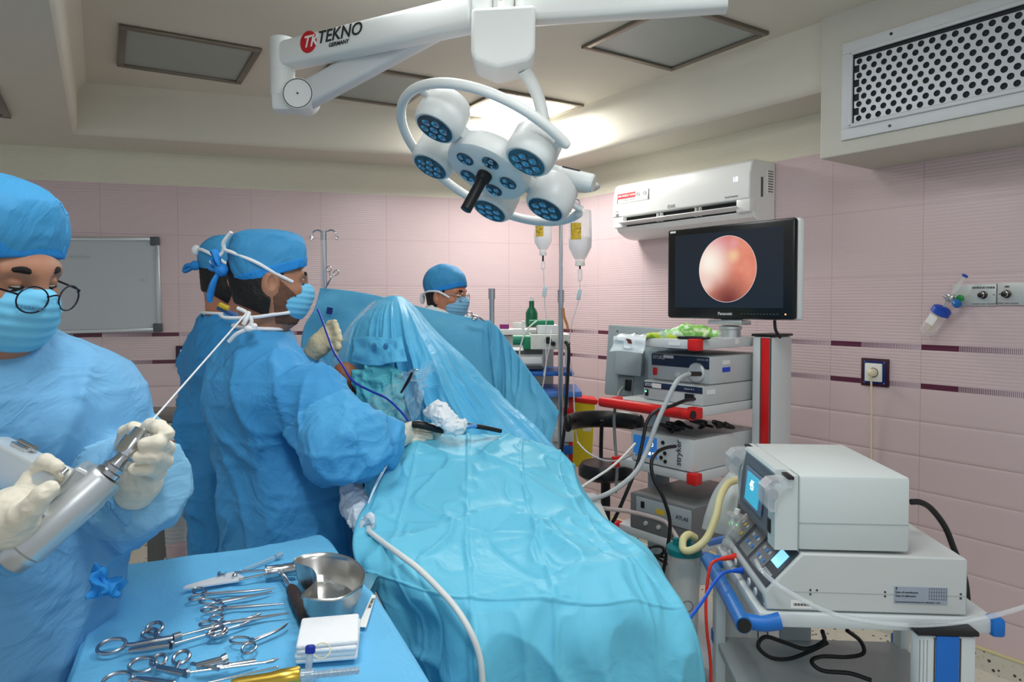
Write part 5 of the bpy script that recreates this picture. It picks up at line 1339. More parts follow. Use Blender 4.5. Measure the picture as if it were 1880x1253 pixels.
# kidney dish
kd = thing('kidney_dish', 'polished steel kidney-shaped dish standing on the blue cloth', 'kidney dish', tuple(T(612, 1085)))
kc = T(612, 1085); zr = 0.052
rimpx = [(541, 1032), (560, 1022), (600, 1018), (640, 1026), (664, 1045), (668, 1062), (655, 1080), (625, 1098), (590, 1101), (563, 1098), (556, 1092), (574, 1076), (582, 1062), (574, 1047), (556, 1040)]
rim = closed([PZ(x, y, ZI + zr) for x, y in rimpx], 72); rc = rim.mean(0)
secs = [(1.045, zr - 0.002), (1.05, zr + 0.001), (1.03, zr + 0.0025), (1.0, zr + 0.001), (0.97, zr - 0.008), (0.90, 0.018), (0.84, 0.006), (0.72, 0.002), (0.3, 0.0015)]
vs = []; n = 72
for k, z in secs:
    r = rc + (rim - rc) * k; r[:, 2] = ZI + z; vs.append(r)
r = rc + (rim - rc) * 0.78; r[:, 2] = ZI - 0.0005; vs.insert(0, r)
r = rc + (rim - rc) * 0.93; r[:, 2] = ZI + 0.022; vs.insert(1, r)
r = rc + (rim - rc) * 1.0; r[:, 2] = ZI + zr - 0.006; vs.insert(2, r)
V = np.concatenate(vs); mm = len(vs); idx = np.arange(mm * n).reshape(mm, n)
Fq = np.stack([idx[:-1], np.roll(idx, -1, 1)[:-1], np.roll(idx, -1, 1)[1:], idx[1:]], -1).reshape(-1, 4)
V = np.concatenate([V, [[rc[0], rc[1], ZI + 0.0015]], [[rc[0], rc[1], ZI - 0.0005]]])
Fl = Fq.tolist() + [[int(idx[-1, j]), int(idx[-1, (j + 1) % n]), len(V) - 2] for j in range(n)] + [[int(idx[0, (j + 1) % n]), int(idx[0, j]), len(V) - 1] for j in range(n)]
mesh_obj('bowl', V.tolist(), Fl, mat('dish_steel', S(196, 194, 190), 0.3, 1.0), kd, True, True, 0.9)
amp_ = patch('film_wrapper', [[T(588, 1078, .004), T(600, 1080, .004), T(622, 1092, .004)], [T(596, 1068, .02), T(608, 1070, .016), T(628, 1084, .012)], [T(602, 1066, .006), T(615, 1070, .004), T(634, 1080, .004)]], 20, 20, mclear, None, lambda u, v, G: 0.004 * ridge(u * 4, v * 4, 0, 211), world=False)
tag(amp_, 'crumpled clear wrapper lying inside the kidney dish', 'wrapper')
# hammer with black grip: head (460..550), grip to (565,1140)
hm = thing('mallet', 'steel bone mallet with a black grip leaning beside the kidney dish', 'mallet', tuple(T(520, 1050)))
h0, h1 = T(487, 1052, 0.014), T(546, 1044, 0.016)
mb = MB(); d_ = (h1 - h0); L = d_.length; mb.lathe([(0.002, 0), (0.0135, 0), (0.014, 0.003), (0.0125, 0.006), (0.0125, L * 0.42), (0.0115, L * 0.44), (0.0115, L * 0.56), (0.0125, L * 0.58), (0.0125, L - 0.01), (0.014, L - 0.007), (0.0135, L), (0.002, L)], h0, d_, 28)
mb.build('head', M_STEEL(), hm, True)
g0, g1, g2 = h0 + d_ * 0.5 - V3(0, 0, 0.005), T(534, 1080, 0.010), T(562, 1134, 0.013)
MB().cyl(g0, g1, 0.005, 0.0045, n=16).build('shaft', M_CHROME(), hm, True)
dg = (g2 - g1); L = dg.length; MB().lathe([(0.004, -0.002), (0.009, 0.004), (0.011, 0.015), (0.0125, L * 0.5), (0.0125, L * 0.72), (0.0115, L * 0.74), (0.0115, L * 0.76), (0.0130, L * 0.8), (0.0130, L - 0.006), (0.009, L), (0.001, L)], g1, dg, 24).build('grip', mat('grip_black', S(52, 40, 36), 0.6, bump=0.3, bscale=200), hm, True)
# guide arm with triangular white-metal wing
aj = thing('drill_guide', 'steel twin-rod guide with a bright triangular blade, in front of the mallet', 'drill guide', tuple(T(420, 1065)))
for a, b in (((430, 1052), (487, 1048)), ((438, 1066), (488, 1055))):
    MB().cyl(T(*a, 0.010), T(*b, 0.012), 0.0026, n=12).build('rod', M_CHROME(), aj, True)
mb = MB(); pol = [T(336, 1083, .006), T(342, 1078, .006), T(428, 1053, .010), T(448, 1062, .008), T(440, 1069, .006), T(345, 1083, .004)]
vs = pol + [p + V3(0, 0, 0.003) for p in pol]; n = len(pol); mb.add(vs, [list(range(n))[::-1], list(range(n, 2 * n))] + [[i, (i + 1) % n, n + (i + 1) % n, n + i] for i in range(n)])
mb.build('blade', mat('bright_metal', S(226, 228, 230), 0.35, 0.25), aj, True, smooth=False)
MB().lathe([(0.001, 0), (0.008, 0), (0.0085, 0.003), (0.004, 0.005), (0.004, 0.012), (0.008, 0.014), (0.001, 0.015)], T(401, 1058, 0.012), (1, 0.15, 0.1), 20).build('thumb_screw', M_CHROME(), aj, True)
MB().ell(T(431, 1058, 0.014), (0.0055, 0.0055, 0.0055), 14).build('screw', M_CHROME(), aj, True)
# clear syringe lying behind
sy = thing('syringe', 'thin clear syringe lying at the far side of the blue cloth', 'syringe', tuple(T(480, 1035)))
MB().cyl(T(450, 1046, .005), T(506, 1023, .005), 0.0042, n=16).build('barrel', mclear, sy, True)
MB().cyl(T(506, 1023, .005), T(517, 1018, .005), 0.0052, n=16).build('flange', mat('clear_grey', S(176, 200, 216), 0.3, trans=0.3), sy, True)
MB().cyl(T(445, 1048, .005), T(500, 1026, .005), 0.0018, n=10).build('plunger', mat('clear_grey'), sy, True)
MB().cyl(T(432, 1053, .005), T(450, 1046, .005), 0.0008, n=8).build('needle', M_STEEL(), sy, True)
# row of ring-handled forceps
fr = [('curved artery forceps at the back of the row of three ring-handled forceps', [(366, 1086), (362, 1097), (374, 1092)], (505, 1082), 0.004, 0),
      ('curved artery forceps in the middle of the row of three ring-handled forceps', [(382, 1105), (398, 1113), (402, 1106)], (500, 1088), 0.006, 1),
      ('straight ring-handled forceps in front of the two curved ones', [(386, 1120), (397, 1136), (412, 1118)], (522, 1109), 0.0, 2)]
for lab, r3, tp_, cv, k in fr:
    r1, r2, pv = [T(x, y, 0.006 + 0.002 * (i == 0)) for i, (x, y) in enumerate(r3)]
    forceps('artery_forceps', lab, [r1, r2, pv, T(*tp_, 0.005)], 'forceps lying on the blue cloth', ring=(0.0115, 0.0105), rad=0.0022, curve=cv)
forceps('artery_forceps', 'long straight needle holder whose tip points at the white gauze side', [T(383, 1146, .006), T(405, 1160, .008), T(410, 1146, .008), T(531, 1126, .006)], 'forceps lying on the blue cloth', ring=(0.0125, 0.010), rad=0.0024)
forceps('towel_clamp', 'short clamp with a bent tip lying alone near the gauze', [T(441, 1176, .005), T(457, 1191, .005), T(462, 1178, .005), T(534, 1148, .006)], None, ring=(0.0135, 0.0105), rad=0.0022, curve=0.010, cat='clamp')
# arthroscopic punches: ring handle, box, long shaft
def punch(label, r_list, body, shaft, parent_rad=0.0030, tipbox=True):
    t = thing('arthroscopic_punch', label, 'arthroscopic punch', tuple(T(*body[0])))
    b0, b1 = T(*body[0], .010), T(*body[1], .011)
    MB().tube([b0, b0 * 0.5 + b1 * 0.5, b1], [0.0045, 0.0065, 0.006], n=12, flat=(U, 0.8)).build('handle_body', mst, t, True)
    for (rx, ry), (ax_, ay), sz in r_list:
        mb = MB(); rc_ = T(rx, ry, 0.010); an = T(ax_, ay, 0.010); d = (an - rc_).normalized()
        sz *= 0.86; mb.torus(rc_, (0.0, -0.25, 1), (sz * 1.25, sz), parent_rad, 30, 8, rx=d)
        mb.tube([rc_ + d * sz * 1.2, rc_ * 0.5 + an * 0.5, an], [0.0032, 0.0034, 0.004], n=10); mb.build('ring_handle', mst, t, True)
    s0, s1 = T(*shaft[0], .011), T(*shaft[1], .006)
    MB().cyl(s0, s1, 0.0023, n=14).build('shaft', M_CHROME(), t, True)
    MB().cyl(b1, s0, 0.0068, n=20).build('collar', mst, t, True)
    if tipbox:
        d = (s1 - s0).normalized(); MB().tube([s1 - d * 0.004, s1 + d * 0.006 + V3(0, 0, .001), s1 + d * 0.014 + V3(0, 0, .003)], [0.0026, 0.003, 0.0012], n=10).build('jaw', mst, t, True)
    return t
punch('steel punch with three rings, its ring handle lying near the left edge of the cloth', [((205, 1187), (252, 1184), 0.019), ((284, 1154), (290, 1172), 0.014), ((276, 1165), (300, 1176), 0.013)], [(240, 1186), (318, 1172)], [(332, 1168), (466, 1133)])
punch('slim steel punch crossing under the three-ringed punch', [((398, 1160), (380, 1168), 0.012)], [(236, 1196), (312, 1186)], [(316, 1184), (444, 1148)])
punch('steel punch with upright rings near the bottom edge of the photo', [((262, 1222), (300, 1226), 0.018), ((333, 1208), (322, 1232), 0.013), ((291, 1214), (282, 1230), 0.012)], [(285, 1226), (340, 1238)], [(345, 1236), (494, 1216)])
punch('punch at the very bottom edge with only its rings and handle in view', [((216, 1250), (262, 1249), 0.018)], [(250, 1247), (318, 1258)], [(322, 1257), (360, 1262)], tipbox=False)
# cannula stopcock and thin hook
cs = thing('stopcock_cannula', 'steel cannula with a slanted side port, right of the punches', 'cannula', tuple(T(390, 1224)))
MB().cyl(T(362, 1225, .010), T(412, 1212, .016), 0.0062, n=18).build('barrel', mst, cs, True)
MB().cyl(T(408, 1213, .016), T(418, 1208, .018), 0.0078, n=18).build('end_cap', mst, cs, True)
MB().tube([T(352, 1219, .012), T(375, 1224, .012), T(402, 1230, .010)], 0.0035, n=10, flat=(U, 0.7)).build('lever', mst, cs, True)
MB().cyl(T(398, 1226, .008), T(470, 1214, .006), 0.0034, n=14).build('shaft', M_CHROME(), cs, True)
hk = thing('probe_hook', 'thin straight steel probe lying beside the gold handle', 'probe', tuple(T(450, 1240)))
MB().cyl(T(380, 1255, .006), T(508, 1226, .005), 0.0017, n=10).build('shaft', M_CHROME(), hk, True)
MB().ell(T(509, 1226, .005), (.0024, .0024, .0024), 10).build('tip', M_CHROME(), hk, True)
# gauze stack
gz = thing('gauze_stack', 'folded white gauze stack on the blue cloth', 'gauze', tuple(T(604, 1205)))
A, B_, C_, D_ = T(548, 1168, 0), T(652, 1160, 0), T(664, 1212, 0), T(556, 1220, 0)
mgz = mat('gauze_white', S(240, 242, 244), 0.85, spec=0.1, noise=0.03, nscale=60, bump=0.25, bscale=500)
for k in range(4):
    z0 = 0.0075 * k; j = [V3(random.uniform(-.002, .002), random.uniform(-.002, .002), 0) for _ in range(4)]
    q = [A + j[0], B_ + j[1], C_ + j[2], D_ + j[3]]; mb = MB()
    c = sum(q, Vector()) / 4; ux_ = (q[1] - q[0]).normalized(); mb.M = Matrix.Identity(4)
    mx = frame(c + V3(0, 0, z0 + 0.00375), ux_, (q[0] - q[3])); w_ = (q[1] - q[0]).length; h_ = (q[0] - q[3]).length
    mb.M = mx; mb.box((0, 0, 0), (w_, h_, 0.0078), 0.0036, seg=3); mb.build('gauze_fold', mgz, gz, True)
# gold-handled trocar with clear tip, across the bottom edge
gt_ = thing('gold_handle_shaver', 'gold-handled instrument with a clear threaded cannula at the bottom edge', 'cannula instrument', tuple(T(500, 1245)))
a0, a1 = T(425, 1262, .010), T(552, 1242, .014)
da = a1 - a0; L = da.length
MB().lathe([(0.001, -0.0), (0.010, 0.0), (0.0115, 0.01), (0.0115, L * 0.55), (0.0135, L * 0.7), (0.014, L * 0.97), (0.012, L), (0.001, L)], a0, da, 28).build('handle', mat('gold_anodised', S(206, 172, 74), 0.28, 0.85), gt_, True)
b1 = T(660, 1231, .014)
mb = MB(); L2 = (b1 - a1).length; pr = [(0.001, 0.0), (0.009, 0.0), (0.009, 0.018), (0.006, 0.02)]
k = 0.022
while k < L2: pr += [(0.0062, k), (0.0048, k + 0.0015)]; k += 0.0032
pr += [(0.001, L2)]
mb.lathe(pr, a1, b1 - a1, 20); mb.build('threaded_cannula', mat('clear_grey2', S(206, 220, 230), 0.15, trans=0.5, alpha=0.7), gt_, True)
MB().cyl(a1, b1, 0.002, n=10).build('inner_rod', M_STEEL(), gt_, True)
pc_ = a1 + (b1 - a1) * 0.12
MB().cyl(pc_, pc_ + V3(0.0, 0.012, 0.028), 0.005, n=16).build('side_port', mat('clear_grey2'), gt_, True)
MB().lathe([(0.001, 0), (0.0068, 0), (0.0072, 0.002), (0.0072, 0.009), (0.005, 0.011), (0.001, 0.011)], pc_ + V3(0, 0.012, 0.026), (0, 0.3, 1), 20).build('port_cap', mat('cap_navy', S(20, 44, 150), 0.4), gt_, True)
MB().torus(pc_ + V3(0.016, 0.016, 0.028), (0.2, -0.6, 1), 0.012, 0.0008, 24, 6).build('cap_loop', mat('loop_amber', S(226, 214, 160), 0.4), gt_, True)
# paper label strip
lb = thing('paper_strip', 'small white printed paper strip at the right edge of the cloth', 'label', tuple(T(673, 1122)))
mb = MB(); q = [T(683, 1093, -.002), T(690, 1094, -.002), T(672, 1153, -.002), T(657, 1152, -.002)]; mb.add(q + [p + V3(0, 0, .0008) for p in q], [[0, 1, 2, 3][::-1], [4, 5, 6, 7], [0, 1, 5, 4], [1, 2, 6, 5], [2, 3, 7, 6], [3, 0, 4, 7]]); mb.build('strip', mat('sticker_white'), lb, True, smooth=False)
ud = (q[0] - q[3]).normalized(); text('lettering', 'LOT 1140-22', 0.0075, frame(q[3] * 0.45 + q[0] * 0.55 + V3(0.006, 0, .0012), ud, V3(-ud.y, ud.x, 0)), mat('ink_soft'), lb, True)

# ================================================================ bone drill held by the nurse
dr = thing('bone_drill', 'silver battery bone drill with a chuck held in both gloved hands', 'drill', tuple(P(110, 950, 0.97)))
malu = mat('drill_silver', S(198, 202, 204), 0.34, 0.75); mdk = mat('drill_grey', S(160, 166, 170), 0.4, 0.6)
e0, e1 = P(14, 1036, 0.93), P(196, 872, 0.985)
da = e1 - e0; L = da.length
MB().lathe([(0.002, 0), (0.018, 0), (0.022, 0.004), (0.024, 0.016), (0.025, 0.018), (0.025, 0.024), (0.0285, 0.028), (0.0285, L - 0.03), (0.027, L - 0.028), (0.027, L - 0.006), (0.0225, L), (0.002, L)], e0, da, 40).build('motor_body', malu, dr, True)
c0, c1 = e1, P(232, 832, 1.0)
dc = c1 - c0; Lc = dc.length
MB().lathe([(0.002, 0), (0.017, 0), (0.017, 0.006), (0.014, 0.008), (0.015, 0.014), (0.012, 0.016), (0.009, Lc * 0.7), (0.009, Lc), (0.002, Lc)], c0, dc, 32).build('neck_sleeve', M_STEEL(), dr, True)
k1 = P(262, 792, 1.02); dk = k1 - c1; Lk = dk.length
ck = MB().lathe([(0.002, -0.006), (0.0165, -0.006), (0.0178, 0.0), (0.0178, Lk * 0.55), (0.0135, Lk * 0.58), (0.0125, Lk), (0.002, Lk + 0.001)], c1, dk, 32).build('chuck', M_CHROME(), dr, True)
MB().cyl(c1 + dk * 0.75 + V3(0, -0.0135, 0.0), c1 + dk * 0.75 + V3(0, -0.0095, 0), 0.003, n=12).build('chuck_hole', M_BLACK(), ck, True)
# grip plate that joins the barrel and the battery case
pp = [P(40, 1000, 0.955), P(58, 950, 0.955), P(120, 885, 0.965), P(148, 850, 0.975), P(186, 868, 0.985), P(170, 905, 0.985), P(110, 985, 0.96), P(60, 1025, 0.95)]
mb = MB(); n = len(pp); off = V3(0.006, -0.022, 0.0); vs = [p + off for p in pp] + [p - off for p in pp]
mb.add(vs, [list(range(n)), list(range(n, 2 * n))[::-1]] + [[i, n + i, n + (i + 1) % n, (i + 1) % n] for i in range(n)])
gp = mb.build('grip', malu, dr, True, smooth=False); bv = gp.modifiers.new('b', 'BEVEL'); bv.width = 0.004; bv.segments = 2
MB().cyl(P(74, 945, 0.928), P(74, 945, 0.932), 0.004, n=20).build('emblem', mdk, gp, True)
bx0, bx1 = P(-22, 835, 1.03), P(115, 905, 0.985)
db = (bx1 - bx0); xb = db.normalized(); mbx = frame((bx0 + bx1) / 2, xb, (0.3, 0.1, 1))
mb = MB(); mb.M = mbx; mb.box((0, 0, 0), (db.length, 0.060, 0.045), 0.009, seg=3); mb.build('battery_case', mat('drill_pale', S(206, 214, 218), 0.36, 0.4), dr, True)
mb = MB(); mb.M = mbx; mb.box((-db.length * 0.12, 0.033, 0), (0.030, 0.008, 0.022), 0.002); mb.cyl((-db.length * 0.12 - 0.01, 0.038, 0), (-db.length * 0.12 + 0.02, 0.038, 0), 0.005, n=14); mb.build('latch', M_CHROME(), dr, True)
mb = MB(); mb.cyl(P(112, 872, 0.955), P(122, 862, 0.965), 0.004, n=12); mb.build('trigger', M_CHROME(), dr, True)
gw = thing('guide_wire', 'long thin white guide wire rising from the drill chuck', 'guide wire', tuple(k1))
MB().cyl(k1 - dk.normalized() * 0.002, P(452, 576, 1.32), 0.0017, n=10).build('wire', mat('wire_white', S(226, 228, 230), 0.35, 0.3), gw, True)
# ================================================================ endoscopy tower
K0 = V3(0.683, 2.62, 0); WX_ = Vector((0.626, -0.78, 0)).normalized(); DY_ = Vector((0.78, 0.626, 0)).normalized()
MC = frame(K0, WX_, DY_); YAW = math.atan2(WX_.y, WX_.x)
def cthing(name, label, cat, loc=(0, 0, 0), group=None):
    return thing(name, label, cat, tuple(MC @ Vector(loc)), YAW, group)
def bx(o, name, c, d, m, bev=0.003, rot=None): return MB().box(c, d, bev, rot).build(name, m, o)
mcart = mat('cart_grey', S(206, 210, 210), 0.4); mcase = mat('case_grey', S(190, 194, 194), 0.42); mtop = mat('case_top', S(150, 152, 152), 0.45, 0.3); mnv = mat('panel_navy', S(34, 46, 72), 0.35)
cart = cthing('endoscopy_cart', 'grey endoscopy cart with red handle and red corner caps', 'equipment cart', (0, 0, 0))
SW, SDp = 0.40, 0.46
for z, nm in ((1.351, 'shelf'), (1.097, 'shelf'), (0.850, 'shelf'), (0.575, 'shelf')):
    sh_ = bx(cart, nm, (-SW / 2, SDp / 2, z), (SW, SDp, 0.036), mcart, 0.005)
    e_ = bx(sh_, 'corner_cap', (-0.006, 0.002, z), (0.045, 0.042, 0.044), M_RED(), 0.006)
    if z < 1.3: bx(sh_, 'corner_cap', (-SW + 0.006, 0.002, z), (0.03, 0.042, 0.044), M_RED(), 0.006)
# column on the right side with a red stripe
bx(cart, 'column', (0.055, 0.42, 0.76), (0.09, 0.15, 1.23), mcart, 0.012)
bx(cart, 'red_stripe', (0.072, 0.344, 0.94), (0.034, 0.006, 0.86), mat('stripe_red', S(206, 22, 24), 0.35), 0.001)
bx(cart, 'seam', (0.052, 0.3445, 0.76), (0.004, 0.004, 1.22), mseam, 0); bx(cart, 'seam', (0.094, 0.3445, 0.76), (0.004, 0.004, 1.22), mseam, 0)
bx(cart, 'column_cap', (0.055, 0.42, 1.380), (0.094, 0.154, 0.010), M_BLACK(), 0.004)
bx(cart, 'column', (-SW - 0.02, 0.30, 0.70), (0.05, 0.10, 1.2), mat('column_bluegrey', S(150, 166, 176), 0.4), 0.01)
bx(cart, 'base', (-SW / 2 + 0.03, 0.26, 0.13), (0.56, 0.52, 0.06), mcart, 0.02)
for x in (-0.44, 0.08):
    for y in (0.04, 0.48):
        mb = MB(); mb.cyl((x - 0.012, y, 0.05), (x + 0.012, y, 0.05), 0.05, n=24); mb.build('wheel', M_BLACK(), cart)
hh = MB(); hh.cyl((-SW - 0.04, -0.045, 1.097), (0.02, -0.045, 1.097), 0.021, n=24); hh.build('handle', M_RED(), cart)
for x in (-SW + 0.02, -0.005): bx(cart, 'handle_bracket', (x, -0.012, 1.097), (0.036, 0.06, 0.04), M_RED(), 0.01)
MB().cyl((0.02, -0.045, 1.097), (0.024, -0.045, 1.097), 0.016, n=20).build('handle_cap', M_BLACK(), cart)
bx(cart, 'label', (-0.10, -0.0012, 1.352), (0.055, 0.002, 0.014), mat('sticker_white'), 0); bx(cart, 'label', (0.0005, 0.26, 1.356), (0.002, 0.022, 0.018), mat('sticker_white'), 0)
# monitor
mon = cthing('monitor', 'black flat monitor showing a round pink scope image', 'monitor', (0, 0, 0))
mc_ = MC.inverted() @ Vector((0.872, 2.865, 1.634)); mx_, my_, mz_ = mc_
bx(mon, 'bezel', (mx_, my_, mz_), (0.592, 0.030, 0.382), mat('bezel_black', S(16, 17, 19), 0.3), 0.012)
bx(mon, 'back_shell', (mx_ + 0.004, my_ + 0.032, mz_), (0.596, 0.04, 0.386), M_WHITE(), 0.014)
ms = bpy.data.materials.new('screen_image'); ms.use_nodes = True; nt = ms.node_tree; b = nt.nodes['Principled BSDF']
xo, yo, zo = sepobj(nt)
SWd, SHt = 0.505, 0.308
u_ = nmath(nt, 'DIVIDE', nmath(nt, 'SUBTRACT', xo, mx_ + 0.006), SHt); v_ = nmath(nt, 'DIVIDE', nmath(nt, 'SUBTRACT', zo, mz_ + 0.010), SHt)
rr_ = nmath(nt, 'SQRT', nmath(nt, 'ADD', nmath(nt, 'MULTIPLY', u_, u_), nmath(nt, 'MULTIPLY', v_, v_)))
inside = nmath(nt, 'LESS_THAN', rr_, 0.435)
def spot(cx, cz, r):
    du = nmath(nt, 'SUBTRACT', u_, cx); dv = nmath(nt, 'SUBTRACT', v_, cz)
    d = nmath(nt, 'SQRT', nmath(nt, 'ADD', nmath(nt, 'MULTIPLY', du, du), nmath(nt, 'MULTIPLY', dv, dv)))
    n = nt.nodes.new('ShaderNodeMapRange'); n.interpolation_type = 'SMOOTHSTEP'; n.inputs[1].default_value = 0.0; n.inputs[2].default_value = r; n.inputs[3].default_value = 1.0; n.inputs[4].default_value = 0.0
    nt.links.new(d, n.inputs[0]); return n.outputs[0]
nz_ = nt.nodes.new('ShaderNodeTexNoise'); nz_.inputs['Scale'].default_value = 18; nz_.inputs['Detail'].default_value = 3
tcn = nt.nodes.new('ShaderNodeTexCoord'); nt.links.new(tcn.outputs['Object'], nz_.inputs['Vector'])
cimg = nmix(nt, nz_.outputs['Fac'], S(214, 110, 88), S(236, 158, 130))
cimg = nmix(nt, spot(-0.12, 0.34, 0.30), cimg, S(214, 120, 130)); cimg = nmix(nt, nmath(nt, 'MULTIPLY', spot(0.02, -0.44, 0.52), 1.0), cimg, S(112, 40, 34))
cimg = nmix(nt, nmath(nt, 'MULTIPLY', spot(-0.28, 0.10, 0.46), 1.0), cimg, S(255, 244, 232)); cimg = nmix(nt, nmath(nt, 'MULTIPLY', spot(0.10, 0.17, 0.14), 0.8), cimg, S(244, 206, 160))
cimg = nmix(nt, nmath(nt, 'MULTIPLY', spot(-0.34, -0.18, 0.20), 0.8), cimg, S(238, 214, 204)); cimg = nmix(nt, nmath(nt, 'MULTIPLY', spot(0.10, 0.32, 0.12), 0.7), cimg, S(226, 160, 170))
edge = nmath(nt, 'MULTIPLY', nmath(nt, 'GREATER_THAN', rr_, 0.430), inside)
cimg = nmix(nt, edge, cimg, S(240, 226, 226))
csc = nmix(nt, inside, S(13, 22, 34), cimg)
nt.links.new(csc, b.inputs['Emission Color']); b.inputs['Emission Strength'].default_value = 0.95
b.inputs['Base Color'].default_value = (0.004, 0.005, 0.007, 1); b.inputs['Roughness'].default_value = 0.28
bx(mon, 'screen', (mx_, my_ - 0.0152, mz_ + 0.008), (SWd, 0.002, SHt), ms, 0)
Mm = Matrix.Translation((mx_ - 0.035, my_ - 0.0156, mz_ - 0.170)) @ frame((0, 0, 0), (1, 0, 0), (0, 0, 1))
text('lettering', 'Panasonic', 0.017, Mm, mat('pale_print', S(190, 192, 196), 0.5), mon, bold=0.0004)
for k in range(12): bx(mon, 'button', (mx_ + 0.075 + 0.014 * k, my_ - 0.0156, mz_ - 0.170), (0.007, 0.0016, 0.004), mat('button_grey', S(70, 72, 76), 0.5), 0)
bx(mon, 'power_light', (mx_ + 0.262, my_ - 0.0156, mz_ - 0.170), (0.005, 0.0016, 0.005), mat('amber_led', (1, .4, .1), 0.4, emit=(1, 0.45, 0.15), estr=2), 0)
bx(mon, 'label', (mx_ - 0.265, my_ - 0.0156, mz_ + 0.178), (0.028, 0.0016, 0.008), mat('sticker_white'), 0)
mb = MB(); px_ = mx_ - 0.005; mb.lathe([(0.02, -0.275), (0.040, -0.275), (0.040, -0.235), (0.046, -0.232), (0.046, -0.222), (0.03, -0.218)], (px_, my_ + 0.03, mz_), n=32); mb.box((px_, my_ + 0.02, mz_ - 0.205), (0.16, 0.07, 0.018), 0.004); mb.box((px_, my_ + 0.04, mz_ - 0.17), (0.09, 0.03, 0.09), 0.006)
mb.build('stand', M_ALU(), mon)
MB().tube([(mx_ + 0.19, my_ + 0.03, mz_ - 0.18), (mx_ + 0.192, my_ + 0.035, mz_ - 0.23), (mx_ + 0.205, my_ + 0.05, mz_ - 0.262)], 0.006, n=10).build('cable', M_BLACK(), mon)
# boxes on the cart
FX = frame((0, 0, 0), (1, 0, 0), (0, 0, 1))
def case(name, label, cat, x0, x1, y0, y1, z0, z1, m=None):
    o = cthing(name, label, cat, (0, 0, 0)); bx(o, 'case', ((x0 + x1) / 2, (y0 + y1) / 2, (z0 + z1) / 2), (x1 - x0, y1 - y0, z1 - z0), m or mcase, 0.004)
    bx(o, 'lid', ((x0 + x1) / 2, (y0 + y1) / 2 + 0.004, z1 - 0.001), (x1 - x0 - 0.004, y1 - y0 - 0.012, 0.006), mtop, 0.002); return o
lsx0, lsx1, ly0 = -0.30, -0.008, 0.10
ls = case('light_source', 'grey light source box, upper of two on the middle shelf, with a round port', 'light source', lsx0, lsx1, ly0, 0.42, 1.195, 1.302)
bx(ls, 'panel', ((lsx0 + lsx1) / 2, ly0 - 0.001, 1.276), (0.280, 0.003, 0.046), mnv, 0.001)
text('lettering', 'STORZ', 0.019, Matrix.Translation((lsx0 + 0.014, ly0 - 0.003, 1.286)) @ FX, mat('pale_print'), ls, bold=0.0006)
text('lettering', 'XENON 175', 0.010, Matrix.Translation((lsx0 + 0.23, ly0 - 0.003, 1.288)) @ FX, mat('pale_print'), ls)
bx(ls, 'sticker', (lsx0 + 0.093, ly0 - 0.003, 1.291), (0.05, 0.002, 0.012), mat('sticker_white'), 0)
bx(ls, 'power_switch', (lsx0 + 0.025, ly0 - 0.004, 1.228), (0.018, 0.008, 0.030), M_RED(), 0.002)
MB().lathe([(0.001, 0), (0.012, 0), (0.010, 0.010), (0.001, 0.011)], (lsx0 + 0.14, ly0, 1.222), (0, -1, 0), 20).build('knob', mat('knob_pale', S(210, 212, 210), 0.4), ls)
MB().lathe([(0.001, 0), (0.038, 0), (0.038, 0.010), (0.034, 0.014), (0.012, 0.016), (0.001, 0.016)], (lsx0 + 0.232, ly0, 1.238), (0, -1, 0), 36).build('port', mat('port_pale', S(206, 208, 204), 0.35, 0.2), ls)
bx(ls, 'sticker', (lsx1 + 0.001, 0.20, 1.248), (0.002, 0.05, 0.018), mat('sticker_blue', S(30, 70, 200), 0.5), 0)
bx(ls, 'sticker', (lsx1 + 0.001, 0.20, 1.276), (0.002, 0.045, 0.016), mat('sticker_white'), 0)
for y in (0.05,): 
    cc = case('camera_control_unit', 'flat grey camera control box under the light source, green switch lit', 'camera control unit', -0.295, -0.005, 0.05, 0.44, 1.117, 1.192)
    bx(cc, 'panel', (-0.15, 0.049, 1.176), (0.285, 0.003, 0.024), mnv, 0.001)
    text('lettering', 'STORZ', 0.016, Matrix.Translation((-0.285, 0.047, 1.177)) @ FX, mat('pale_print'), cc, bold=0.0005)
    text('lettering', 'telecam SL II', 0.009, Matrix.Translation((-0.09, 0.047, 1.177)) @ FX, mat('pale_print'), cc)
    bx(cc, 'sticker', (-0.225, 0.047, 1.176), (0.045, 0.002, 0.018), mat('sticker_white'), 0)
    bx(cc, 'power_switch', (-0.276, 0.046, 1.144), (0.014, 0.008, 0.026), M_BLACK(), 0.002); bx(cc, 'lamp', (-0.276, 0.041, 1.150), (0.006, 0.003, 0.006), mat('green_led', (.1, 1, .3), .4, emit=(0.1, 1, 0.35), estr=3), 0)
    bx(cc, 'socket', (-0.065, 0.046, 1.146), (0.04, 0.008, 0.026), M_BLACK(), 0.002)
    bx(cc, 'sticker', (-0.0042, 0.10, 1.168), (0.002, 0.05, 0.018), mat('sticker_white'), 0)
sp = case('arthroscopy_pump', 'wide grey pump with blue display on the third shelf, name set vertically', 'pump', -0.315, -0.012, 0.0, 0.42, 0.871, 0.993, mat('case_pale', S(204, 208, 208), 0.4))
bx(sp, 'front_plate', (-0.163, -0.001, 0.932), (0.300, 0.004, 0.118), mat('plate_white', S(216, 220, 220), 0.38), 0.002)
mdisp = mat('display_blue', S(30, 80, 140), 0.2, emit=S(44, 104, 170), estr=0.7)
dsp = bx(sp, 'display', (-0.240, -0.004, 0.936), (0.120, 0.003, 0.082), mdisp, 0.001)
text('lettering', '30', 0.026, Matrix.Translation((-0.222, -0.006, 0.948)) @ FX, mat('display_white', (1, 1, 1), .4, emit=(1, 1, 1), estr=0.9), dsp)
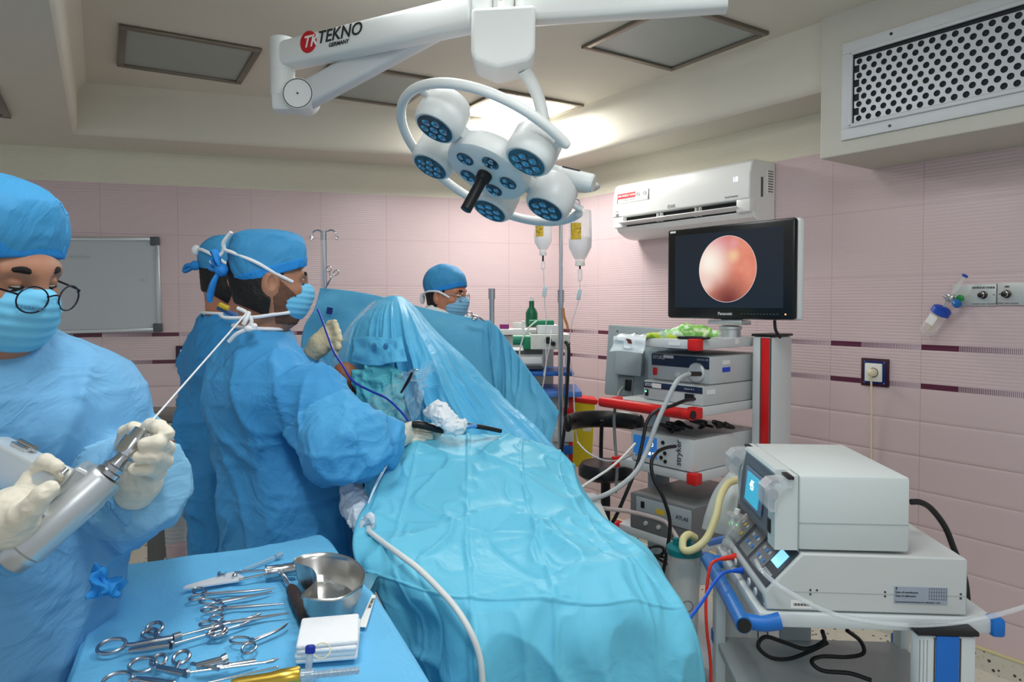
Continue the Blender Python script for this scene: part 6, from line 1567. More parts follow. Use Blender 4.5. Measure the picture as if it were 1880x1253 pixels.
for xx in (-0.215, -0.195): bx(dsp, 'icon', (xx, -0.006, 0.912), (0.012, 0.001, 0.012), mat('display_white'), 0)
for (xx, zz_) in ((-0.150, 0.965), (-0.140, 0.925), (-0.158, 0.905), (-0.138, 0.893)):
    MB().lathe([(0.001, 0), (0.0075, 0), (0.0075, 0.004), (0.005, 0.005), (0.001, 0.003)], (xx, -0.003, zz_), (0, -1, 0), 18).build('connector', M_BLACK(), sp)
Mv = Matrix.Translation((-0.075, -0.0035, 0.888)) @ FX @ Matrix.Rotation(PI / 2, 4, 'Z')
text('lettering', 'stryker', 0.034, Mv, mat('ink_soft'), sp, bold=0.0007)
at_ = case('radiofrequency_generator', 'dark grey generator marked ATLAS on the lowest shelf', 'generator', -0.32, -0.012, 0.0, 0.42, 0.593, 0.735, mat('case_dark', S(116, 118, 120), 0.45))
bx(at_, 'front_plate', (-0.150, -0.002, 0.690), (0.270, 0.005, 0.075), mat('plate_grey', S(168, 178, 182), 0.4), 0.003)
text('lettering', 'ATLAS', 0.020, Matrix.Translation((-0.085, -0.0055, 0.690)) @ FX, mat('ink_soft'), at_, bold=0.0003)
bx(at_, 'yellow_label', (-0.160, -0.005, 0.690), (0.040, 0.002, 0.020), mat('label_yellow', S(228, 190, 50), 0.5), 0)
bx(at_, 'switch', (-0.250, -0.005, 0.700), (0.018, 0.004, 0.026), M_BLACK(), 0.001)
for xx in (-0.235, -0.17): MB().lathe([(0.001, 0), (0.009, 0), (0.008, 0.008), (0.001, 0.008)], (xx, 0.0, 0.628), (0, -1, 0), 16).build('connector', mat('port_pale'), at_)
# monitor seen from behind at the left of the cart
rm = thing('rear_monitor', 'grey monitor turned away, its back and plugged cable facing us, left of the cart', 'monitor', tuple(P(1190, 668, 3.20)), math.atan2(-0.45, 0.89))
Rm = Matrix.Rotation(0.06, 3, 'Y')
mrm = mat('rear_shell', S(168, 178, 180), 0.45)
bx(rm, 'shell', (0.02, 0, 0), (0.43, 0.035, 0.325), mrm, 0.008, Rm)
bx(rm, 'rear_box', (-0.075, -0.035, 0.005), (0.125, 0.05, 0.115), mrm, 0.006, Rm)
for k, x in enumerate((-0.14, -0.05, 0.05, 0.14)): MB().cyl((x, -0.019, 0.145 - 0.01 * k), (x, -0.0165, 0.145 - 0.01 * k), 0.004, n=12).build('screw', mseam, rm)
pp_ = bx(rm, 'socket_plate', (-0.10, -0.020, -0.105), (0.075, 0.006, 0.09), mat('socket_grey', S(150, 156, 156), 0.5), 0.002, Rm)
bx(rm, 'socket', (-0.085, -0.026, -0.10), (0.03, 0.012, 0.05), M_BLACK(), 0.003, Rm)
MB().tube([P(1144, 712, 3.10), P(1136, 724, 3.02), P(1128, 760, 2.92), P(1129, 810, 2.92), P(1133, 860, 2.92), P(1130, 905, 2.93)], 0.0065, n=10).build('cable', mat('cable_grey', S(130, 132, 134), 0.5), rm, True)
MB().tube([(0.02, 0.02, -0.1), (0.03, 0.06, -0.3), (0.02, 0.08, -0.5)], 0.018, n=12).build('stem', M_GREY(), rm)
# things on top of the cart
wb_ = patch('plastic_bag', [[(1128, 617, 2.84), (1145, 613, 2.82), (1168, 613, 2.80), (1188, 616, 2.78)], [(1126, 622, 2.82), (1145, 621, 2.79), (1166, 622, 2.765), (1186, 624, 2.745)], [(1124, 634, 2.815), (1143, 634, 2.785), (1164, 636, 2.755), (1184, 638, 2.735)], [(1119, 646, 2.81), (1140, 645, 2.78), (1162, 647, 2.75), (1181, 650, 2.73)]], 60, 50, mat('bag_white', S(222, 230, 232), 0.35, spec=0.6, alpha=0.92), None,
   lambda u, v, G: 0.004 * ridge(u * 4, v * 3, 0, 301), 0.0006, world=False); tag(wb_, 'white plastic bag with a handle slot draped over the top shelf corner', 'plastic bag')
sl_o = MB(); sl_o.prism([(-0.019, -0.006), (0.019, -0.006), (0.016, 0.009), (0.006, 0.012), (-0.006, 0.012), (-0.016, 0.009)], -0.0012, 0.0012, Matrix.Translation(P(1153, 628, 2.772)) @ frame((0, 0, 0), (0.626, -0.78, 0), (0.78, 0.626, 0.2))); sl_o.build('handle_slot', mat('slot_dark', S(120, 60, 60), 0.7), wb_)
def lump(name, label, cat, pts, m, amp, seed_, k=0.02, vox=0.004, group=None, sub=None):
    q = [(P(*p[:3]), p[3]) for p in pts]; a_ = np.array([tuple(x[0]) for x in q])
    def f(p):
        d = None
        for (c, r), (c2, r2) in zip(q[:-1], q[1:]):
            e = cone(p, c, c2, r, r2); d = e if d is None else smin(d, e, k)
        return d - amp * ridge(p[:, 0] * 40, p[:, 1] * 40, p[:, 2] * 40, seed_) - amp * 0.5 * ridge(p[:, 0] * 90, p[:, 1] * 90, p[:, 2] * 90, seed_ + 1)
    mr = max(x[1] for x in q) + 0.03
    V, Fq = surface(f, a_.min(0) - mr, a_.max(0) + mr, vox); o = mesh_obj(name, V, Fq, m, None, False, True, None); tag(o, label, cat, group); return o
def multi(name, cols, scale, rough=0.35):
    m = bpy.data.materials.new(name); m.use_nodes = True; nt = m.node_tree; b = nt.nodes['Principled BSDF']
    tc = nt.nodes.new('ShaderNodeTexCoord'); n = nt.nodes.new('ShaderNodeTexNoise'); n.inputs['Scale'].default_value = scale; n.inputs['Detail'].default_value = 2
    nt.links.new(tc.outputs['Object'], n.inputs['Vector']); r = nt.nodes.new('ShaderNodeValToRGB'); nt.links.new(n.outputs['Fac'], r.inputs[0])
    e = r.color_ramp.elements; e[0].position = 0.36; e[1].position = 0.64; e[0].color = cols[0] + (1,); e[1].color = cols[-1] + (1,)
    for k, c in enumerate(cols[1:-1]): x = e.new(0.36 + 0.28 * (k + 1) / (len(cols) - 1)); x.color = c + (1,)
    nt.links.new(r.outputs[0], b.inputs['Base Color']); b.inputs['Roughness'].default_value = rough; return m
lump('wipes_pack', 'bright green plastic wipes pack lying on the cart top below the monitor', 'wipes pack', [(1225, 613, 2.78, .012), (1262, 608, 2.76, .024), (1290, 610, 2.74, .020), (1318, 614, 2.72, .010)], multi('pack_green', [S(224, 240, 190), S(120, 190, 60), S(150, 214, 120), S(236, 246, 226)], 26), 0.004, 311)
lump('wipes_pack', 'flat yellow-green and blue packet lying between the white bag and the green pack', 'wipes pack', [(1188, 617, 2.80, .009), (1215, 617, 2.78, .012), (1240, 619, 2.76, .009)], multi('pack_yellow', [S(110, 190, 230), S(206, 214, 60), S(130, 190, 50)], 16), 0.003, 315)
bs = cthing('remote_control', 'flat black remote lying at the front of the cart top', 'remote'); bx(bs, 'body', (-0.035, 0.03, 1.3755), (0.12, 0.035, 0.010), M_BLACK(), 0.004, Matrix.Rotation(0.25, 3, 'Z')); bx(bs, 'button_strip', (-0.035, 0.03, 1.381), (0.07, 0.012, 0.002), mat('button_grey'), 0, Matrix.Rotation(0.25, 3, 'Z'))
# cables of the tower
def cable(name, label, pts, r, m, world=True, n=10, cat='cable', ends=None):
    o = MB().tube([P(*p) if not isinstance(p, Vector) else p for p in pts], r, n=n).build(name, m, None); tag(o, label, cat); return o
mgc = mat('cable_light', S(176, 182, 184), 0.45); mwc = mat('cable_white', S(222, 224, 220), 0.45)
cable('light_cable', 'thick grey light cable plugged into the round port of the light source', [(1272, 686, 2.62), (1258, 690, 2.58), (1242, 702, 2.52), (1225, 735, 2.50), (1205, 780, 2.48), (1187, 830, 2.46), (1165, 870, 2.42), (1120, 905, 2.36), (1075, 920, 2.30)], 0.0085, mgc)
lp = MB().cyl(P(1285, 687, 2.655), P(1268, 687, 2.60), 0.009, n=16).build('light_cable_plug', M_BLACK(), None); tag(lp, 'black plug of the light cable in the round port', 'plug')
cable('camera_cable', 'black camera cable from the control box crossing the shelves to the floor', [(1275, 733, 2.64), (1258, 736, 2.58), (1235, 745, 2.54), (1205, 755, 2.53), (1188, 775, 2.52), (1178, 820, 2.50), (1168, 860, 2.48), (1150, 905, 2.46), (1130, 950, 2.45), (1110, 985, 2.45)], 0.0065, M_BLACK())
cable('pump_cable', 'black cable plugged into the pump front and hanging down past the ATLAS box', [(1240, 820, 2.60), (1222, 823, 2.55), (1205, 832, 2.50), (1196, 850, 2.48), (1200, 880, 2.46), (1218, 915, 2.44), (1230, 960, 2.43), (1225, 1010, 2.42), (1216, 1060, 2.42)], 0.0065, M_BLACK())
cable('tube_line', 'thin white tube looping from the drape up to the pump, in front of the stool', [(1063, 898, 2.36), (1090, 880, 2.42), (1120, 860, 2.46), (1145, 838, 2.52), (1166, 815, 2.60)], 0.0045, mwc)
cable('tube_line', 'clear thin tube sagging under the stool seat toward the cart', [(1060, 812, 3.10), (1080, 832, 3.0), (1110, 846, 2.9), (1140, 845, 2.8), (1165, 833, 2.66)], 0.0035, mat('tube_clear', S(206, 212, 212), 0.2, alpha=0.75))
cable('tube_line', 'pale pink tube lying over the ATLAS box', [(1082, 932, 2.36), (1110, 934, 2.38), (1150, 939, 2.44), (1190, 948, 2.50), (1220, 958, 2.50), (1235, 975, 2.46), (1244, 990, 2.42)], 0.0075, mat('tube_pink', S(210, 196, 194), 0.3, alpha=0.85))
random.seed(5)
for k, (x0, y0) in enumerate(((1222, 785), (1250, 782), (1285, 778), (1330, 780))):
    pts = [(x0 + random.uniform(-18, 20) + 9 * math.cos(t * 1.7 + k), y0 + 7 * math.sin(t * 1.7 + k * 2) + random.uniform(-2, 2), 2.72 + 0.02 * (t % 3)) for t in range(7)]
    pts = [Vector((p.x, p.y, max(p.z, 1.002))) for p in [P(*q) for q in pts]]
    cable('power_cable', ['coil of black cable nearest the left end of the pump top', 'second coil of black cable on the pump top, under the red handle', 'third coil of black cable on the pump top, right of the red corner cap', 'rightmost coil of black cable on the pump top beside the column'][k], pts, 0.0055, M_BLACK())
for k, (x0, y0) in enumerate(((1205, 1012), (1222, 1030))):
    pts = [(x0 + 16 * math.cos(t * 1.3 + k), y0 + 9 * math.sin(t * 1.3 + k * 2), 2.60 + 0.01 * (t % 3)) for t in range(11)]
    cable('power_cable', ['coil of black cable below the lowest cart shelf, left one', 'coil of black cable below the lowest cart shelf, beside the teal-lidded canister'][k], pts, 0.005, M_BLACK())

# ================================================================ electrosurgery trolley, right foreground
EY = math.radians(-4.0); E0 = V3(0.618, 1.655, 0)
def ething(name, label, cat): return thing(name, label, cat, tuple(E0), EY)
met = mat('trolley_white', S(208, 214, 214), 0.35); mes = mat('esu_white', S(206, 214, 212), 0.38, noise=0.02, nscale=8); mes2 = mat('esu_white_lower', S(202, 206, 204), 0.38, noise=0.02, nscale=8)
et = ething('equipment_trolley', 'white two-shelf trolley with a blue handle and blue-striped column, right foreground', 'trolley')
bx(et, 'shelf', (0.235, 0.225, 0.757), (0.54, 0.47, 0.034), met, 0.006)
bx(et, 'shelf', (0.235, 0.225, 0.485), (0.54, 0.47, 0.024), mat('shelf_grey', S(176, 182, 182), 0.4), 0.004)
MB().tube([(-0.075, -0.03, 0.752), (-0.072, 0.10, 0.752), (-0.070, 0.40, 0.752)], 0.0195, n=20, sm=2).build('handle', mat('handle_blue', S(34, 112, 184), 0.3), et)
MB().cyl((-0.075, -0.034, 0.752), (-0.075, -0.03, 0.752), 0.0165, n=20).build('handle_cap', M_BLACK(), et)
for y in (0.0, 0.40):
    MB().tube([(-0.072, y, 0.752), (-0.03, y - 0.012, 0.750), (0.012, y - 0.014, 0.758)], [0.017, 0.018, 0.020], n=14, flat=(U, 1.0)).build('handle_bracket', M_BLUE(), et)
cl_ = bx(et, 'column', (0.372, -0.028, 0.39), (0.130, 0.040, 0.72), met, 0.010)
bx(et, 'blue_stripe', (0.372, -0.0485, 0.39), (0.050, 0.004, 0.72), mat('stripe_blue', S(20, 106, 196), 0.35), 0.001)
for x in (0.344, 0.400): bx(et, 'seam', (x, -0.0482, 0.39), (0.003, 0.003, 0.71), mseam, 0)
for x in (0.312, 0.320, 0.328): bx(et, 'groove', (x, -0.0480, 0.39), (0.0015, 0.002, 0.70), mat('groove_grey', S(160, 166, 168), 0.5), 0)
bx(et, 'column_cap', (0.372, -0.030, 0.757), (0.136, 0.046, 0.012), M_BLACK(), 0.004)
bx(et, 'column', (-0.028, 0.44, 0.40), (0.03, 0.05, 0.70), met, 0.006)
bx(et, 'column', (0.50, 0.44, 0.40), (0.03, 0.05, 0.70), met, 0.006)
bx(et, 'column', (0.20, 0.458, 0.42), (0.09, 0.02, 0.66), mat('shelf_grey'), 0.004)
for (x, y, z) in ((0.502, 0.0, 0.757), (0.502, 0.45, 0.757), (-0.03, 0.46, 0.497), (0.50, 0.46, 0.497)):
    bx(et, 'corner_cap', (x, y, z), (0.03, 0.04, 0.044), M_BLUE(), 0.008)
bx(et, 'base', (0.235, 0.22, 0.10), (0.56, 0.50, 0.04), met, 0.015)
for x in (-0.01, 0.47):
    for y in (0.02, 0.44): MB().cyl((x - 0.012, y, 0.042), (x + 0.012, y, 0.042), 0.042, n=22).build('wheel', M_BLACK(), et)
# lower unit with a sloped control panel
eu = ething('electrosurgical_unit', 'wide white electrosurgical generator with a sloped dark control panel, on the trolley top', 'generator')
prof = [(-0.016, 0.778), (0.44, 0.778), (0.44, 0.906), (0.434, 0.912), (0.066, 0.914), (-0.018, 0.822), (-0.022, 0.812)]
mb = MB(); mb.prism(prof, 0.0, 0.42); o = mb.build('case', mes2, eu, angle=0.4); bv = o.modifiers.new('b', 'BEVEL'); bv.width = 0.004; bv.segments = 2; bv.limit_method = 'ANGLE'
sa, sb = Vector((-0.018, 0, 0.822)), Vector((0.066, 0, 0.914)); sd2 = (sb - sa).normalized(); sn = Vector((-sd2.z, 0, sd2.x))
Msl = frame(sa + sn * 0.0015, (0, -1, 0), sd2)   # x from far to near, y up the slope
def sl_box(name, x, y, w_, h_, m, par=eu, t=0.003, bev=0.0, z=0.0):
    mb = MB(); mb.M = Msl; mb.box((x, y, z), (w_, h_, t), bev); return mb.build(name, m, par)
LSL = (sb - sa).length
pn = sl_box('control_panel', -0.195, LSL / 2, 0.37, LSL - 0.012, mat('esu_panel', S(58, 64, 72), 0.4))
for k, (xx, col) in enumerate(((-0.345, S(230, 196, 40)), (-0.235, S(40, 130, 220)), (-0.13, S(60, 140, 220)))):
    sl_box('key_group', xx, LSL / 2, 0.085, LSL - 0.03, mat('esu_keypad', S(120, 124, 126), 0.45), pn, z=0.002)
    kc_ = mat('key_%d' % k, col, 0.5)
    for a in range(3):
        for bq in range(2): sl_box('key', xx - 0.022 + 0.022 * a, LSL * (0.34 + 0.2 * bq), 0.012, 0.009, kc_ if (a + bq) % 2 == 0 else mat('key_grey', S(190, 194, 194), 0.5), pn, z=0.004)
    sl_box('readout', xx + 0.01, LSL * 0.78, 0.03, 0.014, mat('led_red', (1, .05, .05), .4, emit=(1, 0.06, 0.06), estr=1.6), pn, z=0.004)
sl_box('display', -0.055, LSL * 0.62, 0.050, 0.040, mat('display_ice', S(150, 220, 250), 0.3, emit=S(140, 214, 250), estr=1.0), pn, z=0.003)
for k in range(5): sl_box('key', -0.028 - 0.012 * k, LSL * 0.26, 0.006, 0.010, mat('key_grey'), pn, z=0.003)
mb = MB(); mb.box((-0.0205, 0.20, 0.797), (0.006, 0.36, 0.026), 0.002); fr_ = mb.build('socket_strip', mat('socket_strip_grey', S(96, 100, 104), 0.45), eu)
for y in (0.06, 0.12, 0.26, 0.33): MB().lathe([(0.001, 0), (0.010, 0), (0.010, 0.004), (0.006, 0.005), (0.001, 0.003)], (-0.0235, y, 0.797), (-1, 0, 0), 18).build('socket', mat('plate_white'), fr_)
for k, z in enumerate((0.87, 0.852)): MB().lathe([(0.001, 0), (0.0035, 0), (0.003, 0.002), (0.001, 0.002)], (-0.001 + 0.01, 0.385 - 0.02 * k, z - 0.01), (-1, 0, 0.8), 12).build('green_lamp', mat('green_led'), eu)
SF = frame((0, -0.0008, 0), (1, 0, 0), (0, 0, 1))
lb_ = bx(eu, 'rating_label', (0.335, -0.0006, 0.822), (0.120, 0.0012, 0.040), mat('label_grey', S(160, 170, 184), 0.5), 0)
for k, t_ in enumerate(('E', 'Date of manufacture:', 'Date of calibration:', 'Recommended interval between two calibrations: 1 year')):
    text('lettering', t_, (0.009, 0.006, 0.006, 0.0044)[k], Matrix.Translation((0.278, -0.0014, (0.838, 0.829, 0.8205, 0.8065)[k])) @ FX, mat('ink'), lb_)
for k in range(8): bx(lb_, 'grid_line', (0.354 + 0.0055 * k, -0.0014, 0.8265), (0.0006, 0.0006, 0.027), mat('ink_soft'), 0)
for k in range(4): bx(lb_, 'grid_line', (0.3725, -0.0014, 0.814 + 0.0085 * k), (0.038, 0.0006, 0.0006), mat('ink_soft'), 0)
lb2 = bx(eu, 'inventory_label', (0.065, -0.0006, 0.793), (0.050, 0.0012, 0.018), mat('sticker_white'), 0)
for k in range(16): bx(lb2, 'bar', (0.047 + 0.0024 * k, -0.0014, 0.793), (0.0008 + 0.0006 * (k % 3), 0.0006, 0.006), mat('ink'), 0)
for x in (0.085, 0.10, 0.255, 0.425):
    for z in ((0.828, 0.818) if x != 0.10 else (0.828,)): MB().cyl((x, -0.001, z), (x, 0.001, z), 0.0026, n=12).build('screw', mseam, eu)
bx(eu, 'seam', (0.23, -0.0004, 0.823), (0.41, 0.0008, 0.0008), mat('groove_grey'), 0)
for x in (0.04, 0.40):
    for y in (0.05, 0.36): MB().cyl((x, y, 0.773), (x, y, 0.780), 0.014, n=16).build('foot', M_BLACK(), eu)
# upper unit
up_ = ething('arthroscopy_console', 'white boxy console with clear roller covers stacked on the electrosurgical generator', 'pump console')
bx(up_, 'case', (0.185, 0.205, 1.008), (0.255, 0.395, 0.178), mes, 0.008, None)
bx(up_, 'seam', (0.185, 0.0068, 0.985), (0.252, 0.0012, 0.0012), mat('groove_grey'), 0)
bx(up_, 'seam', (0.0575, 0.205, 1.008), (0.0015, 0.399, 0.180), mat('groove_grey'), 0)
mb = MB(); mb.prism([(0.057, 0.919), (0.057, 1.096), (0.046, 1.096), (0.030, 1.062), (0.022, 1.062), (0.004, 1.030), (0.004, 0.919)], 0.008, 0.065)
fc_ = mb.build('front_bezel', mes, up_, smooth=False)
mb = MB(); mb.prism([(0.057, 0.919), (0.057, 1.096), (0.046, 1.096), (0.030, 1.075), (0.012, 1.030), (0.018, 0.919)], 0.345, 0.402)
mb.build('front_bezel', mes, up_, smooth=False)
mb = MB(); mb.prism([(0.057, 0.93), (0.057, 1.098), (0.022, 1.098), (0.018, 1.090), (0.040, 1.05), (0.040, 0.93)], 0.065, 0.345)
mb.build('front_bezel', mes, up_, smooth=False)
mb = MB(); mb.prism([(0.0385, 0.925), (0.0385, 1.082), (0.022, 1.080), (0.012, 1.03), (0.004, 0.94), (0.008, 0.925)], 0.066, 0.344); mb.build('screen_surround', mat('surround_grey', S(96, 106, 116), 0.4), up_, smooth=False)
sx0, sx1 = Vector((0.006, 0, 0.965)), Vector((0.017, 0, 1.062)); sdd = (sx1 - sx0).normalized()
Msc = frame(sx0 + Vector((-0.0045, 0, 0)), (0, -1, 0), sdd)
mb = MB(); mb.M = Msc; mb.box((-0.205, 0.045, 0), (0.170, 0.095, 0.004), 0.001); sf_ = mb.build('screen_frame', mat('frame_bluegrey', S(108, 132, 156), 0.35), up_)
mb = MB(); mb.M = Msc; mb.box((-0.205, 0.045, 0.003), (0.120, 0.075, 0.003)); sc2 = mb.build('screen', mat('screen_teal', S(50, 150, 180), 0.2, emit=S(56, 160, 190), estr=0.8), sf_)
text('lettering', '45', 0.036, Msc @ Matrix.Translation((-0.228, 0.055, 0.0052)), mat('display_white'), sc2)
bx(up_, 'side_switch', (0.003, 0.05, 0.965), (0.006, 0.022, 0.034), M_BLACK(), 0.002)
mcv = mat('roller_cover', (0.80, 0.84, 0.86), 0.15, trans=0.5, alpha=0.55, ior=1.2)
for (y0_, y1_) in ((-0.002, 0.052), (0.350, 0.400)):
    mb = MB(); mb.prism([(0.040, 1.090), (-0.006, 1.085), (-0.024, 1.068), (-0.024, 1.030), (-0.010, 1.012), (0.003, 1.012), (0.003, 1.034), (0.020, 1.066), (0.040, 1.07)], y0_, y1_)
    cv_ = mb.build('roller_cover', mcv, up_, smooth=False)
    MB().cyl((-0.002, y0_ + 0.008, 1.052), (-0.002, y1_ - 0.008, 1.052), 0.013, n=20).build('roller', mat('roller_grey', S(150, 156, 160), 0.4, alpha=1), cv_)
    bx(cv_, 'hinge', (0.038, (y0_ + y1_) / 2, 1.092), (0.014, y1_ - y0_, 0.008), M_BLACK(), 0.002)
for x in (0.08, 0.29):
    for y in (0.05, 0.36): MB().cyl((x, y, 0.912), (x, y, 0.922), 0.012, n=14).build('foot', M_BLACK(), up_)
cable('power_cable', 'black power cable curving from the back of the console down behind the trolley', [(1672, 922, 1.78), (1690, 923, 1.78), (1710, 935, 1.79), (1735, 968, 1.80), (1752, 1010, 1.80), (1768, 1050, 1.80), (1776, 1100, 1.80), (1772, 1150, 1.80)], 0.0075, M_BLACK())
cable('power_cable', 'black cable loop lying on the lower trolley shelf near its left post', [(1510, 1160, 1.80), (1512, 1178, 1.85), (1480, 1192, 1.88), (1440, 1180, 1.88), (1405, 1170, 1.86), (1392, 1188, 1.84), (1415, 1208, 1.86), (1450, 1210, 1.88), (1490, 1195, 1.90), (1520, 1180, 1.90)], 0.0055, M_BLACK())
cable('power_cable', 'black cable snaking across the middle of the lower trolley shelf', [(1555, 1158, 1.86), (1580, 1178, 1.88), (1585, 1200, 1.88), (1555, 1207, 1.88), (1510, 1206, 1.86), (1490, 1215, 1.84), (1510, 1232, 1.82), (1560, 1237, 1.80), (1600, 1250, 1.78)], 0.0055, M_BLACK())
mtb = mat('tube_clear2', (0.90, 0.94, 0.96), 0.1, trans=0.5, alpha=0.5, ior=1.2)
cable('suction_tube', 'clear soft tube sagging across the front of the trolley to the right edge', [(1388, 1030, 1.72), (1398, 1048, 1.66), (1425, 1072, 1.60), (1470, 1100, 1.57), (1530, 1128, 1.56), (1600, 1142, 1.545), (1680, 1148, 1.53), (1760, 1143, 1.53), (1830, 1130, 1.53), (1910, 1106, 1.53)], 0.0055, mtb)
# ================================================================ suction canisters, plugs, hoses beside the trolley
mjar = mat('canister_clear', (0.80, 0.85, 0.86), 0.18, trans=0.55, alpha=0.55, ior=1.2); mteal = mat('lid_teal', S(20, 120, 124), 0.35)
def canister(label, px, py_top, Y, r, h, lidm, tint=None):
    t0 = P(px, py_top, Y); t = thing('suction_canister', label, 'suction canister', (t0.x, t0.y, t0.z - h))
    MB().lathe([(r * 0.72, 0), (r * 0.98, h - 0.02), (r, h - 0.015), (r, h - 0.012), (r * 0.94, h - 0.012), (r * 0.70, 0.006), (0.001, 0.006)], n=40).build('jar', mjar, t)
    MB().lathe([(r * 1.04, h - 0.022), (r * 1.04, h - 0.004), (r * 0.98, h), (0.001, h)], n=40).build('lid', lidm, t)
    for a, q in ((0.5, 0.3), (2.6, 0.5)): MB().cyl((r * q * math.cos(a), r * q * math.sin(a), h), (r * q * math.cos(a), r * q * math.sin(a), h + 0.02), 0.010, n=16).build('port', lidm, t)
    if tint: MB().lathe([(0.001, 0.007), (r * 0.69, 0.007), (r * 0.72, 0.05), (0.001, 0.05)], n=30).build('liquid', tint, t)
    return t, t0
cn, _ = canister('teal-lidded tall suction canister between the drape and the trolley', 1256, 1003, 2.18, 0.052, 0.44, mteal)
cn2, _ = canister('pale second suction canister right behind the red and blue cables', 1352, 1035, 2.20, 0.052, 0.44, mat('lid_clear', S(190, 204, 206), 0.3, alpha=0.8))
for c_, px, pr in ((cn, 1258, 1078), (cn2, 1332, 1068)):
    q = MW[c_].translation; MB().torus((0.0, -0.0475, 0.27), (0, 1, 0.08), 0.017, 0.0012, 24, 5).build('printed_mark', mat('ink_soft'), c_)
rk = thing('canister_rack', 'white rail bracket with a blue clip holding the suction canisters', 'canister holder', tuple(P(1304, 1050, 2.22)))
MB().box(P(1312, 1048, 2.25), (0.24, 0.02, 0.05), 0.004).build('rail', M_WHITE(), rk, True)
MB().box(P(1293, 1048, 2.19), (0.055, 0.03, 0.085), 0.006).build('holder', M_WHITE(), rk, True)
MB().box(P(1293, 1022, 2.18), (0.035, 0.025, 0.022), 0.004).build('clip', mat('clip_blue', S(90, 130, 200), 0.4), rk, True)
rp = P(1330, 1048, 2.31); MB().cyl(rp, V3(rp.x, rp.y, 0.06), 0.014, n=16).build('post', M_ALU(), rk, True)
MB().box((rp.x, rp.y, 0.03), (0.36, 0.30, 0.05), 0.015).build('base', M_GREY(), rk, True)
cable('suction_hose', 'cream corrugated suction hose looping down to the teal canister lid', [(1352, 882, 2.30), (1335, 890, 2.26), (1322, 915, 2.20), (1314, 950, 2.15), (1298, 988, 2.12), (1276, 1008, 2.11), (1256, 1011, 2.12), (1254, 992, 2.15), (1264, 982, 2.17), (1276, 988, 2.19)], 0.0115, mat('hose_cream', S(222, 212, 158), 0.45), n=14)
pl_ = patch('plastic_hood', [[(1340, 866, 2.42), (1350, 872, 2.40), (1358, 880, 2.38)], [(1312, 900, 2.42), (1335, 905, 2.36), (1356, 915, 2.34)], [(1296, 940, 2.40), (1322, 950, 2.34), (1350, 955, 2.32)], [(1288, 972, 2.40), (1318, 980, 2.34), (1345, 986, 2.32)]], 24, 40, mat('hood_white', S(206, 212, 208), 0.4, alpha=0.95), None, lambda u, v, G: 0.006 * np.sin(u * 3), 0.002, world=False); tag(pl_, 'translucent white fan-shaped plastic sheet behind the cream hose', 'plastic sheet')
bp_ = MB().box(P(1322, 992, 2.30), (0.085, 0.02, 0.02), 0.004, Matrix.Rotation(-0.25, 3, 'Y')).build('sheet_clip', mat('clip_blue'), None); tag(bp_, 'blue bar under the white plastic sheet', 'clip')
fl2 = thing('glass_flask', 'small clear flask with white stopper standing beside the sloped control panel', 'flask', tuple(P(1345, 1000, 1.98)))
f0, f1 = P(1338, 1012, 1.98), P(1352, 948, 1.98)
MB().lathe([(0.001, 0), (0.022, 0), (0.024, 0.004), (0.020, 0.05), (0.016, (f1 - f0).length)], f0, f1 - f0, 24, cap=False).build('body', mclr, fl2, True)
MB().lathe([(0.016, -0.003), (0.030, 0), (0.030, 0.004), (0.006, 0.006)], f1, f1 - f0, 24).build('collar', mclr, fl2, True)
MB().lathe([(0.006, 0.005), (0.008, 0.006), (0.008, 0.020), (0.001, 0.022)], f1, f1 - f0, 16).build('stopper', mat('socket_white'), fl2, True)
def plug(label, a, b, m, pts, name):
    t = thing(name, label, 'lead', tuple(P(*b))); MB().lathe([(0.001, 0), (0.009, 0), (0.009, 0.012), (0.007, 0.018), (0.0065, (P(*b) - P(*a)).length * 0.7), (0.003, (P(*b) - P(*a)).length)], P(*a), P(*b) - P(*a), 18).build('plug', m, t, True)
    MB().tube([P(*b)] + [P(*q) for q in pts], 0.0042, n=10).build('lead', m, t, True)
mrd = mat('lead_red', S(230, 52, 36), 0.4); mbl = mat('lead_blue', S(28, 92, 208), 0.4)
plug('red lead plugged into the left end of the generator and hanging to the floor', (1352, 1022, 1.93), (1318, 1028, 1.91), mrd, [(1306, 1036, 1.90), (1300, 1060, 1.89), (1296, 1110, 1.88), (1298, 1160, 1.87), (1304, 1210, 1.87), (1306, 1275, 1.87)], 'red_lead')
plug('blue lead plugged in below the red one, running to the drape edge', (1368, 1048, 1.85), (1342, 1049, 1.83), mbl, [(1326, 1054, 1.82), (1310, 1072, 1.80), (1294, 1098, 1.76), (1280, 1118, 1.72), (1266, 1136, 1.68)], 'blue_lead')
# ================================================================ stool, sharps bin, anaesthesia trolley and infusion stand in the corner
st = thing('stool', 'black round stool with a curved padded backrest behind the tower', 'stool', tuple(V3(P(1112, 860, 3.25).x, 3.25, 0)))
sq = P(1112, 858, 3.25)
MB().lathe([(0.001, -0.05), (0.105, -0.05), (0.125, -0.035), (0.125, 0.0), (0.11, 0.02), (0.001, 0.024)], (0, 0, sq.z), n=44).build('seat', mat('seat_black', S(26, 26, 28), 0.35), st)
pts = [(0.175 * math.cos(math.radians(a)), 0.175 * math.sin(math.radians(a)) - 0.02, P(1112, 782, 3.25).z) for a in range(195, 346, 10)]
pts = [(-p[0], -p[1], p[2]) for p in pts]
sbk = MB(); sbk.tube(pts, 0.022, n=16, sm=3, flat=((0, 0, 1), 1.9))
for e_ in (pts[0], pts[-1]): sbk.ell(e_, (0.022, 0.024, 0.042), 16)
sbk.build('backrest', mat('seat_black'), st)
MB().tube([(0.0, 0.15, P(1112, 782, 3.25).z), (0.0, 0.17, sq.z), (0.0, 0.06, sq.z - 0.06)], 0.010, n=10).build('back_support', M_BLACK(), st)
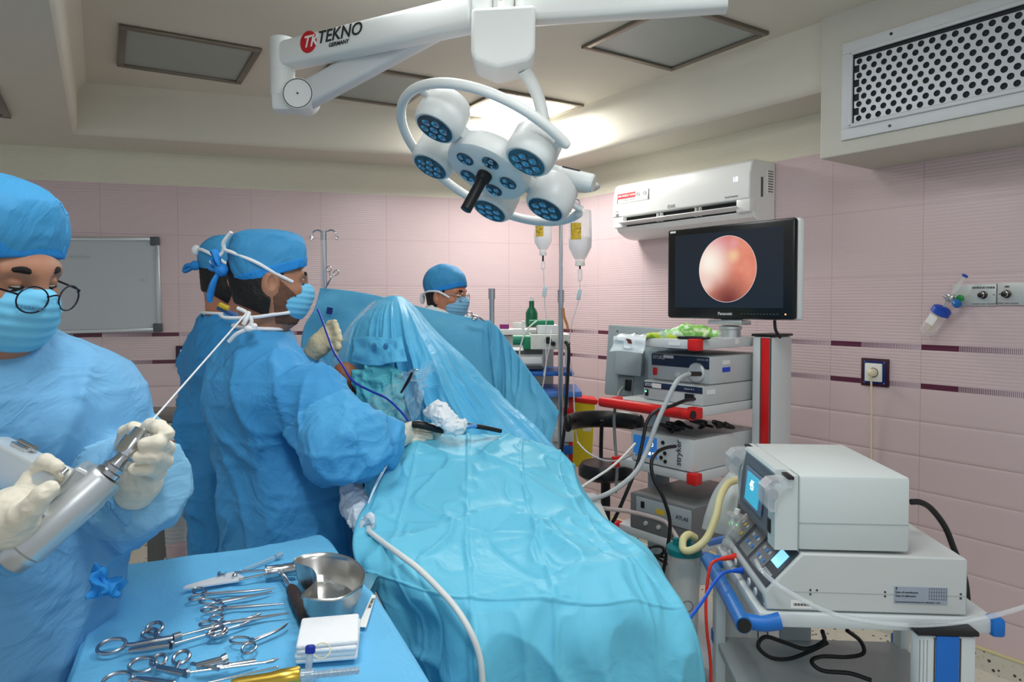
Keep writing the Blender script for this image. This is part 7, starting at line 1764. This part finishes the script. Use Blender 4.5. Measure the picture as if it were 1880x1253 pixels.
MB().cyl((0, 0, 0.1), (0, 0, sq.z - 0.04), 0.022, n=18).build('stem', M_BLACK(), st)
for k in range(5):
    a = 2 * PI * k / 5; MB().tube([(0, 0, 0.10), (0.24 * math.cos(a), 0.24 * math.sin(a), 0.07)], 0.014, n=10, sm=0).build('leg', M_BLACK(), st)
    MB().ell((0.24 * math.cos(a), 0.24 * math.sin(a), 0.03), (0.028, 0.028, 0.03), 12).build('caster', M_BLACK(), st)
shb = thing('sharps_bin', 'yellow sharps bin with a red lid in the corner behind the stool', 'sharps bin', tuple(P(1066, 790, 4.1)))
myl = mat('sharps_yellow', S(228, 206, 40), 0.4)
bz0, bz1 = P(1066, 760, 4.1).z - P(1066, 790, 4.1).z, P(1066, 736, 4.1).z - P(1066, 790, 4.1).z
mb = MB(); mb.prism([(-0.085, -0.20), (0.055, -0.20), (0.075, bz1), (-0.10, bz1)], -0.07, 0.07); mb.build('bin', myl, shb, smooth=False)
MB().box((-0.01, 0, bz1 + 0.012), (0.20, 0.16, 0.028), 0.006, Matrix.Rotation(0.12, 3, 'Y')).build('lid', M_RED(), shb)
MB().box((0.03, -0.073, 0.03), (0.05, 0.003, 0.05)).build('label', mat('label_cream', S(226, 222, 200), 0.5), shb)
bs_z = P(1066, 790, 4.1).z
at = thing('anaesthesia_trolley', 'white and green anaesthesia trolley with blue rails in the far corner', 'anaesthesia machine', (P(1000, 700, 3.95).x, 3.95, 0))
X0, X1 = P(935, 700, 3.95).x - P(1000, 700, 3.95).x, P(1046, 700, 3.95).x - P(1000, 700, 3.95).x
zz = lambda py, Y=3.95: P(1000, py, Y).z
def ab(name, px0, px1, py0, py1, m, y=0.0, d=0.3, bev=0.004, Y=3.95):
    a, c = P(px0, py0, Y), P(px1, py1, Y); bo = P(1000, 700, 3.95).x
    return MB().box(((a.x + c.x) / 2 - bo, y, (a.z + c.z) / 2), (abs(c.x - a.x), d, abs(a.z - c.z)), bev).build(name, m, at)
ab('ventilator', 972, 1042, 612, 638, mat('vent_white', S(220, 222, 216), 0.4), -0.05, 0.28)
ab('green_panel', 960, 973, 616, 638, mat('panel_green', S(20, 130, 90), 0.4), -0.05, 0.28)
ab('green_tray', 972, 1015, 588, 596, mat('panel_green'), -0.02, 0.2)
ab('top_module', 985, 1022, 596, 612, M_WHITE(), -0.04, 0.22)
MB().cyl((X0 + 0.02, -0.16, zz(622)), (X0 + 0.14, -0.16, zz(622)), 0.028, n=20).build('breathing_port', mat('port_teal', S(10, 130, 100), 0.4), at)
for px, r in ((1003, 0.020), (1012, 0.013), (1038, 0.012)): MB().lathe([(0.001, 0), (r, 0), (r * 0.85, 0.02), (0.001, 0.02)], (P(px, 622, 3.95).x - P(1000, 700, 3.95).x, -0.19, zz(622 + (6 if r < 0.02 else 0))), (0, -1, 0), 18).build('knob', M_BLACK(), at)
ab('monitor_module', 935, 995, 640, 672, mat('module_grey', S(196, 198, 198), 0.45), -0.02, 0.26); ab('monitor_window', 942, 992, 652, 664, mat('window_pale', S(224, 226, 226), 0.3), -0.155, 0.01, 0.001)
ab('dark_slot', 935, 994, 641, 647, mat('slot_grey', S(70, 74, 76), 0.5), -0.155, 0.01, 0.001); ab('dark_slot', 935, 994, 667, 674, mat('slot_grey'), -0.155, 0.01, 0.001)
ab('shelf', 960, 1048, 677, 684, mat('rail_blue', S(30, 96, 180), 0.4), -0.04, 0.34); ab('shelf', 985, 1060, 709, 719, mat('tray_blue', S(84, 130, 206), 0.4), -0.08, 0.36)
ab('drawer_unit', 975, 1046, 722, 900, mat('drawer_grey', S(206, 208, 206), 0.45), -0.02, 0.32)
ab('drawer_front', 1012, 1048, 740, 755, M_RED(), -0.185, 0.02); ab('drawer_front', 1012, 1048, 775, 800, mat('drawer_grey'), -0.185, 0.02)
ab('rail', 1022, 1046, 806, 820, mat('rail_blue'), -0.20, 0.03); ab('red_edge', 1040, 1046, 720, 900, M_RED(), -0.185, 0.015, 0.001)
ab('frame_post', 958, 964, 590, 1000, M_WHITE(), 0.12, 0.03); ab('frame_post', 1040, 1046, 640, 1000, M_WHITE(), 0.12, 0.03)
MB().box((0, 0, 0.06), (0.40, 0.36, 0.08), 0.02).build('base', M_GREY(), at)
gb = thing('green_bottle', 'dark green plastic bottle with a white cap standing in the corner', 'bottle', tuple(P(976, 601, 4.2)))
k4 = 4.2 / 1300
MB().lathe([(0.001, 0), (10.5 * k4, 0), (11 * k4, 2 * k4), (11 * k4, 26 * k4), (8.5 * k4, 32 * k4), (4.8 * k4, 37 * k4), (4.8 * k4, 48 * k4), (0.001, 48 * k4)], n=28).build('bottle_body', mat('bottle_green', S(14, 92, 62), 0.3), gb)
MB().lathe([(0.001, 48 * k4), (4.4 * k4, 48 * k4), (4.0 * k4, 55 * k4), (0.001, 55 * k4)], n=20).build('cap', M_WHITE(), gb)
sh2 = thing('side_shelf', 'pale ledge holding the green bottle and small boxes in the corner', 'shelf', tuple(P(960, 604, 4.2)))
MB().box((0.0, 0, -0.015), (0.42, 0.22, 0.03), 0.004).build('ledge', M_WHITE(), sh2); MB().box((0.0, 0.03, -0.5), (0.36, 0.14, 0.92), 0.004).build('cabinet', M_GREY(), sh2)
pb = thing('purple_box', 'small purple carton on the ledge beside the screen drape', 'carton', tuple(P(926, 604, 4.15))); MB().box((0, 0, 4 * k4), (17 * k4, 0.05, 8 * k4), 0.001).build('carton', mat('carton_purple', S(130, 30, 110), 0.5), pb)
wbx = thing('white_carton', 'small white carton between the purple box and the green bottle', 'carton', tuple(P(950, 602, 4.12))); MB().box((0, 0, 5 * k4), (16 * k4, 0.05, 9 * k4), 0.001).build('carton', mat('sticker_white'), wbx)
# infusion stand
ip = P(1030, 380, 3.62); iv = thing('infusion_stand', 'chrome infusion stand with a mid-height collar beside the screen drape', 'infusion stand', (ip.x, ip.y, 0))
MB().cyl((0, 0, P(1028, 545, 3.62).z), (0, 0, P(1030, 358, 3.62).z), 0.0095, n=16).build('upper_pole', M_CHROME(), iv)
MB().cyl((0, 0, 0.06), (0, 0, P(1028, 545, 3.62).z), 0.0135, n=18).build('lower_pole', M_STEEL(), iv)
MB().cyl((0, 0, P(1028, 556, 3.62).z), (0, 0, P(1028, 533, 3.62).z), 0.017, n=20).build('collar', M_STEEL(), iv)
zt_ = P(1030, 372, 3.62).z
for s in (-1, 1): MB().tube([(0, 0, zt_), (s * 0.05, 0, zt_ + 0.015), (s * 0.088, 0, zt_ + 0.012), (s * 0.095, 0, zt_ - 0.015), (s * 0.092, -0.01, zt_ - 0.03), (s * 0.082, -0.012, zt_ - 0.018)], 0.004, n=8).build('hook', M_CHROME(), iv)
for k in range(5):
    a = 2 * PI * k / 5; MB().tube([(0, 0, 0.09), (0.28 * math.cos(a), 0.28 * math.sin(a), 0.05)], 0.012, n=8, sm=0).build('leg', M_STEEL(), iv)
mivb = mat('infusion_plastic', (0.93, 0.95, 0.95), 0.25, trans=0.35, alpha=0.62, ior=1.2); mliq = mat('infusion_liquid', (0.80, 0.86, 0.90), 0.1, trans=0.5, alpha=0.6, ior=1.2); mtl = mat('tube_line_clear', S(224, 226, 226), 0.2, alpha=0.7)
def bottle(label, px, py0, py1, r, level, Y, drip, tubepts):
    t = thing('infusion_bottle', label, 'infusion bottle', tuple(P(px, py0, Y))); h = P(px, py0, Y).z - P(px, py1, Y).z
    MB().lathe([(0.001, 0), (r * 0.9, 0), (r, -0.008), (r, -h * 0.62), (r * 0.97, -h * 0.72), (r * 0.55, -h * 0.92), (r * 0.40, -h * 0.95), (r * 0.40, -h), (0.001, -h)], n=32).build('bottle', mivb, t)
    MB().lathe([(0.001, -h * level), (r * 0.96, -h * level), (r * 0.96, -h * 0.62), (r * 0.92, -h * 0.72), (r * 0.5, -h * 0.91), (0.001, -h * 0.93)], n=32).build('liquid', mliq, t)
    lb_ = []
    n = 10; vs = []; fs = []
    for i in range(n + 1):
        a = math.radians(215 + 55 * i / n); vs += [(r * 1.012 * math.cos(a), r * 1.012 * math.sin(a), -h * 0.26), (r * 1.012 * math.cos(a), r * 1.012 * math.sin(a), -h * 0.58)]
    fs = [[2 * i, 2 * i + 1, 2 * i + 3, 2 * i + 2] for i in range(n)]
    mesh_obj('label', vs, fs, multi('iv_label_%d' % int(px), [S(150, 120, 40), S(214, 176, 40), S(220, 186, 60)], 70), t)
    MB().lathe([(r * 0.34, -h - 0.0), (r * 0.42, -h - 0.004), (r * 0.42, -h - 0.02), (0.001, -h - 0.022)], n=18).build('stopper', mat('socket_white'), t)
    dz = P(px, drip[0], Y).z - P(px, py0, Y).z; dz1 = P(px, drip[1], Y).z - P(px, py0, Y).z
    MB().lathe([(0.004, dz), (0.012, dz - 0.004), (0.012, dz1 + 0.01), (0.004, dz1)], n=16).build('drip_chamber', mat('drip_clear', (0.9, 0.93, 0.95), 0.1, trans=0.4, alpha=0.5), t)
    MB().cyl((0, 0, -h - 0.02), (0, 0, dz), 0.005, n=10).build('spike', M_BLACK(), t)
    MB().tube([P(*q) for q in tubepts], 0.0028, n=8).build('tube', mtl, t, True)
    q = P(*tubepts[2]); MB().box(q, (0.022, 0.016, 0.055), 0.004, Matrix.Rotation(0.15, 3, 'Y')).build('roller_clamp', mat('clamp_pale', S(196, 214, 222), 0.4), t, True)
    return t
bottle('large infusion bottle with yellow label hanging right of the stand', 1065, 387, 481, 0.060, 0.53, 3.62, (494, 518), [(1065, 518, 3.62), (1064, 530, 3.62), (1063, 541, 3.62), (1060, 560, 3.62), (1052, 585, 3.62), (1048, 605, 3.62), (1044, 640, 3.60), (1052, 690, 3.55), (1054, 740, 3.5), (1057, 790, 3.45), (1062, 815, 3.4)])
bottle('smaller infusion bottle with yellow label hanging left of the stand', 997, 400, 462, 0.046, 0.55, 3.72, (480, 496), [(998, 496, 3.72), (999, 520, 3.72), (1000, 536, 3.72), (1000, 560, 3.72), (1003, 585, 3.70), (1001, 620, 3.66), (1003, 660, 3.62), (998, 690, 3.6)])
cable('monitor_cable', 'black cable hanging down the infusion stand from the ventilator', [(1038, 628, 3.56), (1044, 640, 3.54), (1043, 680, 3.54), (1040, 730, 3.54), (1037, 780, 3.54), (1032, 820, 3.53), (1026, 850, 3.52)], 0.0085, M_BLACK())
cable('sensor_cable', 'white thin cable draped over the ventilator from its top', [(985, 590, 3.72), (975, 598, 3.68), (964, 612, 3.66), (957, 632, 3.66), (954, 650, 3.68), (958, 664, 3.70)], 0.004, mwc)
cable('sensor_cable', 'white thin cable looping below the ventilator beside the stand', [(1012, 606, 3.70), (1010, 630, 3.66), (1004, 660, 3.66), (1000, 690, 3.66), (996, 712, 3.66)], 0.003, mwc)
cable('sensor_cable', 'amber and green sampling line tied at the top of the stand collar', [(1034, 566, 3.58), (1036, 582, 3.58), (1041, 596, 3.58), (1043, 606, 3.58)], 0.006, mat('amber_line', S(196, 130, 50), 0.4))
# ================================================================ suction machine behind the nurse, and the black case
sm = thing('suction_machine', 'cream suction machine with a round pressure gauge behind the nurse', 'suction machine', (P(318, 800, 3.35).x, 3.35, 0))
bo = P(318, 800, 3.35); zq = lambda py: P(318, py, 3.35).z
MB().box((-0.02, 0, (zq(768) + zq(848)) / 2), (0.34, 0.26, zq(768) - zq(848)), 0.02).build('case', mat('case_cream', S(214, 216, 200), 0.42), sm)
MB().box((-0.02, 0, zq(761)), (0.35, 0.27, 0.035), 0.012).build('lid', mat('lid_grey', S(120, 116, 112), 0.4, 0.3), sm)
gg = P(342, 800, 3.2).x * 3.35 / 3.2 - bo.x
ga = MB().lathe([(0.001, 0), (0.034, 0), (0.036, 0.004), (0.036, 0.012), (0.030, 0.012), (0.029, 0.007), (0.001, 0.007)], (gg, -0.13, zq(800)), (0, -1, 0), 36).build('gauge', mat('gauge_rim', S(120, 126, 130), 0.35, 0.5), sm)
MB().cyl((gg, -0.1372, zq(800)), (gg, -0.138, zq(800)), 0.029, n=32).build('dial', mat('dial_white', S(228, 230, 230), 0.4), ga)
MB().box((gg - 0.004, -0.1385, zq(800)), (0.032, 0.001, 0.005), 0, Matrix.Rotation(0.15, 3, 'Y')).build('needle', M_RED(), ga)
MB().torus((P(349, 777, 3.35).x - bo.x, -0.132, zq(777)), (0, 1, 0), 0.007, 0.0025, 20, 6).build('power_light', mat('green_led'), sm)
MB().box((-0.02, 0.04, zq(848) / 2), (0.20, 0.14, zq(848)), 0.01).build('pedestal', mat('pedestal_dark', S(96, 98, 98), 0.5), sm)
MB().box((-0.02, 0.0, 0.05), (0.36, 0.30, 0.05), 0.015).build('base', M_GREY(), sm)
mpk = mat('liquid_pink', S(226, 130, 136), 0.3, alpha=0.8)
c3, t3 = canister('ribbed suction canister with a teal lid standing in front of the suction machine', 324, 880, 3.08, 0.062, 0.345, mteal, mpk)
for k in range(14): MB().torus((0.0, 0, 0.06 + 0.018 * k), (0, 0, 1), 0.046 + 0.0135 * (0.06 + 0.018 * k) / 0.345, 0.0008, 36, 5).build('rib', mat('rib_grey', S(150, 156, 156), 0.4), c3)
MB().tube([t3 + V3(0.01, 0, 0.0), t3 + V3(0.03, -0.01, 0.03), t3 + V3(0.08, 0.02, 0.05), t3 + V3(0.14, 0.08, 0.06)], 0.012, n=12).build('hose', mat('hose_green', S(150, 190, 130), 0.4), c3, True)
sc_h = MW[c3].translation.z
cst = thing('canister_stand', 'grey floor stand under the ribbed suction canister', 'stand', (t3.x, t3.y, 0)); MB().cyl((0, 0, 0.03), (0, 0, sc_h), 0.03, n=20).build('post', M_GREY(), cst); MB().lathe([(0.001, 0), (0.09, 0), (0.09, 0.03), (0.001, 0.035)], n=28).build('foot', M_GREY(), cst); MB().lathe([(0.001, sc_h - 0.01), (0.055, sc_h - 0.01), (0.055, sc_h - 0.002), (0.001, sc_h - 0.001)], n=28).build('plate', M_GREY(), cst)
bc = thing('black_case', 'black hard case standing on the floor by the back wall, mostly behind the nurse', 'case', (P(178, 1000, 3.75).x, 3.75, 0))
MB().box((0, 0, 0.36), (0.16, 0.30, 0.70), 0.02).build('shell', M_BLACK(), bc); MB().cyl((0.045, -0.152, P(186, 985, 3.75).z), (0.045, -0.156, P(186, 985, 3.75).z), 0.008, n=14).build('latch', M_WHITE(), bc)

# ================================================================ on the drapes
sc = thing('arthroscope', 'black-handled scope lying on the drape by the surgeon\'s gloved hand', 'scope', tuple(P(790, 783, 2.05)))
MB().tube([P(757, 780, 2.02), P(775, 781, 2.02), P(800, 788, 2.03), P(818, 794, 2.04)], [.010, .012, .010, .006], n=14).build('handle', M_BLACK(), sc, True)
MB().cyl(P(688, 759, 2.08), P(757, 780, 2.02), 0.003, n=10).build('shaft', M_STEEL(), sc, True)
MB().tube([P(812, 783, 2.02), P(840, 780, 2.02), P(880, 784, 2.04), P(920, 792, 2.07)], [.008, .007, .007, .006], n=10).build('lead', M_BLACK(), sc, True)
gzs = lump('gauze_wad', 'white gauze wad knotted around the scope on the drape', 'gauze', [(786, 760, 2.03, .010), (806, 752, 2.01, .016), (818, 768, 2.0, .022), (830, 783, 2.0, .018), (848, 782, 2.0, .014)], mat('gauze_white'), 0.007, 401, 0.02, 0.003)
gz2 = MB().add([P(814, 752, 2.0), P(806, 741, 2.0), P(816, 743, 2.01), P(822, 760, 1.99)], [[0, 1, 2, 3]]).build('gauze_tip', mat('gauze_white'), gzs, smooth=False)
so2 = gz2.modifiers.new('s', 'SOLIDIFY'); so2.thickness = 0.004
cable('blue_wire', 'thin dark blue wire arching from the post down to the scope', [(583, 568, 2.46), (590, 585, 2.42), (602, 618, 2.34), (612, 645, 2.28), (628, 670, 2.24), (648, 700, 2.20), (680, 718, 2.14), (710, 732, 2.10), (735, 755, 2.06), (752, 776, 2.03)], 0.0034, mat('wire_blue', S(30, 50, 170), 0.4))
cable('blue_tube', 'light blue tube leaving the gauze wad across the drape', [(840, 788, 2.0), (870, 783, 2.03), (890, 785, 2.06), (915, 790, 2.09)], 0.006, mat('tube_blue', S(80, 150, 220), 0.4))
cl3 = thing('grasping_clamp', 'black and steel clamp standing in the clear pouch', 'clamp', tuple(P(740, 715, 2.14)))
MB().tube([P(736, 722, 2.13), P(748, 702, 2.13), P(757, 684, 2.12)], [.003, .005, .004], n=10).build('handle', M_BLACK(), cl3, True); MB().tube([P(757, 684, 2.12), P(762, 680, 2.12), P(768, 680, 2.12)], 0.003, n=10).build('jaw', M_STEEL(), cl3, True)
# wrapped limb holder with its long white cable
wr_ = lump('wrapped_holder', 'limb holder wrapped in white plastic, tied in a knot beside the surgeon', 'limb holder', [(646, 905, 1.86, .030), (654, 930, 1.82, .032), (664, 955, 1.74, .024), (674, 972, 1.66, .013)], mat('wrap_white', S(214, 222, 230), 0.35, spec=0.6), 0.006, 411, 0.02, 0.0035)
MB().torus(P(674, 968, 1.655), P(680, 985, 1.6) - P(664, 955, 1.7), 0.014, 0.006, 24, 8).build('knot', mat('wrap_white'), wr_)
MB().tube([P(668, 962, 1.66), P(680, 950, 1.65), P(686, 962, 1.64)], [0.008, 0.012, 0.004], n=8).build('knot_end', mat('wrap_white'), wr_)
lump('limb_pad', 'dark pad above the wrapped limb holder, beside the surgeon\'s gown', 'pad', [(644, 868, 1.93, .022), (648, 890, 1.90, .024), (650, 905, 1.88, .022)], mat('pad_dark', S(62, 52, 50), 0.7), 0.002, 415, 0.02, 0.004)
cable('white_cable', 'thick white cable running down the front of the patient drape', [(676, 975, 1.64), (705, 998, 1.54), (735, 1020, 1.45), (768, 1045, 1.405), (802, 1078, 1.375), (835, 1115, 1.335), (862, 1158, 1.305), (880, 1205, 1.295), (886, 1260, 1.29), (888, 1340, 1.29)], 0.0062, mwc, n=12)
# ---------------------------------------------------------------- groups of repeats
for base, phrase in (('ceiling_light', 'square ceiling lights'), ('power_socket', 'framed wall sockets'), ('gas_outlet_panel', 'gas outlet panels'), ('infusion_bottle', 'infusion bottles on the stand'),
                     ('suction_canister', 'suction canisters'), ('arthroscopic_punch', 'punches on the blue cloth'), ('power_cable', 'black power cables'), ('person', 'people in the operating room'),
                     ('sensor_cable', 'thin cables at the anaesthesia trolley'), ('tube_line', 'thin tubes leading to the tower'), ('patient_drape', 'drapes over the patient'), ('screen_post', 'posts of the screen drape'), ('wipes_pack', 'packs on the cart top')):
    for o in SC.objects:
        if o.parent is None and o.name.split('.')[0] == base and 'category' in o and 'group' not in o: o['group'] = phrase
